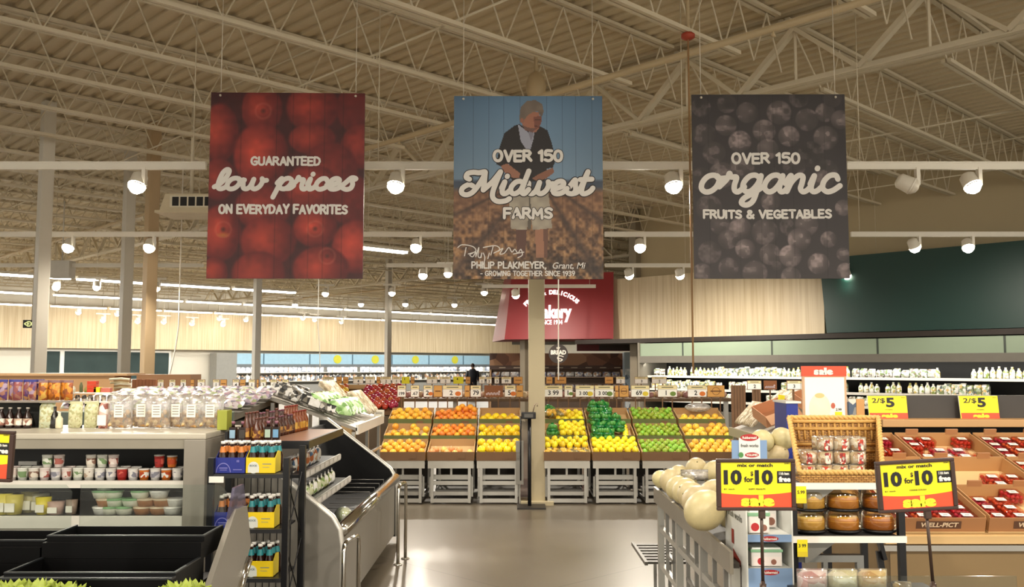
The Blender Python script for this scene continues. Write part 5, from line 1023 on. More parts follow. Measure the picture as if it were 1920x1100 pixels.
# ---- black stepped bins, clear guards and the slanted end panel in the foreground
BX1 = W(432, 985, 4.3).x; BXM = W(112, 995, 4.15).x
def bins(x0, x1, drop, label):
    t = thing('produce_bin', label, 'bin', (0, 0, 0)); zt = W(300, 985, 4.3).z - drop; bk = M('#060607', .5, 0, .1, 3, 0, None, 0, .15); ed = M('#202326', .35, .1)
    for (y0, y1, z, nm) in ((4.03, 4.29, zt, 'back_trough'), (3.70, 3.99, zt - .085, 'front_trough')):
        m = MB(); w = .012; dz = .07
        m.bb(x0, x1, y0, y0 + w, z - dz - .02, z); m.bb(x0, x1, y1 - w, y1, z - dz - .02, z + .0); m.bb(x0, x0 + w, y0 + w, y1 - w, z - dz - .02, z); m.bb(x1 - w, x1, y0 + w, y1 - w, z - dz - .02, z); m.bb(x0 + w, x1 - w, y0 + w, y1 - w, z - dz - .02, z - dz)
        m.m = 1; m.bb(x0, x1, y0 - .003, y0 + w, z, z + .006); m.bb(x0, x0 + w, y0 + w, y1, z, z + .006); m.bb(x1 - w, x1, y0 + w, y1, z, z + .006); m.build('trough', [bk, ed], t)
    m = MB(); m.bb(x0, x1, 3.99, 4.03, .4, zt - .02); m.bb(x0, x1, 3.66, 3.70, .3, zt - .10); m.m = 1; m.bb(x0, x1, 3.655, 3.70, zt - .10, zt - .092); m.build('riser', [bk, ed], t)
    m = MB(); m.bb(x0 + .02, x1 - .02, 3.75, 4.25, 0, zt - .2); m.build('base', bk, t); return t
bins(BXM + .004, BX1 - .03, 0, 'black stepped bin, empty, beside the slanted grey end panel'); bins(-3.2, BXM - .004, .02, 'black stepped bin, empty, at the left edge behind the sale sign')
t = thing('bin_end_panel', 'slanted grey end panel with clear upper edge beside the black bins', 'panel', (BX1, 0, 0))
q = [(4.30, .93), (4.48, .92), (4.56, .72), (4.31, .50), (4.31, 0), (3.5, 0), (3.5, .36), (3.93, .64)]
m = MB(); m.prism([(0, y, z) for y, z in q], (.025, 0, 0)); m.build('panel', M('#8a857b', .35, .2, .04), t); m = MB(); m.prism([(.004, 4.22, .90), (.004, 4.30, 1.03), (.004, 4.44, 1.03), (.004, 4.48, .925), (.004, 4.30, .935)], (.014, 0, 0)); m.build('clear_top', CLEAR('#c9c6d8', .15, .25, '#8a86a0'), t)
m = MB(); m.smooth = True; m.tube([(.03, 4.50, .66), (.03, 4.42, .6), (.03, 4.33, .53), (.03, 4.33, .1)], .022, 10); m.build('bumper', CHROME, t)
for x0, x1, lab in ((-2.9, BXM - .02, 'clear guard pane standing on the left black bin'), (BXM + .02, BX1 - .02, 'clear guard pane standing on the right black bin')):
    m = MB(); z0, z1 = W(300, 982, 4.3).z, W(300, 908, 4.3).z; m.bb(x0, x1, 4.291, 4.297, z0 - .05, z1 - .03); m.prism([(x0, 4.291, z1 - .03), (x1, 4.291, z1 - .03), (x1 - .03, 4.291, z1), (x0 + .0, 4.291, z1)], (0, .006, 0)); one('guard_pane', m, GLASS, lab, 'glass pane')
# lettuces on the near shelf at the bottom edge
LT = thing('lettuce', '', 'vegetable'); m = MB(); rr = random.Random(9)
for k in range(15):
    a = k * 2.4; tilt = .25 + .05 * k / 2; q = Matrix.Rotation(a, 3, 'Z') @ Matrix.Rotation(tilt, 3, 'X'); m2 = MB(); n = 6; vs = []; fs = []
    for j in range(n + 1):
        v = j / n; wd = .05 * math.sin(PI * min(1, .12 + v * .8)) ** .7
        for i in range(7): u = i / 6 * 2 - 1; vs.append(q @ Vector((u * wd, -.012 - .03 * v * v + .02 * u * u - .008 * math.sin(9 * u + k) * v, v * .16 + .012 * math.sin(7 * u + k * 2) * v)))
    for j in range(n):
        for i in range(6): z = j * 7 + i; fs.append((z, z + 1, z + 8, z + 7))
    m.add(vs, fs, True)
m.build('leaves', M('#a9b84e', .5, 0, .25, 25, .4), LT); m = MB(); m.lathe([(.02, 0), (.028, .03), (.0, .06)], 8); m.build('stem', M('#d8dcb0', .5), LT); LT = Proto(LT)
zl = W(340, 1083, 3.54).z - .145
for px, lab in ((12, 'pale green lettuce at the lower left corner'), (66, 'pale green lettuce second along the bottom edge'), (120, 'small pale green lettuce third along the bottom edge'), (344, 'pale green lettuce before the slanted grey panel')):
    LT.put((W(px, 1090, 3.54).x, 3.54, zl - (.012 if px == 120 else 0)), px, lab, None, .85)
m = MB(); m.bb(-2.4, -1.42, 3.44, 3.645, zl - .03, zl - .0); m.bb(-2.3, -1.45, 3.46, 3.63, 0, zl - .03); one('lettuce_shelf', m, BLACK, 'black shelf under the lettuces along the bottom edge', 'shelf')
# ================================================================ RIGHT: SALE SIGNS, MELONS, DISPLAYS, BERRIES
SY_, SR_, SBK = M('#f4e41a', .45, 0, .03), M('#e2502e', .45, 0, .05), M('#141414', .5); FRM = M('#3a241c', .4, 0, .1); SYL = M('#f6ee2e', .45)
def sale_sign(cx, cy, D, label, roll, polex, lines, zfoot=0.0, rz=0.0):
    c = W(cx, cy, D); w, h = 142 / 1700 * D, 94 / 1700 * D; t = thing('sale_sign', label, 'sign', (c.x, D, c.z)); t.rotation_euler = (0, roll, rz); P = Plane((-w / 2, -.004, -h / 2), (1, 0, 0), (0, 0, 1))
    m = MB(); b = .012; 
    for x0, x1, z0, z1 in ((-w / 2 - b * .3, w / 2 + b * .3, h / 2 - b, h / 2), (-w / 2 - b * .3, w / 2 + b * .3, -h / 2, -h / 2 + b), (-w / 2 - b * .3, -w / 2 + b, -h / 2 + b, h / 2 - b), (w / 2 - b, w / 2 + b * .3, -h / 2 + b, h / 2 - b)): m.bb(x0, x1, -.010, .008, z0, z1, .003)
    m.build('frame', FRM, t)
    m = MB(); m.bb(-w / 2 + b * .5, w / 2 - b * .5, -.004, .004, -h / 2 + b * .5, h / 2 - b * .5)
    e = b / w; f = b / h; n = 12
    m.m = 1
    for k in range(n):
        a0, a1 = e + (1 - 2 * e) * k / n, e + (1 - 2 * e) * (k + 1) / n; q = lambda a: .345 - .05 * (1 - (2 * a - 1) ** 2) + .02 * a
        m.add([P(a0 * w, f * h, .001), P(a1 * w, f * h, .001), P(a1 * w, q(a1) * h, .001), P(a0 * w, q(a0) * h, .001)], [(0, 1, 2, 3)])
    T = lambda s, x0, x1, y0, y1, bold=.03: m.text(P, s, x0 * w, x1 * w, y0 * h, y1 * h, .002, bold)
    m.m = 2; T('mix or match', .26, .72, .845, .915, .03); T('10', .08, .315, .50, .79, .05); T('10', .485, .72, .50, .79, .05); T('for', .345, .465, .55, .66, .03); T('$', .43, .465, .66, .76, .02)
    m.rect(P, .775 * w, (1 - e) * w, .53 * h, .765 * h, .0015); T(lines[0], .08, .22, .40, .43, .02); T(lines[1], .40, .62, .40, .43, .02); T('2041', .87, .94, .90, .93, .01)
    m.m = 3; T('11th item', .80, .93, .69, .745, .03); T('free', .795, .95, .555, .66, .06)
    m.m = 4; T('sale', .30, .735, .08, .30, .07); m.build('face', [SY_, SR_, SBK, WHT, SYL], t)
    m = MB(); px_ = W(polex, 900, D).x - c.x; m.tube([(px_ + roll * 0, .012, -h / 2 + .03), (px_, .012, -h / 2 - .25)], .006, 8); m.build('pole', M('#4a3a32', .35, .4), t)
    m = MB(); m.box((px_, .006, -h / 2 - .005), (.022, .02, .05), 0, .004); m.build('clamp', M('#4a3a32', .35, .4), t)
    m = MB(); q = Matrix.Rotation(roll, 4, 'Y').inverted() @ Vector((0, 0, -1)); z0 = c.z - h / 2 - .25
    a = Vector((px_, .012, -h / 2 - .25)); m.tube([a, a + Vector(q) * (z0 - .012)], .008, 8); m.lathe([(.012, -h / 2 - .30), (.012, -h / 2 - .26)], 8, (px_, .012, 0)); bq = a + Vector(q) * (z0 - .010); m.lathe([(.11, -.003), (.11, .005), (.02, .012)], 16, bq); m.build('stand_pole', M('#4a3a32', .35, .4), t)
    return t
sale_sign(1417, 908, 3.3, 'yellow and red sale sign in front of the cardboard container display', 0.0, 1428, ('$1 each', 'SKIPPY PEANUTS'))
sale_sign(1717.5, 909.5, 3.3, 'tilted yellow and red sale sign in front of the strawberries', math.radians(-3.2), 1735, ('$1 each', 'COOKIE DOUGH'))
sale_sign(-48, 853, 3.3, 'yellow and red sale sign cut off at the left edge', math.radians(2), -48, ('$1 each', 'SALAD BAR'))
# ---- melon stand
EX, EZ = .90, .845
t = thing('melon_stand', 'silver framed sloping stand heaped with pale melons', 'display stand', (0, 0, 0))
m = MB(); m.prism([(EX, 4.12, EZ - .05), (EX + .32, 4.12, EZ + .03), (EX + .32, 4.12, EZ + .01), (EX, 4.12, EZ - .07)], (0, 1.61, 0)); m.bb(EX, EX + .03, 3.78, 4.12, EZ - .07, EZ - .05); m.build('sloping_bed', M('#3c3832', .6), t)
m = MB(); m.bb(EX - .015, EX, 3.76, 5.75, EZ - .09, EZ + .0); m.build('front_lip', M('#8c8578', .4, .3), t)
for y in (3.82, 4.45, 5.08, 5.70):
    for x in ((EX + .02, EX + .28) if y > 4 else (EX + .02,)): m = MB(); m.bb(x - .018, x + .018, y - .018, y + .018, 0, EZ - .075 + (x - EX) * .24); m.build('leg', SILVER, t)
    m = MB(); m.bb(EX + .002, EX + (.30 if y > 4 else .04), y - .012, y + .012, .10, .13); m.build('rail', SILVER, t)
for z in (.16, .38, .60): m = MB(); m.bb(EX + .008, EX + .032, 3.84, 5.68, z - .016, z + .016); m.build('rail', SILVER, t)
for k in range(3):
    y = 3.98 + k * .63; m = MB()
    m.bb(EX + .012, EX + .03, y, y + .02, .38, EZ - .08); m.bb(EX + .012, EX + .03, y + .22, y + .24, .38, EZ - .08); m.bb(EX + .012, EX + .03, y, y + .24, .48, .50); m.build('inner_frame', SILVD, t)
m = MB(); m.bb(EX + .04, EX + .28, 4.15, 5.6, .13, .15); m.build('lower_shelf', SILVD, t)
t = thing('slatted_tray', 'dark slatted tray low at the aisle end of the melon stand', 'tray', (EX - .05, 5.80, .36)); m = MB()
for k in range(7): m.bb(.0, .30, .0 + k * .09, .045 + k * .09, 0, .014)
m.m = 1; m.bb(-.02, 0, -.02, .62, -.004, .018); m.bb(.30, .32, -.02, .62, -.004, .018); m.build('slats', [M('#4a4740', .45, .2), M('#5e5a52', .45, .2)], t); m = MB()
for y in (0, .59): m = MB(); m.bb(.13, .15, y, y + .02, -.36, -.004); m.build('support_leg', SILVD, t)
MEL = thing('melon', '', 'fruit'); m = MB(); m.ball((0, 0, 0), (1, 1, 1.13), 20, 14); m.build('rind', M('#c9bb8e', .4, 0, .13, 3.5, .05, None, .25), MEL); m = MB(); m.lathe([(.07, 1.115), (.05, 1.17), (0, 1.17)], 7); m.m = 1; m.build('stem', [M('#7a7048', .7), PAPER], MEL); MEL = Proto(MEL)
MS = []
for px, py, r, D in ((1241, 899, .062, 5.62), (1258, 902, .075, 5.42), (1274, 891, .07, 5.66), (1306, 880, .078, 5.62), (1340, 886, .08, 5.5), (1270, 915, .07, 5.10), (1288, 908, .068, 5.35), (1284, 921, .074, 4.86), (1298, 931, .08, 4.6), (1314, 944, .092, 4.34), (1322, 957, .098, 4.06), (1339, 930, .088, 4.5), (1362, 925, .085, 4.8), (1380, 960, .09, 4.2), (1395, 905, .085, 5.2)):
    MS.append((W(px, py, D), r))
for k, (p, r) in enumerate(MS):
    lab = ['pale melon at the aisle corner of the heap', 'orange tinged melon second in the front row of the heap', 'pale melon behind the orange tinged one', 'round pale melon on top of the back row', 'pale melon at the back, beside the sale sign', 'pale melon third in the front row', 'small pale melon in the middle of the heap', 'pale melon fourth in the front row', 'pale melon fifth in the front row', 'large pale green melon behind the nearest one', 'nearest and largest pale melon hanging over the lip', 'pale melon with a small brown spot beside the sale sign', 'pale melon hidden behind the sale sign', 'pale melon behind the lower sign corner', 'pale melon behind the upper sign edge'][k]
    MEL.put(p, (rng.uniform(.4, 1.2), rng.uniform(-.6, .6), rng.uniform(0, 6)), lab, None, r * .88)
for px, py, r, lab in ((1468, 822, .06, 'pale melon on top behind the white header card'), (1458, 853, .06, 'lower pale melon behind the white header card'), (1430, 826, .06, 'pale melon half hidden by the white header card')):
    MEL.put(W(px, py, 5.2), (1, .3, px), lab, None, r)
m = MB(); p = W(1302, 893, 5.3); pillow(m, .16, .10, .06, p - Vector((0, 0, .02))); one('plastic_bag', m, CLEAR('#ffffff', .3, .35, '#eeeae6'), 'crumpled clear bag lying among the melons', 'bag')
# ---- cardboard display of food containers
CX0, CX1, CD = W(1399, 1000, 3.72).x, W(1487, 1000, 3.72).x, 3.72
t = thing('cardboard_display', 'tall white cardboard display holding red and green lidded containers', 'display', (0, CD, 0)); WC = M('#d9dad6', .6, 0, .03); BLU = M('#7f9cc4', .6, 0, .05); RED = M('#b0242a', .5)
zt = W(1440, 950, CD).z + .035; z1, z2 = W(1440, 1003, CD).z, W(1440, 1016, CD).z; z3 = W(1440, 1066, CD).z; z4 = z3 - .09
for x in (CX0, CX1 - .006): m = MB(); m.bb(x, x + .006, 0, .36, 0, zt); m.build('side_wall', WC, t)
m = MB(); m.bb(CX0 + .006, CX1 - .006, .35, .36, 0, zt); m.build('back_wall', M('#b9bcc0', .6), t)
P = Plane((CX0 - .001, .36, 0), (0, -1, 0), (0, 0, 1)); m = MB(); m.m = 0; m.text(P, 'fresh works', .06, .30, zt - .11, zt - .08, .001, .02); m.m = 1; m.rect(P, .1, .26, zt - .055, zt - .02, .001); m.rect(P, .12, .16, zt - .22, zt - .16, .001); m.add([P(.14, zt - .24, .001), P(.27, zt - .27, .001), P(.27, zt - .38, .001), P(.17, zt - .36, .001)], [(0, 1, 2, 3)]); m.m = 2; m.add([P(.08, zt - .46, .001), P(.3, zt - .52, .001), P(.3, zt - .5, .001), P(.09, zt - .44, .001)], [(0, 1, 2, 3)]); m.build('side_print', [M('#6a6a66', .6), M('#8e2f22', .6), M('#8a6a3a', .6)], t)
for z, hh in ((z1, z2), (z3, z4)):
    m = MB(); m.bb(CX0 + .006, CX1 - .006, .004, .35, z - .006, z); m.build('shelf', WC, t)
    m = MB(); m.bb(CX0 + .006, CX1 - .006, 0, .004, hh if hh < z else z - .03, z + .002); m.m = 1; P = Plane(((CX0 + CX1) / 2, 0, z - .014), (1, 0, 0), (0, 0, 1)); 
    m.disc(P, 0, 0, .036, .001, 16, .011); m.m = 2; m.text(P, 'Rubbermaid', -.028, .028, -.005, .005, .002, .03); m.build('shelf_band', [BLU, RED, WHT], t)
HX0, HX1 = W(1372, 830, 4.0).x, W(1438, 830, 4.0).x; hz0, hz1 = zt, W(1400, 812, 4.0).z; P = Plane(((HX0 + HX1) / 2, .279, 0), (1, 0, 0), (0, 0, 1)); hw = (HX1 - HX0) / 2
m = MB(); m.bb(HX0, HX1, .28, .285, hz0, hz1 - .03); m.m = 1; m.rect(P, -hw * .6, hw * .6, hz0, hz1 - .02, .0015); m.m = 2; m.disc(P, 0, hz1 - .018, hw * .52, .003, 18, .015); m.m = 3; m.text(P, 'fresh works', -hw * .5, hw * .5, hz1 - .06, hz1 - .045, .003, .02); m.m = 2; m.disc(P, hw * .12, hz1 - .093, hw * .4, .003, 14, .011); m.m = 4; m.disc(P, -hw * .5, hz1 - .093, hw * .14, .0035, 12, .012); m.m = 5; m.text(P, 'Rubbermaid', -hw * .4, hw * .4, hz1 - .024, hz1 - .013, .004, .03); m.text(P, 'VOLUMES', -hw * .2, hw * .44, hz1 - .098, hz1 - .088, .004, .03); m.build('header_card', [BLU, M('#e4e6e4', .5), RED, M('#5a5a58', .6), M('#4d8a4a', .6), WHT], t)
def container(label, loc, w, h, tint):
    r = thing('food_container', label, 'container', loc); m = MB(); m.bb(-w / 2, w / 2, -.05, .05, 0, h, .006); m.m = 1; P = Plane((-w / 2, -.0505, 0), (1, 0, 0), (0, 0, 1)); m.rect(P, .006, w - .006, .004, h * .55, .001); m.m = 2; m.disc(P, w * .3, h * .3, h * .2, .002, 12); m.m = 3; m.disc(P, w * .72, h * .26, h * .16, .002, 12); m.build('tub', [M('#dcd9d6', .35), M('#e6dcd8', .5), RED, M('#8a5a4a', .6)], r)
    m = MB(); m.bb(-w / 2 - .003, w / 2 + .003, -.053, .053, h * .80, h * .97, .003); m.build('rim', M('#7fae8a', .4), r); m = MB(); m.bb(-w / 2 + .004, w / 2 - .004, -.046, .046, h * .97, h * 1.06, .004); m.build('lid', M(tint, .3), r)
xm = (CX0 + CX1) / 2
container('container with green rim, front one in the top compartment', (xm - .035, CD + .075, z1 + .003), .085, .085, '#e6ece6'); container('container with green rim behind the sign pole, top compartment', (xm + .03, CD + .20, z1 + .003), .085, .105, '#e6ece6'); container('wide container with green rim in the lower compartment', (xm - .005, CD + .08, z3 + .003), .125, .07, '#e9eeea')
# ---- wicker basket on the white lipped rack
RD = 4.0; RX0_, RX1_ = W(1492, 1000, RD).x, W(1695, 1000, RD).x; z1, z2 = W(1590, 906, RD).z, W(1590, 1006, RD).z
t = thing('bakery_rack', 'black rack with white lipped shelves under the wicker basket', 'rack', (0, RD, 0))
for x in (RX0_, RX1_):
    for y in (.03, .46): m = MB(); m.bb(x - .014, x + .014, y - .014, y + .014, 0, z1 - .001); m.build('post', BLACKM, t)
for z in (z1, z2):
    m = MB(); m.bb(RX0_ + .015, RX1_ - .015, .02, .48, z - .02, z); m.build('shelf', M('#3a3a3a', .5), t); m = MB(); m.bb(RX0_ - .012, RX1_ + .012, 0, .012, z - .026, z + .002); m.build('white_lip', WHT, t)
    m = MB(); m.prism([(RX0_ + .05, .04, z - .022), (RX0_ + .20, .04, z - .022), (RX0_ + .06, .04, z - .12), (RX0_ + .05, .04, z - .12)], (0, .02, 0)); m.build('bracket', SILVD, t)
zb = W(1560, 1045, RD + .1).z
m = MB(); m.bb(RX0_ + .02, RX0_ + .33, .1, .14, zb - .02, zb + .01); m.bb(RX0_ + .30, RX0_ + .33, .1, .13, zb - .12, zb - .02); m.bb(RX0_ + .02, RX0_ + .33, .1, .13, zb - .12, zb - .10); m.bb(RX0_ + .15, RX0_ + .17, .1, .13, zb - .10, zb - .02); m.build('lower_frame', M('#8a8a88', .4, .4), t)
for z, nm in ((z1, '5.99'), (z2, '3 99')):
    m = MB(); P = Plane((RX0_ + .005, -.001, z - .085), (1, 0, 0), (0, 0, 1)); m.bb(RX0_ + .005, RX0_ + .05, -.001, .0, z - .085, z - .012); m.m = 1; m.text(P, nm, .006, .038, .04, .055, .001, .02); m.m = 2; m.rect(P, 0, .045, .0, .022, .0008); m.build('price_tag', [SY_, SBK, M('#e8d02a', .5)], t)
def wicker():
    m = bpy.data.materials.new('woven_wicker'); m.use_nodes = True; nt = m.node_tree; N = nt.nodes; L = nt.links; b = N['Principled BSDF']; tc = N.new('ShaderNodeTexCoord')
    br = N.new('ShaderNodeTexBrick'); br.inputs['Scale'].default_value = 1; br.inputs['Brick Width'].default_value = .022; br.inputs['Row Height'].default_value = .008; br.inputs['Mortar Size'].default_value = .0014; br.inputs['Color1'].default_value = (*lin('#cf9f55'), 1); br.inputs['Color2'].default_value = (*lin('#ab7836'), 1); br.inputs['Mortar'].default_value = (*lin('#5f3c18'), 1)
    mp = N.new('ShaderNodeMapping'); mp.inputs['Rotation'].default_value = (PI / 2, 0, 0); L.new(tc.outputs['Object'], mp.inputs[0]); L.new(mp.outputs[0], br.inputs['Vector']); L.new(br.outputs['Color'], b.inputs['Base Color']); b.inputs['Roughness'].default_value = .55
    bp = N.new('ShaderNodeBump'); bp.inputs['Distance'].default_value = .004; bp.inputs['Strength'].default_value = .8; bp.invert = True; L.new(br.outputs['Fac'], bp.inputs['Height']); L.new(bp.outputs[0], b.inputs['Normal']); return m
WK = wicker(); bt, bb_ = W(1565, 783, RD + .40).z, z1; bx0, bx1 = W(1500, 900, RD + .02).x, W(1656, 900, RD + .02).x; tx0, tx1 = W(1482, 783, RD + .40).x, W(1650, 783, RD + .40).x
t = thing('wicker_basket', 'large open fronted wicker basket with wrapped bakery on the rack', 'basket', (0, RD, bb_))
h = bt - bb_; lip = .045; yb_ = .42
m = MB(); m.prism([(tx0, yb_, h), (tx1, yb_, h), (tx1 - .02, yb_ - .02, 0), (tx0 + .02, yb_ - .02, 0)], (0, .015, 0)); m.build('back_panel', WK, t)
for s, xb, xt in ((1, bx0, tx0), (-1, bx1, tx1)): m = MB(); m.prism([(xt, yb_, h), (xt + s * .02, yb_ - .02, 0), (xb + s * .01, .03, 0), (xb, .02, lip)], (s * .012, 0, 0)); m.build('side_panel', WK, t)
m = MB(); m.bb(bx0, bx1, .02, .032, 0.002, lip); m.build('front_panel', WK, t); m = MB(); m.bb(bx0 + .01, bx1 - .01, .03, yb_ - .02, .001, .012); m.build('floor_panel', WK, t)
def braid(m, a, b, n, r=.008):
    a, b = Vector(a), Vector(b); d = (b - a).normalized(); s = d.cross(Vector((0, .6, .8))).normalized() if abs(d.x) < .9 else Vector((0, 0, 1)); u = d.cross(s)
    for ph in (0, PI): m.tube([a + (b - a) * (i / (n * 4)) + (s * math.cos(2 * PI * i / 4 / 1.6 + ph) + u * math.sin(2 * PI * i / 4 / 1.6 + ph)) * r * .7 for i in range(n * 4 + 1)], r, 6)
m = MB(); braid(m, (tx0 - .006, yb_ + .005, h), (tx1 + .006, yb_ + .005, h), 16); braid(m, (tx0, yb_, h), (bx0, .02, lip), 15); braid(m, (tx1, yb_, h), (bx1, .02, lip), 15); braid(m, (bx0, .022, lip), (bx1, .022, lip), 14); m.build('braided_rim', M('#d6ab62', .55, 0, .25, 60), t)
m = MB()
for k in range(13): x = tx0 + .04 + k * (tx1 - tx0 - .08) / 12; m.tube([(x, yb_ - .004, h - .02), (x + .002, yb_ - .013, h * .60)], .006, 5)
for z in (.93, .80, .52, .40): m.tube([(tx0 + .01, yb_ - .002 - (1 - z) * .02 - .004, h * z), (tx1 - .01, yb_ - .002 - (1 - z) * .02 - .004, h * z)], .009, 6)
m.build('weave_ribs', M('#d0a25a', .55, 0, .25, 60), t)
BP = thing('bakery_package', '', 'package'); m = MB(); pillow(m, .072, .06, .05); m.build('roll', PATCH(['#d8b070', '#e6cf9a', '#c9964e', '#efe0c0'], 40, .5, .8), BP); m = MB(); m.bb(-.014, .010, -.0335, -.0295, .004, .046); m.build('red_sticker', PATCH(['#c0402a', '#8a2a2a', '#e8dccf'], 90, .5, .8), BP); m = MB(); pillow(m, .076, .068, .056, (0, 0, -.002)); m.build('wrap', CLEAR('#ffffff', .25, .12), BP); BP = Proto(BP)
nb = 0
for lv in range(3):
    for r_ in range(2):
        for k in range(6 if lv < 2 else 4):
            x = bx0 + .052 + k * .073 + (.01 if lv == 1 else (.09 if lv == 2 else 0))
            if x > bx1 - .03: continue
            BP.put((x, RD + .075 + r_ * .075 + lv * .012, bb_ + .014 + lv * .058), rng.uniform(-.15, .15), 'wrapped pastry with red sticker in the %s layer inside the wicker basket' % ('bottom', 'middle', 'top')[lv], 'wrapped pastries, %s layer of the basket' % ('bottom', 'middle', 'top')[lv], (1.0, 1.0, 1.12))
# cakes in domed packs
def cake(label, loc, top, side):
    r = thing('cake_pack', label, 'cake', loc); m = MB(); m.lathe([(.060, 0), (.078, .008), (.078, .016), (.070, .018)], 22); m.build('tray', BLACKM, r)
    m = MB(); m.lathe([(.064, .012), (.066, .02), (.066, .058), (.060, .070), (.022, .071), (.016, .06), (0, .06)], 22); m.build('cake', M(side, .5, 0, .25, 25, .3), r); m = MB(); m.lathe([(.0665, .050), (.0605, .0712), (.024, .0722)], 22); m.f = m.f[:44]; m.mi = m.mi[:44]; m.sm = m.sm[:44]; m.build('icing', M(top, .4, 0, .2, 30), r)
    m = MB(); m.lathe([(.076, .016), (.072, .08), (.064, .090), (.0, .092)], 22); m.build('dome_lid', CLEAR('#fff8ea', .16), r)
z2c = z2 + .003
for px, a, s, nm in ((1517, '#e8d07a', '#c9a04a', 'pale yellow'), (1581, '#e2b656', '#bd7f2e', 'golden'), (1647, '#d8952e', '#a8641e', 'orange brown')):
    x = W(px, 980, RD + .1).x; cake('%s ring cake in a clear dome, lower one of its stack' % nm, (x, RD + .10, z2c), a, s); cake('%s ring cake in a clear dome, upper one of its stack' % nm, (x + .002, RD + .10, z2c + .0925), a, s)
# packs at the lower edge in front of the rack, behind a clear guard
zz = W(1520, 1066, 3.62).z - .085
t = thing('low_table', 'low dark table in front of the bakery rack at the bottom edge', 'table', (0, 3.62, 0)); x0, x1 = W(1490, 1090, 3.62).x, W(1760, 1090, 3.62).x; m = MB(); m.bb(x0, x1, -.12, .14, zz - .03, zz); m.build('tabletop', BLACKM, t)
for x in (x0 + .02, x1 - .02): m = MB(); m.bb(x - .015, x + .015, -.02, .02, 0, zz - .03); m.build('leg', BLACKM, t)
for px, cols, lab in ((1523, ['#e0b0a8', '#f0dcd6', '#c98a84', '#efe6e0'], 'pink and white wrapped loaf at the bottom edge'), (1580, ['#e6dcae', '#d8cf9a', '#efe8cc', '#c9bb84'], 'pale yellow wrapped loaf at the bottom edge'), (1634, ['#d8b45a', '#e6c87a', '#c99a3e', '#efdc9a'], 'golden wrapped loaf at the bottom edge'), (1690, ['#c9a24a', '#8a6a2a', '#e0c888', '#b98a3a'], 'small golden pack at the bottom edge by the sign pole')):
    r = thing('wrapped_loaf', lab, 'bread', (W(px, 1080, 3.6).x, 3.6, zz)); w = .115 if px < 1680 else .07; hh = .085 if px < 1680 else .04; m = MB(); pillow(m, w, .085, hh); m.build('loaf', PATCH(cols, 24, .5), r); m = MB(); pillow(m, w * 1.06, .095, hh * 1.08, (0, 0, -.001)); m.build('wrap', CLEAR('#ffffff', .28, .15), r)
m = MB(); m.bb(x0, W(1905, 1090, 3.46).x, 3.455, 3.46, zz - .10, W(1600, 1079, 3.46).z); m.bb(x0, W(1905, 1090, 3.46).x, 3.45, 3.465, 0, zz - .10); one('guard_pane', m, GLASS, 'clear guard pane along the bottom edge in front of the loaves', 'glass pane')
# ---- strawberry counter
SD0, SD1 = 4.9, 6.1; sz0, sz1 = W(1800, 1005, SD0).z, W(1800, 800, SD1).z - .14; bx = W(1660, 1000, SD0).x; bxe = 4.6; sl = math.atan2(sz1 - sz0, SD1 - SD0); TANC = M('#b08b5c', .5, 0, .08, 2.0, 0, (1, 1, 6))
t = thing('berry_counter', 'tan sloping counter carrying cardboard flats of strawberries', 'counter', (0, SD0, 0))
m = MB(); m.prism([(bx + .03, .02, 0), (bx + .03, SD1 - SD0, 0), (bx + .03, SD1 - SD0, sz1 - .03), (bx + .03, .02, sz0 - .035)], (bxe - bx, 0, 0)); m.build('cabinet', M('#8f7650', .55, 0, .06, 2), t)
m = MB(); m.prism([(bx, 0, sz0 - .04), (bx, 0, sz0), (bx, SD1 - SD0, sz1), (bx, SD1 - SD0, sz1 - .028), (bx, .03, sz0 - .04)], (bxe - bx + .05, 0, 0)); m.build('sloping_top', M('#d2ae78', .5, 0, .06, 2), t)
m = MB(); m.bb(bx - .02, bxe, -.014, 0, sz0 - .075, sz0 - .045); m.build('metal_edge', CHROME, t); m = MB(); m.bb(bx + .02, bxe, -.01, .02, 0, .1); m.build('toe_board', M('#6a5a44', .5), t)
m = MB(); m.bar((bx - .03, .02, sz0 - .08), (bx + .02, .02, 0.25), .03, .02); m.bar((bx - .05, .0, sz0 + .05), (bx - .01, .0, sz0 - .12), .04, .02); m.build('side_brace', BLACKM, t)
RS_ = Matrix.Rotation(sl, 3, 'X'); ex = lambda y: sz0 + (y - SD0) * math.tan(sl)
def flat(x0, x1, row, label):
    """open cardboard flat lying on the slope, tabs on its back wall, printed front"""
    t = thing('berry_flat', label, 'crate', ((x0 + x1) / 2, SD0 + .03 + row * .40, ex(SD0 + .03 + row * .40) + .004)); t.rotation_euler = (sl, 0, 0); w = (x1 - x0) / 2 - .004; d = .40; m = MB()
    m.bb(-w, w, 0, d, 0, .006); m.m = 1; m.bb(-w, w, 0, .006, .006, .085); m.m = 2; m.bb(-w, w, d - .006, d, .006, .10); m.bb(-w, -w + .006, .006, d - .006, .006, .095); m.bb(w - .006, w, .006, d - .006, .006, .095)
    m.m = 1
    for x in (-w * .55, w * .5): m.bb(x - .04, x + .04, d - .008, d + .004, .09, .125)
    m.m = 3; P = Plane((0, -.001, 0), (1, 0, 0), (0, 0, 1)); m.rect(P, -.12, .12, .025, .068, .001); m.m = 4; m.text(P, 'WELL-PICT', -.10, .10, .034, .060, .002, .03, False, .2); m.build('tray', [M('#e0c08a', .7), M('#a8754a', .7, 0, .08), M('#b88a58', .7, 0, .08), M('#5f3f2c', .6), M('#e8cfae', .6)], t); return t
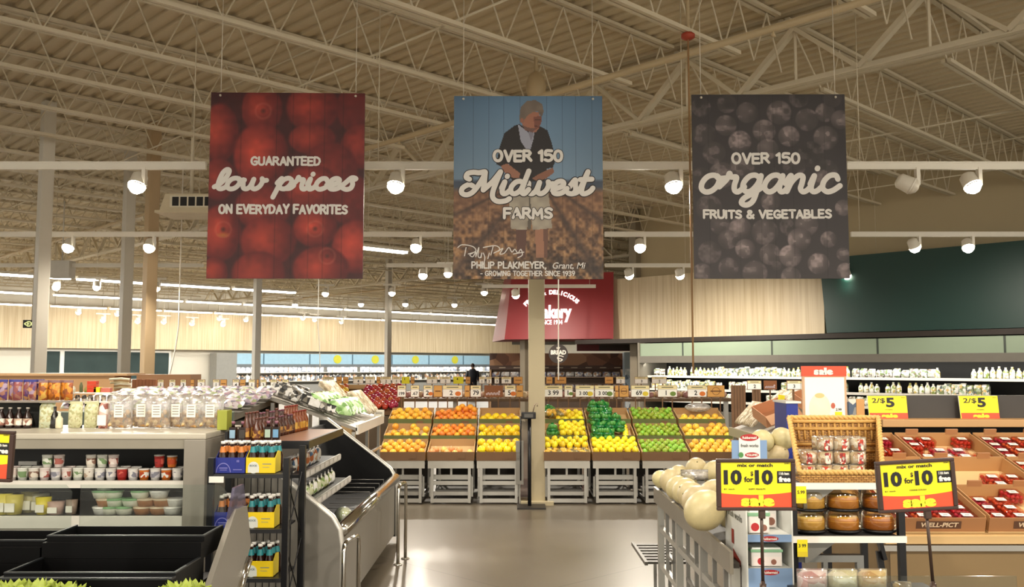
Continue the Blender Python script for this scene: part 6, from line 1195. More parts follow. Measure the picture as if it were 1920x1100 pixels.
def clamshell():
    r = thing('strawberry_box', '', 'berry box'); m = MB(); w, d, h = .108, .092, .062; rr = random.Random(4)
    for i in range(4):
        for j in range(3):
            for k in range(2): m.ball((-.037 + i * .025 + rr.uniform(-.004, .004), -.028 + j * .028 + rr.uniform(-.004, .004), .016 + k * .024 + rr.uniform(-.003, .004)), (.0125, .0125, .0165), 7, 6, Matrix.Rotation(rr.uniform(-1, 1), 3, 'X') @ Matrix.Rotation(rr.uniform(-1, 1), 3, 'Y'))
    m.build('strawberries', M('#b8281e', .35, 0, .35, 60, .2, None, .5), r)['kind'] = 'stuff'
    m = MB(); m.bb(-w / 2, w / 2, -d / 2, d / 2, .001, h, .01); m.build('clear_box', CLEAR('#ffe9e2', .10), r); m = MB(); m.prism([(-.026, -.018, h + .001), (.026, -.022, h + .001), (.026, .016, h + .001), (-.026, .020, h + .001)], (0, 0, .001)); m.m = 1; m.bb(-.012, .012, -.006, .0, h + .0021, h + .0026); m.build('paper_label', [PAPER, M('#8a8a86', .6)], [c for c in r.children if c.name.startswith('clear')][0]); return Proto(r)
CS = clamshell()
def boxes(x0, x1, row, spots, lab, grp):
    w = (x1 - x0)
    for i, j in spots:
        x = x0 + .075 + i * .118; v = .055 + j * .098; p = Vector((x, SD0 + .03 + row * .40, ex(SD0 + .03 + row * .40) + .004)) + RS_ @ Vector((0, v, .013)); CS.put(p, (sl, 0, rng.uniform(-.08, .08)), lab, grp)
FX = [(2.02, 2.53), (2.54, 3.05), (3.06, 3.57), (3.58, 4.09)]
RN = {2: 'top', 1: 'middle', 0: 'front'}; CN = ('beside the basket', 'behind the tilted sale sign', 'at the picture edge', 'past the picture edge')
full = [(i, j) for j in range(4) for i in range(4)]
cfg = {(2, 0): [(2, 2), (3, 3), (2, 1), (3, 1)], (2, 1): [(0, 3), (1, 3), (3, 3), (0, 2), (0, 0), (1, 0), (2, 0), (3, 0), (2, 1), (1, 1)], (2, 2): full, (2, 3): full, (1, 0): [(3, 0)], (1, 1): [(2, 0), (3, 0), (2, 1), (3, 1)], (1, 2): [(0, 3), (1, 3)], (1, 3): full[:6], (0, 0): full, (0, 1): [(0, 0), (0, 1), (1, 0), (1, 1), (0, 2), (1, 2), (2, 3)], (0, 2): [(3, 0)], (0, 3): [(0, 0)]}
for (row, c), spots in cfg.items():
    x0, x1 = FX[c]; 
    if row == 0 and c == 0: pass
    flat(x0, x1, row, 'open cardboard strawberry flat in the %s row, %s' % (RN[row], CN[c])); boxes(x0, x1, row, spots, 'clear box of strawberries with white label, %s row flat %s' % (RN[row], CN[c]), 'strawberry boxes, %s row, %s' % (RN[row], CN[c]))
# ---- tan shelf with the black header board and 2/$5 cards above the berries
HD = 6.45; zs_ = W(1780, 784, HD).z; zl_ = W(1780, 798, HD).z; x0 = W(1640, 790, HD).x; x1 = 4.8; zh = W(1780, 741, HD).z
t = thing('counter_shelf', 'tan shelf with black header board above the strawberry counter', 'shelf', (0, HD, 0)); m = MB(); m.bb(x0, x1, -.14, .12, zl_, zs_, .006); m.build('shelf_board', M('#c59a68', .5, 0, .06, 2), t)
m = MB(); m.bb(x0, x1, .03, .05, zs_, zh); m.build('header_board', M('#3f3b38', .5), t); m = MB(); m.bb(x0, x1, .06, .1, 0, zl_); m.build('back_board', M('#131110', .6), t)
for px, py0, py1, wd, lab in ((1663, 742, 784, 72, 'yellow 2 for 5 dollar card nearest the poster'), (1834, 743, 785, 72, 'yellow 2 for 5 dollar card farther along the black header board')):
    c = W(px, py1, HD); w, h = wd / 1700 * HD, (py1 - py0) / 1700 * HD; r = thing('price_card', lab, 'price sign', (c.x, HD - .03, zs_)); P = Plane((-w / 2, 0, 0), (1, 0, 0), (0, 0, 1)); m = MB(); m.prism([P(0, 0, 0), P(w, 0, 0), P(w * .98, h, -.02), P(-.02 * w, h, -.02)], (0, .003, 0)); m.build('holder', M('#cfd0c0', .4), r)
    P = Plane((-w / 2, -.001, 0), (1, 0, 0), Vector((0, .02, h)).normalized()); m = MB(); m.rect(P, 0, w, 0, h, .0); m.m = 1; m.rect(P, .02 * w, w, 0, h * .25, .001); m.m = 2; m.text(P, '2/$', w * .10, w * .44, h * .66, h * .90, .002, .01); m.text(P, '5', w * .46, w * .68, h * .5, h * .92, .002, .04); m.text(P, '2041', w * .86, w * .96, h * .9, h * .94, .002); m.text(P, 'STRAWBERRIES', w * .42, w * .62, h * .37, h * .41, .002); m.m = 3; m.text(P, 'sale', w * .32, w * .74, h * .04, h * .22, .002, .06); m.build('printed_card', [SY_, SR_, SBK, SYL], r)
# ---- poster in a stand behind the basket
PD = 4.75; a, b = W(1503, 686, PD), W(1588, 782, PD); w, h = b.x - a.x, a.z - b.z + .05
t = thing('poster_stand', 'white framed sale poster with red header standing behind the basket', 'poster', ((a.x + b.x) / 2, PD, 0)); P = Plane((-w / 2, -.012, a.z - h), (1, 0, 0), (0, 0, 1)); hh = .20 * (a.z - b.z)
m = MB(); m.bb(-w / 2, w / 2, -.006, .008, a.z - h, a.z - hh); m.m = 1; m.bb(-w / 2 - .002, w / 2 + .002, -.008, .009, a.z - hh, a.z); m.m = 2; m.text(Plane((-w / 2, -.008, a.z - hh), (1, 0, 0), (0, 0, 1)), 'sale', w * .26, w * .70, hh * .14, hh * .84, .002, .07); m.build('frame', [M('#cfa884', .5), SR_, WHT], t)
m = MB(); P = Plane((-w / 2, -.006, a.z - h), (1, 0, 0), (0, 0, 1)); H2 = h - hh; m.rect(P, w * .05, w * .95, 0, H2 * .98, .001); m.m = 1; m.disc(P, w * .38, H2 * .38, w * .24, .002, 24, H2 * .28); m.m = 2; m.disc(P, w * .38, H2 * .62, w * .11, .003, 16, H2 * .05); m.m = 3; m.disc(P, w * .68, H2 * .42, w * .05, .003, 8, H2 * .06); m.m = 4; m.rect(P, w * .72, w * .88, H2 * .22, H2 * .30, .003); m.m = 5; m.text(P, '2.99', w * .74, w * .87, H2 * .32, H2 * .37, .003, .02); m.build('printed_poster', [M('#fbf9f0', .5, 0, .01), M('#f3eed2', .5, 0, .1, 20), M('#dcc88a', .5), M('#c0604a', .5), SY_, INKD], t)
m = MB(); m.bb(-.02, .02, .009, .03, .01, a.z - h + .1); m.bb(-.15, .15, -.1, .1, 0, .012); m.build('stand_pole', BLACKM, t)
# ================================================================ BEHIND: LONG CASE, BAKERY, DAIRY WALL, PRODUCE TABLES
WASH = M('#e9e6dc', .5, 0, .05)
# ---- long refrigerated case along the right wall (stands in the building grid)
A_F = 18.6; rz_ = -(PHI)   # local x runs along the wall, local -y towards the shopper
t = thing('refrigerated_case', 'long open refrigerated case under the green fascia', 'cooler', RS(A_F, 2.2)); t.rotation_euler = (0, 0, math.atan2(E2.y, E2.x)); LN = 12.3; SAGE = M('#8fa08a', .5, 0, .05, 1); zH1, zH0, zS = 2.16, 1.84, 1.67
# local frame: x along the wall (away from the viewer), y = towards the aisle
m = MB(); m.bb(0, LN, -.05, .02, zH0, zH1); m.m = 1
for k in range(5): m.bb(1.2 + k * 2.44, 1.24 + k * 2.44, .02, .026, zH0, zH1)
m.build('header_panel', [SAGE, M('#3a443c', .5)], t); m = MB(); m.bb(-.02, LN, -.06, .05, zS, zH0 - .001); m.bb(0, LN, -1.1, -.06, zH1 - .05, zH1); m.build('canopy', M('#6f6b62', .5), t)
m = MB(); m.bb(0, LN, -1.15, -1.1, 0, zH1 - .05); m.build('back_wall', M('#23221f', .5), t); m = MB(); m.bb(0, LN, -1.1, .1, .02, .5); m.build('base', M('#57534a', .5), t)
for x in (-.06, LN): m = MB(); m.bb(x, x + .06, -1.15, .05, 0, zH1 + .02); m.build('end_panel', M('#7d776a', .5), t)
SHZ = (1.34, 1.02, .74)
for z, d in zip(SHZ, (-.28, -.2, -.1)): m = MB(); m.bb(.01, LN - .01, -1.1, d, z - .03, z); m.m = 1; m.bb(.01, LN - .01, d, d + .02, z - .045, z + .01); m.build('shelf', [M('#3a3936', .5), WASH], t)
l = bpy.data.lights.new('canopy_light', 'AREA'); l.shape = 'RECTANGLE'; l.size = LN; l.size_y = .12; l.energy = 32; l.color = (1, .97, .9); lo = bpy.data.objects.new('canopy_light', l); COL.objects.link(lo); lo.parent = t; lo.location = (LN / 2, -.15, zS - .03); lo.rotation_euler = (-.5, 0, 0)
m = MB(); m.bb(.1, LN - .1, -.24, -.20, zS + .03, zS + .05); m.build('canopy_lamp', EM('#fff8ec', 6.0), t)
def simple(name, cat, fn, mats): m = MB(); fn(m); return Proto(tag(m.build(name, mats), '', cat))
CARTC = ['#f0eee6', '#e6e2d6', '#a9b89c', '#d8b878', '#7f8a5a', '#d8d6d2', '#5f6a66']
CT_ = simple('milk_carton', 'carton', lambda m: (m.bb(-.065, .065, -.05, .05, 0, .17), m.prism([(-.065, -.05, .17), (-.065, .05, .17), (-.065, 0, .215)], (.13, 0, 0))), PATCH(CARTC, 22, .5, 1.0))
JG = simple('juice_bottle', 'bottle', lambda m: m.lathe([(.05, 0), (.055, .02), (.055, .13), (.02, .19), (.022, .22), (0, .22)], 8), PATCH(['#efece2', '#f3f0e8', '#dfe0c8', '#c8b46a', '#8a9a4a', '#e6e6e0'], 24, .4, 1.0))
PK = simple('salad_pack', 'package', lambda m: pillow(m, .17, .08, .19, n=4), PATCH(['#e3e2da', '#b8bca0', '#7f9560', '#efeee8', '#c9c6c0', '#8a7a6a', '#f3f2ec'], 26, .45, 1.0))
ang = math.atan2(E2.y, E2.x)
for si, (z, d, kinds, gap) in enumerate(((1.34, -.40, (JG, CT_, JG, PK), (4.4, 5.0)), (1.02, -.32, (CT_, PK, CT_, JG), (3.2, 4.0)), (.74, -.22, (PK, PK, CT_, PK), (9, 9.4)))):
    x = .12; k = 0
    while x < LN - .15:
        kd = kinds[int(x / 1.7) % 4]; nm = {id(CT_): 'carton', id(JG): 'bottle', id(PK): 'pack'}[id(kd)]
        if not (gap[0] < x < gap[1]) and rng.random() < .94:
            p = RS(A_F, 2.2) + Vector((math.cos(ang) * x - math.sin(ang) * d, math.sin(ang) * x + math.cos(ang) * d, z)); kd.put(p, ang + PI + rng.uniform(-.1, .1), 'pale %s on the %s shelf of the long case under the green fascia' % (nm, ('top', 'second', 'third')[si]), '%ss on the %s shelf of the long case' % (nm, ('top', 'second', 'third')[si]), (1, 1, rng.uniform(.85, 1.1)))
        x += .178 if kd is PK else (.142 if kd is CT_ else .116); k += 1
# ---- red bakery canopy sign at the wall corner
ba, bb2, bc = W(957, 530, 26.0), W(1149, 525, 25.2), W(945, 640, 26.0); zt, zb0 = W(1050, 512, 25.6).z, W(1050, 636, 25.6).z
lo1, lo2 = Vector((W(946, 636, 25.7).x, 25.7, zb0)), Vector((W(1150, 633, 25.0).x, 25.0, zb0)); u = (lo2 - lo1).normalized(); v = Vector((-u.y * .1, u.x * .1, 1)).normalized(); hi1, hi2 = lo1 + v * (zt - zb0) + u * .17, lo2 + v * (zt - zb0)
bl, bh = Vector((W(923, 642, 27.6).x, 27.6, zb0 - .02)), Vector((W(945, 530, 27.6).x, 27.6, zt)); br_, brh = Vector((lo2.x, 27.4, zb0)), Vector((hi2.x, 27.4, zt))
t = thing('bakery_sign', 'dark red bakery canopy sign lettered in white at the wall corner', 'sign', (0, 0, 0)); REDB = M('#8f1d22', .45, 0, .06, 1.0)
m = MB(); m.add([lo1, lo2, hi2, hi1, bl, br_, brh, bh], [(0, 1, 2, 3), (4, 0, 3, 7), (5, 4, 7, 6), (1, 5, 6, 2), (7, 3, 2, 6), (0, 4, 5, 1)]); m.build('canopy', REDB, t)
v = ((hi1 + hi2) / 2 - (lo1 + lo2) / 2); v = (v - u * v.dot(u)).normalized(); P = Plane(lo1, u, v); wS = (lo2 - lo1).length
px2u = lambda px: (px - 946) / 204 * wS; hS = v.dot((hi1 + hi2) / 2 - lo1); py2v = lambda py: (636 - py) / (636 - 512) * hS
m = MB(); cxu = px2u(1036)
m.text(P, 'Bakery', px2u(1006), px2u(1073), py2v(605), py2v(572), .02, .05); m.text(P, 'SINCE 1934', px2u(1012), px2u(1056), py2v(609), py2v(600), .02, .03)
arc = 'FRESH & DELICIOUS'; R_ = 65 / 204 * wS; cy = py2v(617)
for i, ch in enumerate(arc):
    if ch == ' ': continue
    th = math.radians(137 - i * (90 / 16)); s_ = wS * .042
    v2, f2, a0, a1, b0, b1 = text_geo(ch, .05); k = s_ / max(b1 - b0, .3); rot = th - PI / 2
    pts = []
    for x, y in v2: X, Y = (x - (a0 + a1) / 2) * k, (y - b0) * k; pts.append(P(cxu + math.cos(th) * R_ + X * math.cos(rot) - Y * math.sin(rot), cy + math.sin(th) * R_ + X * math.sin(rot) + Y * math.cos(rot), .02))
    m.add(pts, f2, False)
m.build('lettering', EM('#fff4ec', 1.6), t)
m = MB(); x0, x1 = W(1085, 640, 27.0).x, W(1187, 640, 27.0).x; z0, z1 = W(1085, 657, 27.0).z, W(1085, 636, 27.0).z; m.bb(x0, x1, 27.72, 27.9, z0, z1); m.m = 1; m.bb(W(1125, 640, 27.4).x, x1, 27.70, 27.72, z0 + .02, z1 - .02); one('menu_board', m, [M('#5f1418', .5), M('#241612', .5)], 'dark red menu board under the wood fascia beside the bakery sign', 'sign')
m = MB(); m.bb(W(960, 640, 27.0).x, W(1083, 640, 27.0).x, 27.65, 28.2, W(1000, 645, 27.4).z, W(1000, 634, 27.4).z); one('bakery_soffit', m, M('#8d8f84', .5), 'grey soffit panel under the red bakery sign', 'panel')
# ---- bread shelves under it
BRD = 28.5
t = thing('bread_shelf', 'bread shelf unit with picture header under the bakery sign', 'shelf', (0, BRD, 0)); x0, x1 = W(918, 690, BRD).x, W(1170, 690, BRD).x; zh1, zh0 = W(1000, 662, BRD).z, W(1000, 685, BRD).z
m = MB(); m.bb(x0, x1, 0, .06, zh0, zh1); m.build('picture_header', PATCH(['#6e4630', '#94664a', '#4e3022', '#a87c5a', '#5e3a28', '#855840'], 2.6, .5), t); m = MB(); m.bb(x0, x1, -.04, 0, zh0 - .12, zh0); m.m = 1
for k in range(9): m.bb(x0 + .3 + k * .45, x0 + .5 + k * .45, -.045, -.04, zh0 - .08, zh0 - .05)
m.build('header_band', [M('#4e352a', .5), M('#b9a890', .5)], t); m = MB(); m.bb(x0, x1, .5, .56, 0, zh0 - .12); m.build('back_board', M('#6a5444', .5), t)
for z in (1.25, .85): m = MB(); m.bb(x0, x1, -.02, .5, z - .03, z); m.build('shelf', M('#8a7460', .5), t)
for x in (x0, x1 - .05): m = MB(); m.bb(x, x + .05, .0, .5, 0, zh0 - .12); m.build('side_panel', M('#c29a72', .5), t)
LF = simple('bread_loaf', 'bread', lambda m: pillow(m, .26, .14, .15, n=4), PATCH(['#e9e6e2', '#d8d4d0', '#8a8fb0', '#c9c6c4', '#b08a6a', '#efeeec'], 16, .4, 1.0))
for z in (1.25, .85):
    for k in range(int((x1 - x0) / .29)):
        if rng.random() < .95: LF.put((x0 + .2 + k * .29, BRD + .15, z), rng.uniform(-.2, .2), 'pale wrapped loaf on the %s bread shelf under the bakery sign' % ('upper' if z > 1 else 'lower'), 'loaves on the %s bread shelf' % ('upper' if z > 1 else 'lower'))
p = W(1047, 663, 24.0); r = 18 / 1700 * 24.0; t = thing('bread_sign', 'round dark hanging bread sign in front of the bread header', 'sign', (p.x, 24.0, p.z)); m = MB(); P = Plane((0, 0, 0), (1, 0, 0), (0, 0, 1)); m.prism([(r * math.cos(2 * PI * k / 28), 0, r * math.sin(2 * PI * k / 28)) for k in range(28)], (0, .03, 0)); m.m = 1; m.text(P, 'BREAD', -r * .8, r * .8, -r * .08, r * .38, .006, .05); m.text(P, 'our', -r * .2, r * .2, r * .5, r * .7, .006, .03); m.ribbon(P, [(a * r, b * r) for a, b in smooth_path([(.5, -.3), (.1, -.2), (-.1, -.45), (.15, -.75), (.4, -.6), (-.05, -.45)], 5)], r * .09, .006); m.build('disc', [M('#2b221e', .5), M('#d8cfc4', .5)], t); m = MB(); m.tube([(0, .015, r), (0, .015, DECK + .03 - p.z)], .008, 4); m.build('hanging_wire', M('#5a5048', .5), t)
fr_ = MB(); x = W(1178, 690, 27.5).x; fr_.bb(x - .15, x + .15, 27.3, 27.7, 0, 2.0, .02); fr_.m = 1; fr_.bb(x - .12, x + .12, 27.29, 27.30, .3, 1.5); one('drink_cooler', fr_, [M('#9fb0bb', .4), PATCH(['#e6ecf0', '#8a9aa8', '#c9d6de', '#4a5a68'], 9, .4)], 'slim pale upright cooler between the bread shelves and the long case', 'cooler')
# ---- blue headed dairy case along the far wall
P0, P1 = far(420, 664), far(920, 664); s0 = S1 - 1.0; a_0 = P0.dot(E1) + .3; a_1 = P1.dot(E1) - .2
t = thing('dairy_case', 'long bright dairy case with pale blue header on the far wall', 'cooler', RS(a_0, s0), math.atan2(E1.y, E1.x)); LD = a_1 - a_0; zT, zB = 2.28, 1.68
m = MB(); m.bb(0, LD, 0, .1, zB, zT); m.m = 1
for k in range(int(LD / 3)): m.bb(1.6 + k * 3.0, 1.68 + k * 3.0, -.01, 0, zB, zT)
m.m = 2
for u_ in (.33, .47, .63, .80): m.prism([(LD * u_ + .28 * math.cos(2 * PI * q / 16), -.02, 1.98 + .26 * math.sin(2 * PI * q / 16)) for q in range(16)], (0, .02, 0))
m.build('header_panel', [M('#9cc3da', .5), M('#4a6a80', .5), M('#c9c83a', .5)], t); m = MB(); m.bb(0, LD, .1, .8, zT - .08, zT); m.bb(0, LD, -.02, .08, zB - .18, zB - .001); m.build('canopy', M('#6a7278', .5), t)
m = MB(); m.bb(0, LD, .75, .8, 0, zT - .08); m.build('back_wall', M('#c9c6be', .5), t); m = MB(); m.bb(-1.2, 0, -.02, .8, 0, zT); m.build('end_panel', M('#8d8d88', .5), t); m = MB(); m.bb(0, LD, -.1, .75, 0, .5); m.build('base', M('#8d8d88', .5), t)
for z in (1.2, .7): m = MB(); m.bb(0, LD, .05, .75, z - .03, z); m.build('shelf', WASH, t)
l = bpy.data.lights.new('canopy_light', 'AREA'); l.shape = 'RECTANGLE'; l.size = LD; l.size_y = .2; l.energy = 120; l.color = (1, .98, .94); lo = bpy.data.objects.new('canopy_light', l); COL.objects.link(lo); lo.parent = t; lo.location = (LD / 2, .12, zB - .22); lo.rotation_euler = (.5, 0, 0)
MJ = simple('milk_jug', 'bottle', lambda m: (m.bb(-.12, .12, -.09, .09, 0, .34), m.lathe([(.1, .34), (.03, .42), (.04, .45), (0, .45)], 6)), PATCH(['#f6f5f0', '#fbfaf6', '#d9d4c8', '#5a5f68', '#cfa88a', '#8a8f98', '#f3f2ee'], 5, .5, 1.0))
am = math.atan2(E1.y, E1.x)
for z in (1.2, .7):
    k = 0; x = .2
    while x < LD - .2:
        if rng.random() < .93: MJ.put(RS(a_0 + x, s0 + .3, z), am, 'white jug or carton on the %s shelf of the far dairy case' % ('upper' if z > 1 else 'lower'), 'white goods on the %s dairy shelf' % ('upper' if z > 1 else 'lower'), (1, 1, rng.uniform(.75, 1.0)))
        x += .30
# exit sign hanging near the left edge
p = W(58, 607, 24.0); w, h = 30 / 1700 * 24, 15 / 1700 * 24; t = thing('exit_sign', 'dark exit sign with an arrow hanging before the wood fascia', 'sign', (p.x, 24.0, p.z)); m = MB(); m.bb(-w / 2, w / 2, 0, .06, -h / 2, h / 2); m.m = 1; P = Plane((0, 0, 0), (1, 0, 0), (0, 0, 1)); m.text(P, '<EXIT', -w * .42, w * .42, -h * .34, h * .34, .01, .04); m.build('sign_box', [M('#16160f', .5), EM('#d8d890', .9)], t); m = MB(); m.tube([(0, .03, h / 2), (0, .03, JB + .1 - p.z)], .012, 5); m.build('hanging_rod', STEEL, t)
# person far off among the dairy shelves
p = W(886, 716, 42.0); zg = W(887, 686, 30.0).z; hgt = W(887, 684, 30.0).z
t = thing('person', 'person in dark clothes standing far off before the dairy case', 'person', (p.x, 42.0, 0))
body = bpy.data.meshes.new('body'); bm = bmesh.new(); J_ = [(0, 0, .88, .12), (0, 0, 1.12, .12), (0, 0, 1.34, .13), (0, 0, 1.44, .055), (0, -.01, 1.54, .085), (0, -.01, 1.62, .08), (-.19, 0, 1.33, .06), (-.25, .0, 1.08, .045), (-.22, -.12, .90, .038), (.19, 0, 1.33, .06), (.25, 0, 1.08, .045), (.22, -.12, .90, .038), (-.10, 0, .80, .085), (-.11, -.01, .46, .06), (-.11, .02, .08, .045), (-.12, -.12, .04, .04), (.10, 0, .80, .085), (.11, -.01, .46, .06), (.11, .02, .08, .045), (.12, -.12, .04, .04)]
E_ = [(0, 1), (1, 2), (2, 3), (3, 4), (4, 5), (2, 6), (6, 7), (7, 8), (2, 9), (9, 10), (10, 11), (0, 12), (12, 13), (13, 14), (14, 15), (0, 16), (16, 17), (17, 18), (18, 19)]
sv = [bm.verts.new(j[:3]) for j in J_]; [bm.edges.new((sv[a], sv[b])) for a, b in E_]; bm.to_mesh(body); bm.free(); ob = bpy.data.objects.new('body', body); COL.objects.link(ob); ob.parent = t; body.materials.append(M('#b08a74', .5))
md = ob.modifiers.new('skin', 'SKIN'); [setattr(body.skin_vertices[0].data[i], 'radius', (j[3], j[3])) for i, j in enumerate(J_)]; body.skin_vertices[0].data[0].use_root = True; ob.modifiers.new('sub', 'SUBSURF').levels = 1; ob.modifiers['sub'].render_levels = 1
m = MB(); m.lathe([(.16, .84), (.17, 1.1), (.19, 1.32), (.08, 1.45)], 12, (0, 0, 0), 1.25, .8)
for s in (-1, 1): m.tube([(s * .20, 0, 1.36), (s * .26, 0, 1.08), (s * .23, -.11, .93)], [.085, .065, .055], 8)
m.build('jacket', M('#171a26', .7), t); m = MB()
for s in (-1, 1): m.tube([(s * .09, 0, .88), (s * .11, -.01, .46), (s * .11, .02, .06)], [.115, .09, .08], 8)
m.build('trousers', M('#15161c', .7), t); m = MB(); m.ball((0, .01, 1.60), (.10, .11, .105), 10, 8); m.build('hair', M('#3a3030', .7), t)
# ---- tan office counter, brown cartons and baskets behind the cooler
CD_ = 11.5; z0 = W(150, 704, CD_).z
m = MB(); m.bb(W(-60, 704, CD_).x, W(215, 704, CD_).x, CD_, CD_ + .5, 0, z0); m.m = 1; m.bb(W(-60, 704, CD_).x - .02, W(240, 704, CD_).x, CD_ - .03, CD_ + .55, z0, z0 + .03); one('tan_counter', m, [M('#bd9468', .55, 0, .06, 1), M('#c9a277', .5)], 'tan counter running behind the cooler at the left', 'counter')
m = MB(); m.bb(W(250, 704, CD_).x, W(352, 704, CD_).x, CD_ + .1, CD_ + .5, 0, W(300, 702, CD_).z); one('tan_counter', m, M('#9c7350', .55, 0, .06, 1), 'brown counter end behind the price cards', 'counter')
m = MB(); p = W(15, 701, 15.5); m.bb(p.x - 1.2, W(58, 700, 15.5).x, 15.5, 15.9, 0, p.z); one('dark_counter', m, M('#2a2622', .5), 'dark low counter in front of the far white wall', 'counter')
PT = 9.0; tz_ = W(270, 739, PT).z
t = thing('produce_table', 'sloping produce table of salad bags behind the cooler', 'table', (0, 0, 0)); x0, x1 = W(236, 740, PT).x, -2.31; zf = W(400, 777, 7.6).z
m = MB(); m.prism([(x0, 7.6, zf - .05), (x0, 7.6, zf), (x0, PT, tz_ - .03), (x0, PT, tz_ - .08)], (x1 - x0, 0, 0)); m.build('sloping_top', M('#5a5448', .5), t); m = MB(); m.bb(x0 - .5, x1, 7.57, 7.6, zf - .08, zf + .02); m.m = 1; m.bb(x0 - .5, x1, 7.575, 7.60, zf + .02, zf + .028); m.build('mirror_edge', [M('#57625a', .3), M('#a9b8a6', .2)], t)
m = MB(); m.bb(x0, x1, 7.62, PT, 0, zf - .06); m.build('cabinet', M('#3a362f', .5), t); m = MB(); m.bb(x0, x1, PT, PT + .04, 0, tz_ + .02); m.build('back_board', M('#7a6a54', .5), t)
SBG = simple('salad_bag', 'bag', lambda m: pillow(m, .17, .06, .17, n=4), PATCH(['#b3a3b4', '#d0c6ca', '#8d8696', '#c6cab0', '#9aa67a', '#e6e2de', '#a88a94', '#6a6470'], 30, .3, 1.0))
for j in range(6):
    y = 7.70 + j * .235; zz_ = zf + (y - 7.6) * (tz_ - .03 - zf) / (PT - 7.6)
    for k in range(int((x1 - x0) / .15)): SBG.put((x0 + .09 + k * .15 + (j % 2) * .06, y, zz_ + .042), (-1.15, rng.uniform(-.15, .15), rng.uniform(-.3, .3)), 'shiny purple and green salad bag in the %s row of the sloping table' % ('front', 'second', 'third', 'fourth', 'fifth', 'back')[j], '%s row of salad bags' % ('front', 'second', 'third', 'fourth', 'fifth', 'back')[j])
lefts = [(295, 307, '1', 'w'), (317, 329, '2', 'w'), (338, 349, '3', 'w'), (357, 364, '', 'o'), (370, 384, '2', 'w'), (399, 411, '1', 'w'), (413, 425, '', 'o'), (436, 448, '4', 'w'), (450, 460, '', 'o'), (466, 478, '1', 'w'), (481, 485, '', 'o'), (488, 499, '3', 'w'), (507, 519, '1', 'w'), (522, 527, '', 'o'), (529, 541, '2', 'w')]
ORD = ('first', 'second', 'third', 'fourth', 'fifth', 'sixth', 'seventh', 'eighth', 'ninth', 'tenth', 'eleventh', 'twelfth', 'thirteenth', 'fourteenth', 'fifteenth', 'sixteenth', 'seventeenth', 'eighteenth', 'nineteenth', 'twentieth', 'twenty-first', 'twenty-second')
for k, (a, b, s, st_) in enumerate(lefts): price_card(a, b, 711, 727, PT + .06, s, '%s price card %s along the back of the salad bag table' % ('white' if st_ == 'w' else 'orange', ORD[k]), st_, None, True, None, tz_ - .1)
m = MB()
for k in range(7): x = W(249 + k * 6.4, 720, PT + .02).x; m.bb(x, x + .032, PT - .02, PT + .03, tz_ + .02, W(270, 711, PT).z); 
for k in range(7):
    x = W(249 + k * 6.4, 720, PT + .02).x; c = MB(); c.bb(x, x + .031, PT - .0, PT + .04, tz_ + .0205, W(270, 711, PT).z); one('brown_carton', c, M('#8a5430', .6, 0, .1, 8), 'narrow brown carton standing in the row behind the clear bags', 'box', 'narrow brown cartons behind the clear bags')
for k in range(6): c = MB(); p = W(227, 727 - k * 3.2, PT + .1); c.tube([(p.x - .09 + rng.uniform(-.03, .03), PT + .1, p.z), (p.x, PT + .09, p.z + .008), (p.x + .10 + rng.uniform(-.03, .02), PT + .1, p.z)], .013, 6); one('baguette', c, M(('#d8c8a0', '#b08a5a', '#efe6cc')[k % 3], .6, 0, .2, 10), 'thin pale baguette in the stack behind the clear bags', 'bread', 'stack of thin baguettes')
m = MB(); p = W(227, 731, PT + .1); m.bb(p.x - .14, p.x + .14, PT + .04, PT + .3, 0, p.z - .018); one('bread_stand', m, M('#5a4430', .6), 'brown stand under the stack of thin baguettes', 'stand')
# ---- side stand along the aisle left of the citrus: bagged vegetables, wrapped greens, mushrooms
VX = -1.44; VZ = W(718, 781, 10.0).z - .02
def side_stand(x, s, y0, y1, z, rise, label, lipcol):
    t = thing('side_stand', label, 'display stand', (0, 0, 0)); m = MB(); m.prism([(x, y0, z - .03), (x + s * .85, y0, z + rise - .03), (x + s * .85, y0, z + rise), (x, y0, z)], (0, y1 - y0, 0)); m.build('sloping_bed', M('#9a948a', .5), t)
    m = MB(); m.bb(x - .012, x + .012, y0, y1, z - .06, z + .03); m.build('front_lip', M(lipcol, .4, .2), t)
    for y in (y0 + .05, (y0 + y1) / 2, y1 - .05):
        for xx in (x + s * .04, x + s * .8): m = MB(); m.bb(xx - .016, xx + .016, y - .016, y + .016, 0, z - .04 + (rise * .9 if abs(xx - x) > .5 else 0)); m.build('leg', SILVER, t)
    for zz in (.2, .45, .7): m = MB(); m.bb(x + s * .03 - .012, x + s * .03 + .012, y0, y1, zz - .012, zz + .012); m.build('rail', SILVER, t)
    m = MB(); m.bb(min(x + s * .06, x + s * .9), max(x + s * .06, x + s * .85), y0 + .1, y1 - .1, .12, .15); m.build('lower_shelf', SILVD, t); return t
side_stand(VX, -1, 8.5, 10.2, VZ, .3, 'silver side stand of wrapped vegetables left of the oranges', '#e9e6de')
m = MB(); p = W(712, 782, 10.05); m.box((p.x, 10.0, VZ + .06), (.11, .02, .07)); m.m = 1; m.rect(Plane((p.x, 9.989, VZ + .06), (1, 0, 0), (0, 0, 1)), -.035, .035, -.012, .01); one('price_card', m, [PAPER, M('#b9b4aa', .6)], 'white blank looking card at the end of the side stand by the oranges', 'price sign')
GRB = simple('greens_bag', 'bag', lambda m: pillow(m, .20, .09, .22, n=5), PATCH(['#8fb870', '#b7d79a', '#6f9a52', '#d3e6c0', '#a9cf8a', '#efeee6'], 22, .35, .8))
WRP = simple('wrapped_leek', 'vegetable', lambda m: m.lathe([(.015, 0), (.035, .05), (.05, .25), (.06, .36), (.02, .38)], 8), PATCH(['#b7a78a', '#cfc4ac', '#9a8a70', '#d8d0bc', '#a89878'], 22, .5, .8))
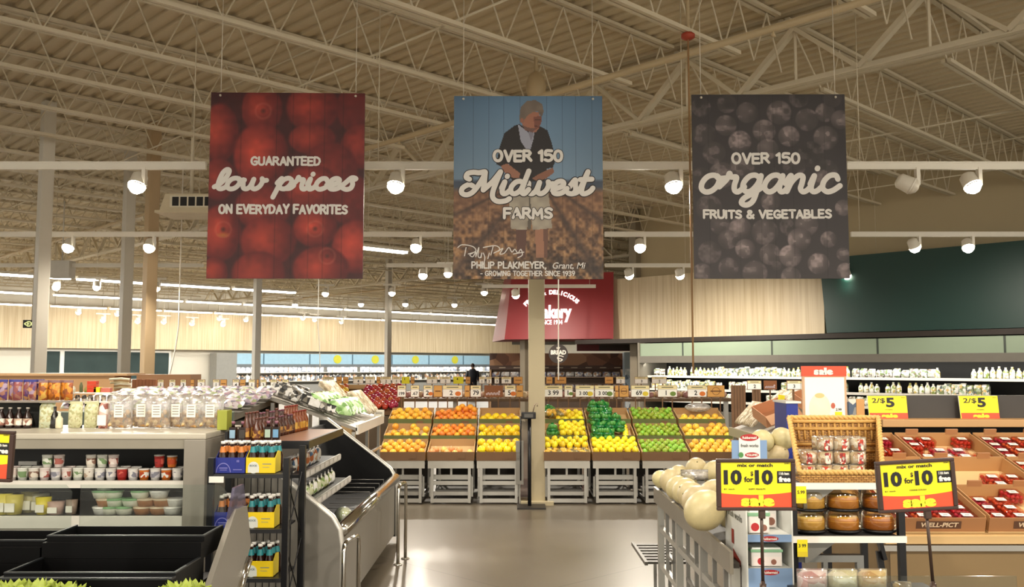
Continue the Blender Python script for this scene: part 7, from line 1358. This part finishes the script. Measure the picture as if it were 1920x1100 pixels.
MSH = simple('mushroom_pack', 'package', lambda m: m.bb(-.075, .075, -.055, .055, 0, .06, .012), PATCH(['#1b1b1c', '#e8e6e0', '#2a2a2a', '#c9c4ba', '#f0eeea', '#3a3836', '#7a7468'], 26, .35, 1.0))
bz = lambda x: VZ + (VX - x) * .3 / .85
for k in range(9):
    x, y = VX - .12 - (k % 2) * .17, 8.60 + (k // 2) * .19; GRB.put((x, y, bz(x) + .07), (-.9, .15, .9), 'green bag of leafy vegetables at the near end of the side stand', 'green bags on the side stand')
for k in range(16):
    x, y = VX - .04 - (k % 2) * .30, 9.52 + (k // 2) * .082; WRP.put((x, y, bz(x) + .06), (0, -.80, rng.uniform(-.05, .05)), 'pale brown wrapped bundle next to the oranges on the side stand', 'wrapped bundles on the side stand', (.6, .6, .85))
for j in range(4):
    for k in range(5):
        x, y = VX - (.42 if j else .30) - k * .098, 8.545 + j * .23
        MSH.put((x, y, bz(x) + .04), (rng.uniform(-.3, .1), .32 + rng.uniform(-.15, .15), rng.uniform(-.6, .6)), 'black and white mushroom pack heaped on the side stand', 'mushroom packs heaped on the side stand', (1, 1, rng.uniform(.9, 1.4)))
# brown box, mixed yellow fruit and red apples behind the side stand
t = thing('display_stand', 'apple stand behind the wrapped vegetables', 'display stand', (0, 0, 0)); AY = 12.0; ax0, ax1 = W(603, 740, AY).x, W(742, 740, AY).x; az0, az1 = W(700, 772, AY).z, W(700, 722, AY + .9).z
m = MB(); m.prism([(ax0, AY, az0 - .04), (ax0, AY, az0), (ax0, AY + .9, az1 - .05), (ax0, AY + .9, az1 - .09)], (ax1 - ax0, 0, 0)); m.build('sloping_bed', CARDD, t); m = MB(); m.bb(ax0, ax1, AY + .02, AY + .88, 0, az0 - .05); m.build('cabinet', M('#6a5a48', .6), t)
m = MB(); m.bb(ax0, ax1, AY + .9, AY + .92, 0, az1 + .01); m.build('back_board', KRAFT, t)
AP = fruit_proto('apple', '', 'fruit', M('#b8332c', .3, 0, .3, 14, 0, None, .6), .042, .9); az = lambda y: az0 + (y - AY) * (az1 - .05 - az0) / .9
xa2 = W(664, 740, AY).x
for j in range(11):
    y = AY + .05 + j * .078
    for k in range(int((ax1 - xa2) / .088)):
        if rng.random() < .97: AP.put((xa2 + .05 + k * .088 + (j % 2) * .04, y, az(y) + .045 + rng.uniform(0, .02)), (rng.uniform(-1, 1), rng.uniform(-1, 1), 0), 'red apple heaped on the stand behind the wrapped vegetables', 'red apples behind the wrapped vegetables')
YF = fruit_proto('pear', '', 'fruit', M('#d89a3a', .4, 0, .3, 14, 0, None, .9), .045, .95)
for j in range(8):
    y = AY + .30 + j * .08
    for k in range(3): YF.put((W(618, 740, y).x + k * .092 + (j % 2) * .04, y, az(y) + .045), (rng.uniform(-1, 1), rng.uniform(-1, 1), 0), 'yellow orange fruit heaped left of the brown box', 'yellow orange fruit by the brown box')
a, b = W(642, 736, AY - .05), W(661, 756, AY - .05); m = MB(); m.bb(a.x, b.x, AY - .10, AY - .0, 0, a.z); m.m = 1; m.bb(a.x + .03, b.x - .03, AY - .104, AY - .10, b.z + .02, a.z - .04); one('brown_box', m, [KRAFT, M('#3a322c', .6)], 'kraft box with dark window in front of the red apples', 'box')
# price cards on the row behind the apples and the citrus
row2 = [(605, 626, '2', 'w'), (631, 641, '', 'o'), (643, 653, '', 'o'), (662, 681, '4', 'w'), (685, 703, '1', 'w'), (706, 713, '', 'o'), (714, 733, '2', 'w'), (735, 751, '1', 'w'), (753, 768, '1', 'y'), (770, 777, '', 'o'), (800, 820, '3', 'w'), (825, 845, '2', 'w'), (850, 869, '4', 'y'), (873, 882, '', 'o'), (898, 909, '1', 'w'), (912, 922, '2', 'w'), (927, 936, '3', 'w'), (940, 959, '99', 'w'), (963, 980, '', 'o'), (1024, 1036, '', 'o'), (1040, 1062, '', 'o'), (1134, 1150, '', 'o'), (1155, 1172, '2', 'w'), (1190, 1215, '3', 'w'), (1222, 1250, '2', 'w')]
BY = 13.6; t = thing('produce_table', 'long produce table behind the citrus stands carrying price cards', 'table', (0, 0, 0)); x0, x1 = W(598, 730, BY).x, W(1365, 730, BY).x; zt_ = W(960, 745, BY).z
m = MB(); m.bb(x0, x1, BY - .5, BY + .1, zt_ - .04, zt_); m.build('tabletop', M('#7a6248', .6), t)
for x in (x0 + .1, (x0 + x1) / 2 - 1, (x0 + x1) / 2 + 1, x1 - .1): m = MB(); m.bb(x - .03, x + .03, BY - .3, BY - .24, 0, zt_ - .04); m.build('leg', SILVER, t)
OR2 = ORD + ('twenty-third', 'twenty-fourth', 'twenty-fifth')
for k, (a, b, s, st_) in enumerate(row2): price_card(a, b, 706, 719, BY, s, '%s small price card %s in the row behind the citrus cards' % ({'w': 'white', 'o': 'orange', 'y': 'yellow'}[st_], OR2[k]), st_, None, True, None, zt_)
ONI = fruit_proto('onion', '', 'vegetable', M('#c9a58e', .4, 0, .3, 14, 0, None, .9), .05, .9)
for j in range(3):
    for k in range(int((x1 - x0) / .13)): ONI.put((x0 + .07 + k * .13 + (j % 2) * .05, BY - .42 + j * .13, zt_ + .052), (rng.uniform(-1, 1), rng.uniform(-1, 1), 0), 'pale pinkish onion on the long table behind the citrus stands', 'pale onions behind the citrus stands')
# ---- right of the citrus: paper wrapped greens, open pink cartons, brown cards
VX2 = 2.38; VZ2 = W(1372, 800, 10.0).z
side_stand(VX2, 1, 8.6, 10.0, VZ2 - .03, .34, 'silver side stand of paper wrapped vegetables right of the large oranges', '#a59c8c')
bz2 = lambda x: VZ2 - .03 + (x - VX2) * .34 / .85
for k in range(22):
    x, y = VX2 + .04 + (k % 2) * .30, 9.25 + (k // 2) * .066; WRP.put((x, y, bz2(x) + .06), (0, .80, rng.uniform(-.05, .05)), 'grey brown wrapped bundle right of the large oranges', 'wrapped bundles right of the large oranges', (.6, .6, .85))
for y, dx, lab in ((8.98, .05, 'open pinkish cardboard carton lying on the stand behind the melons'), (8.80, .40, 'second pinkish cardboard carton leaning behind the first')):
    x = VX2 + dx; t = thing('open_carton', lab, 'box', (x + .16, y, bz2(x + .16) + .11)); t.rotation_euler = (.35, -.30, .15); m = MB(); w, d, h = .17, .14, .12
    m.bb(-w, w, -d, d, 0, .006); m.bb(-w, w, -d, -d + .006, .006, h); m.bb(-w, w, d - .006, d, .006, h); m.bb(-w, -w + .006, -d + .006, d - .006, .006, h); m.bb(w - .006, w, -d + .006, d - .006, .006, h); m.build('carton', M('#c9946e', .65, 0, .08), t); m = MB(); m.prism([(-w, -d, h), (w, -d, h), (w, -d - .10, h - .05), (-w, -d - .10, h - .05)], (0, .004, .004)); m.build('flap', M('#d3a27c', .65, 0, .08), t)
a, b = W(1455, 740, 7.6), W(1468, 778, 7.6); t = thing('price_card', 'tall narrow yellow card leaning by the blue bin', 'price sign', ((a.x + b.x) / 2, 7.6, b.z)); t.rotation_euler = (0, .12, 0); m = MB(); w, h = b.x - a.x, a.z - b.z; m.bb(-w / 2, w / 2, -.002, .002, 0, h); m.m = 1; P = Plane((0, -.002, 0), (1, 0, 0), (0, 0, 1)); m.text(P, '5', -w * .25, w * .2, h * .42, h * .66, .001, .04); m.m = 2; m.rect(P, -w / 2, w / 2, 0, h * .26, .001); m.build('card', [SY_, INKD, M('#d8932a', .5)], t); m = MB(); m.bb(-.008, .008, .003, .015, -b.z, h * .5); m.build('post', CARDD, t)
m = MB(); a, b = W(1474, 752, 6.6), W(1497, 790, 6.6); m.bb(a.x, b.x, 6.6, 6.9, 0, a.z - .015, .004); m.m = 1; m.bb(a.x - .006, b.x + .02, 6.59, 6.92, a.z - .015, a.z); one('blue_bin', m, [M('#22338f', .5), WHT], 'blue bin with white rim between the cartons and the poster', 'bin')
for px, D, w, c, lab in ((1598, 6.2, .05, '#4a5a70', 'dark blue slim carton right of the sale poster'), (1613, 6.2, .055, '#c9965a', 'tan slim carton beside the 2 for 5 dollar card')):
    p = W(px, 748, D); m = MB(); m.bb(p.x - w / 2, p.x + w / 2, D, D + .05, 0, p.z, .002); one('slim_carton', m, PATCH([c, '#8a8a86', c, '#d8d2c6'], 12, .5) if px < 1605 else M(c, .6, 0, .1), lab, 'box')
for a, b, c, st_, lab in ((1401, 1428, '2', 'w', 'pale price card before the long case, first of three'), (1432, 1457, '', 'p', 'brown picture card before the long case, second of three'), (1475, 1502, '3', 'w', 'pale price card before the long case, beside the poster')): price_card(a, b, 713, 730, 10.6 if a < 1470 else 7.4, c, lab, st_, None, True, None, .002)
for k in range(8):
    p = W(1374 + k * 5.5 + (12 if k > 4 else 0), 748, 11.9); m = MB(); m.bb(p.x - .016, p.x + .016, 11.9, 11.93, 0, W(1380, 722, 11.9).z, .003); one('wooden_slat_post', m, M('#8a6648', .6, 0, .15), 'brown upright slat behind the wrapped bundles', 'post', 'brown upright slats behind the wrapped bundles')
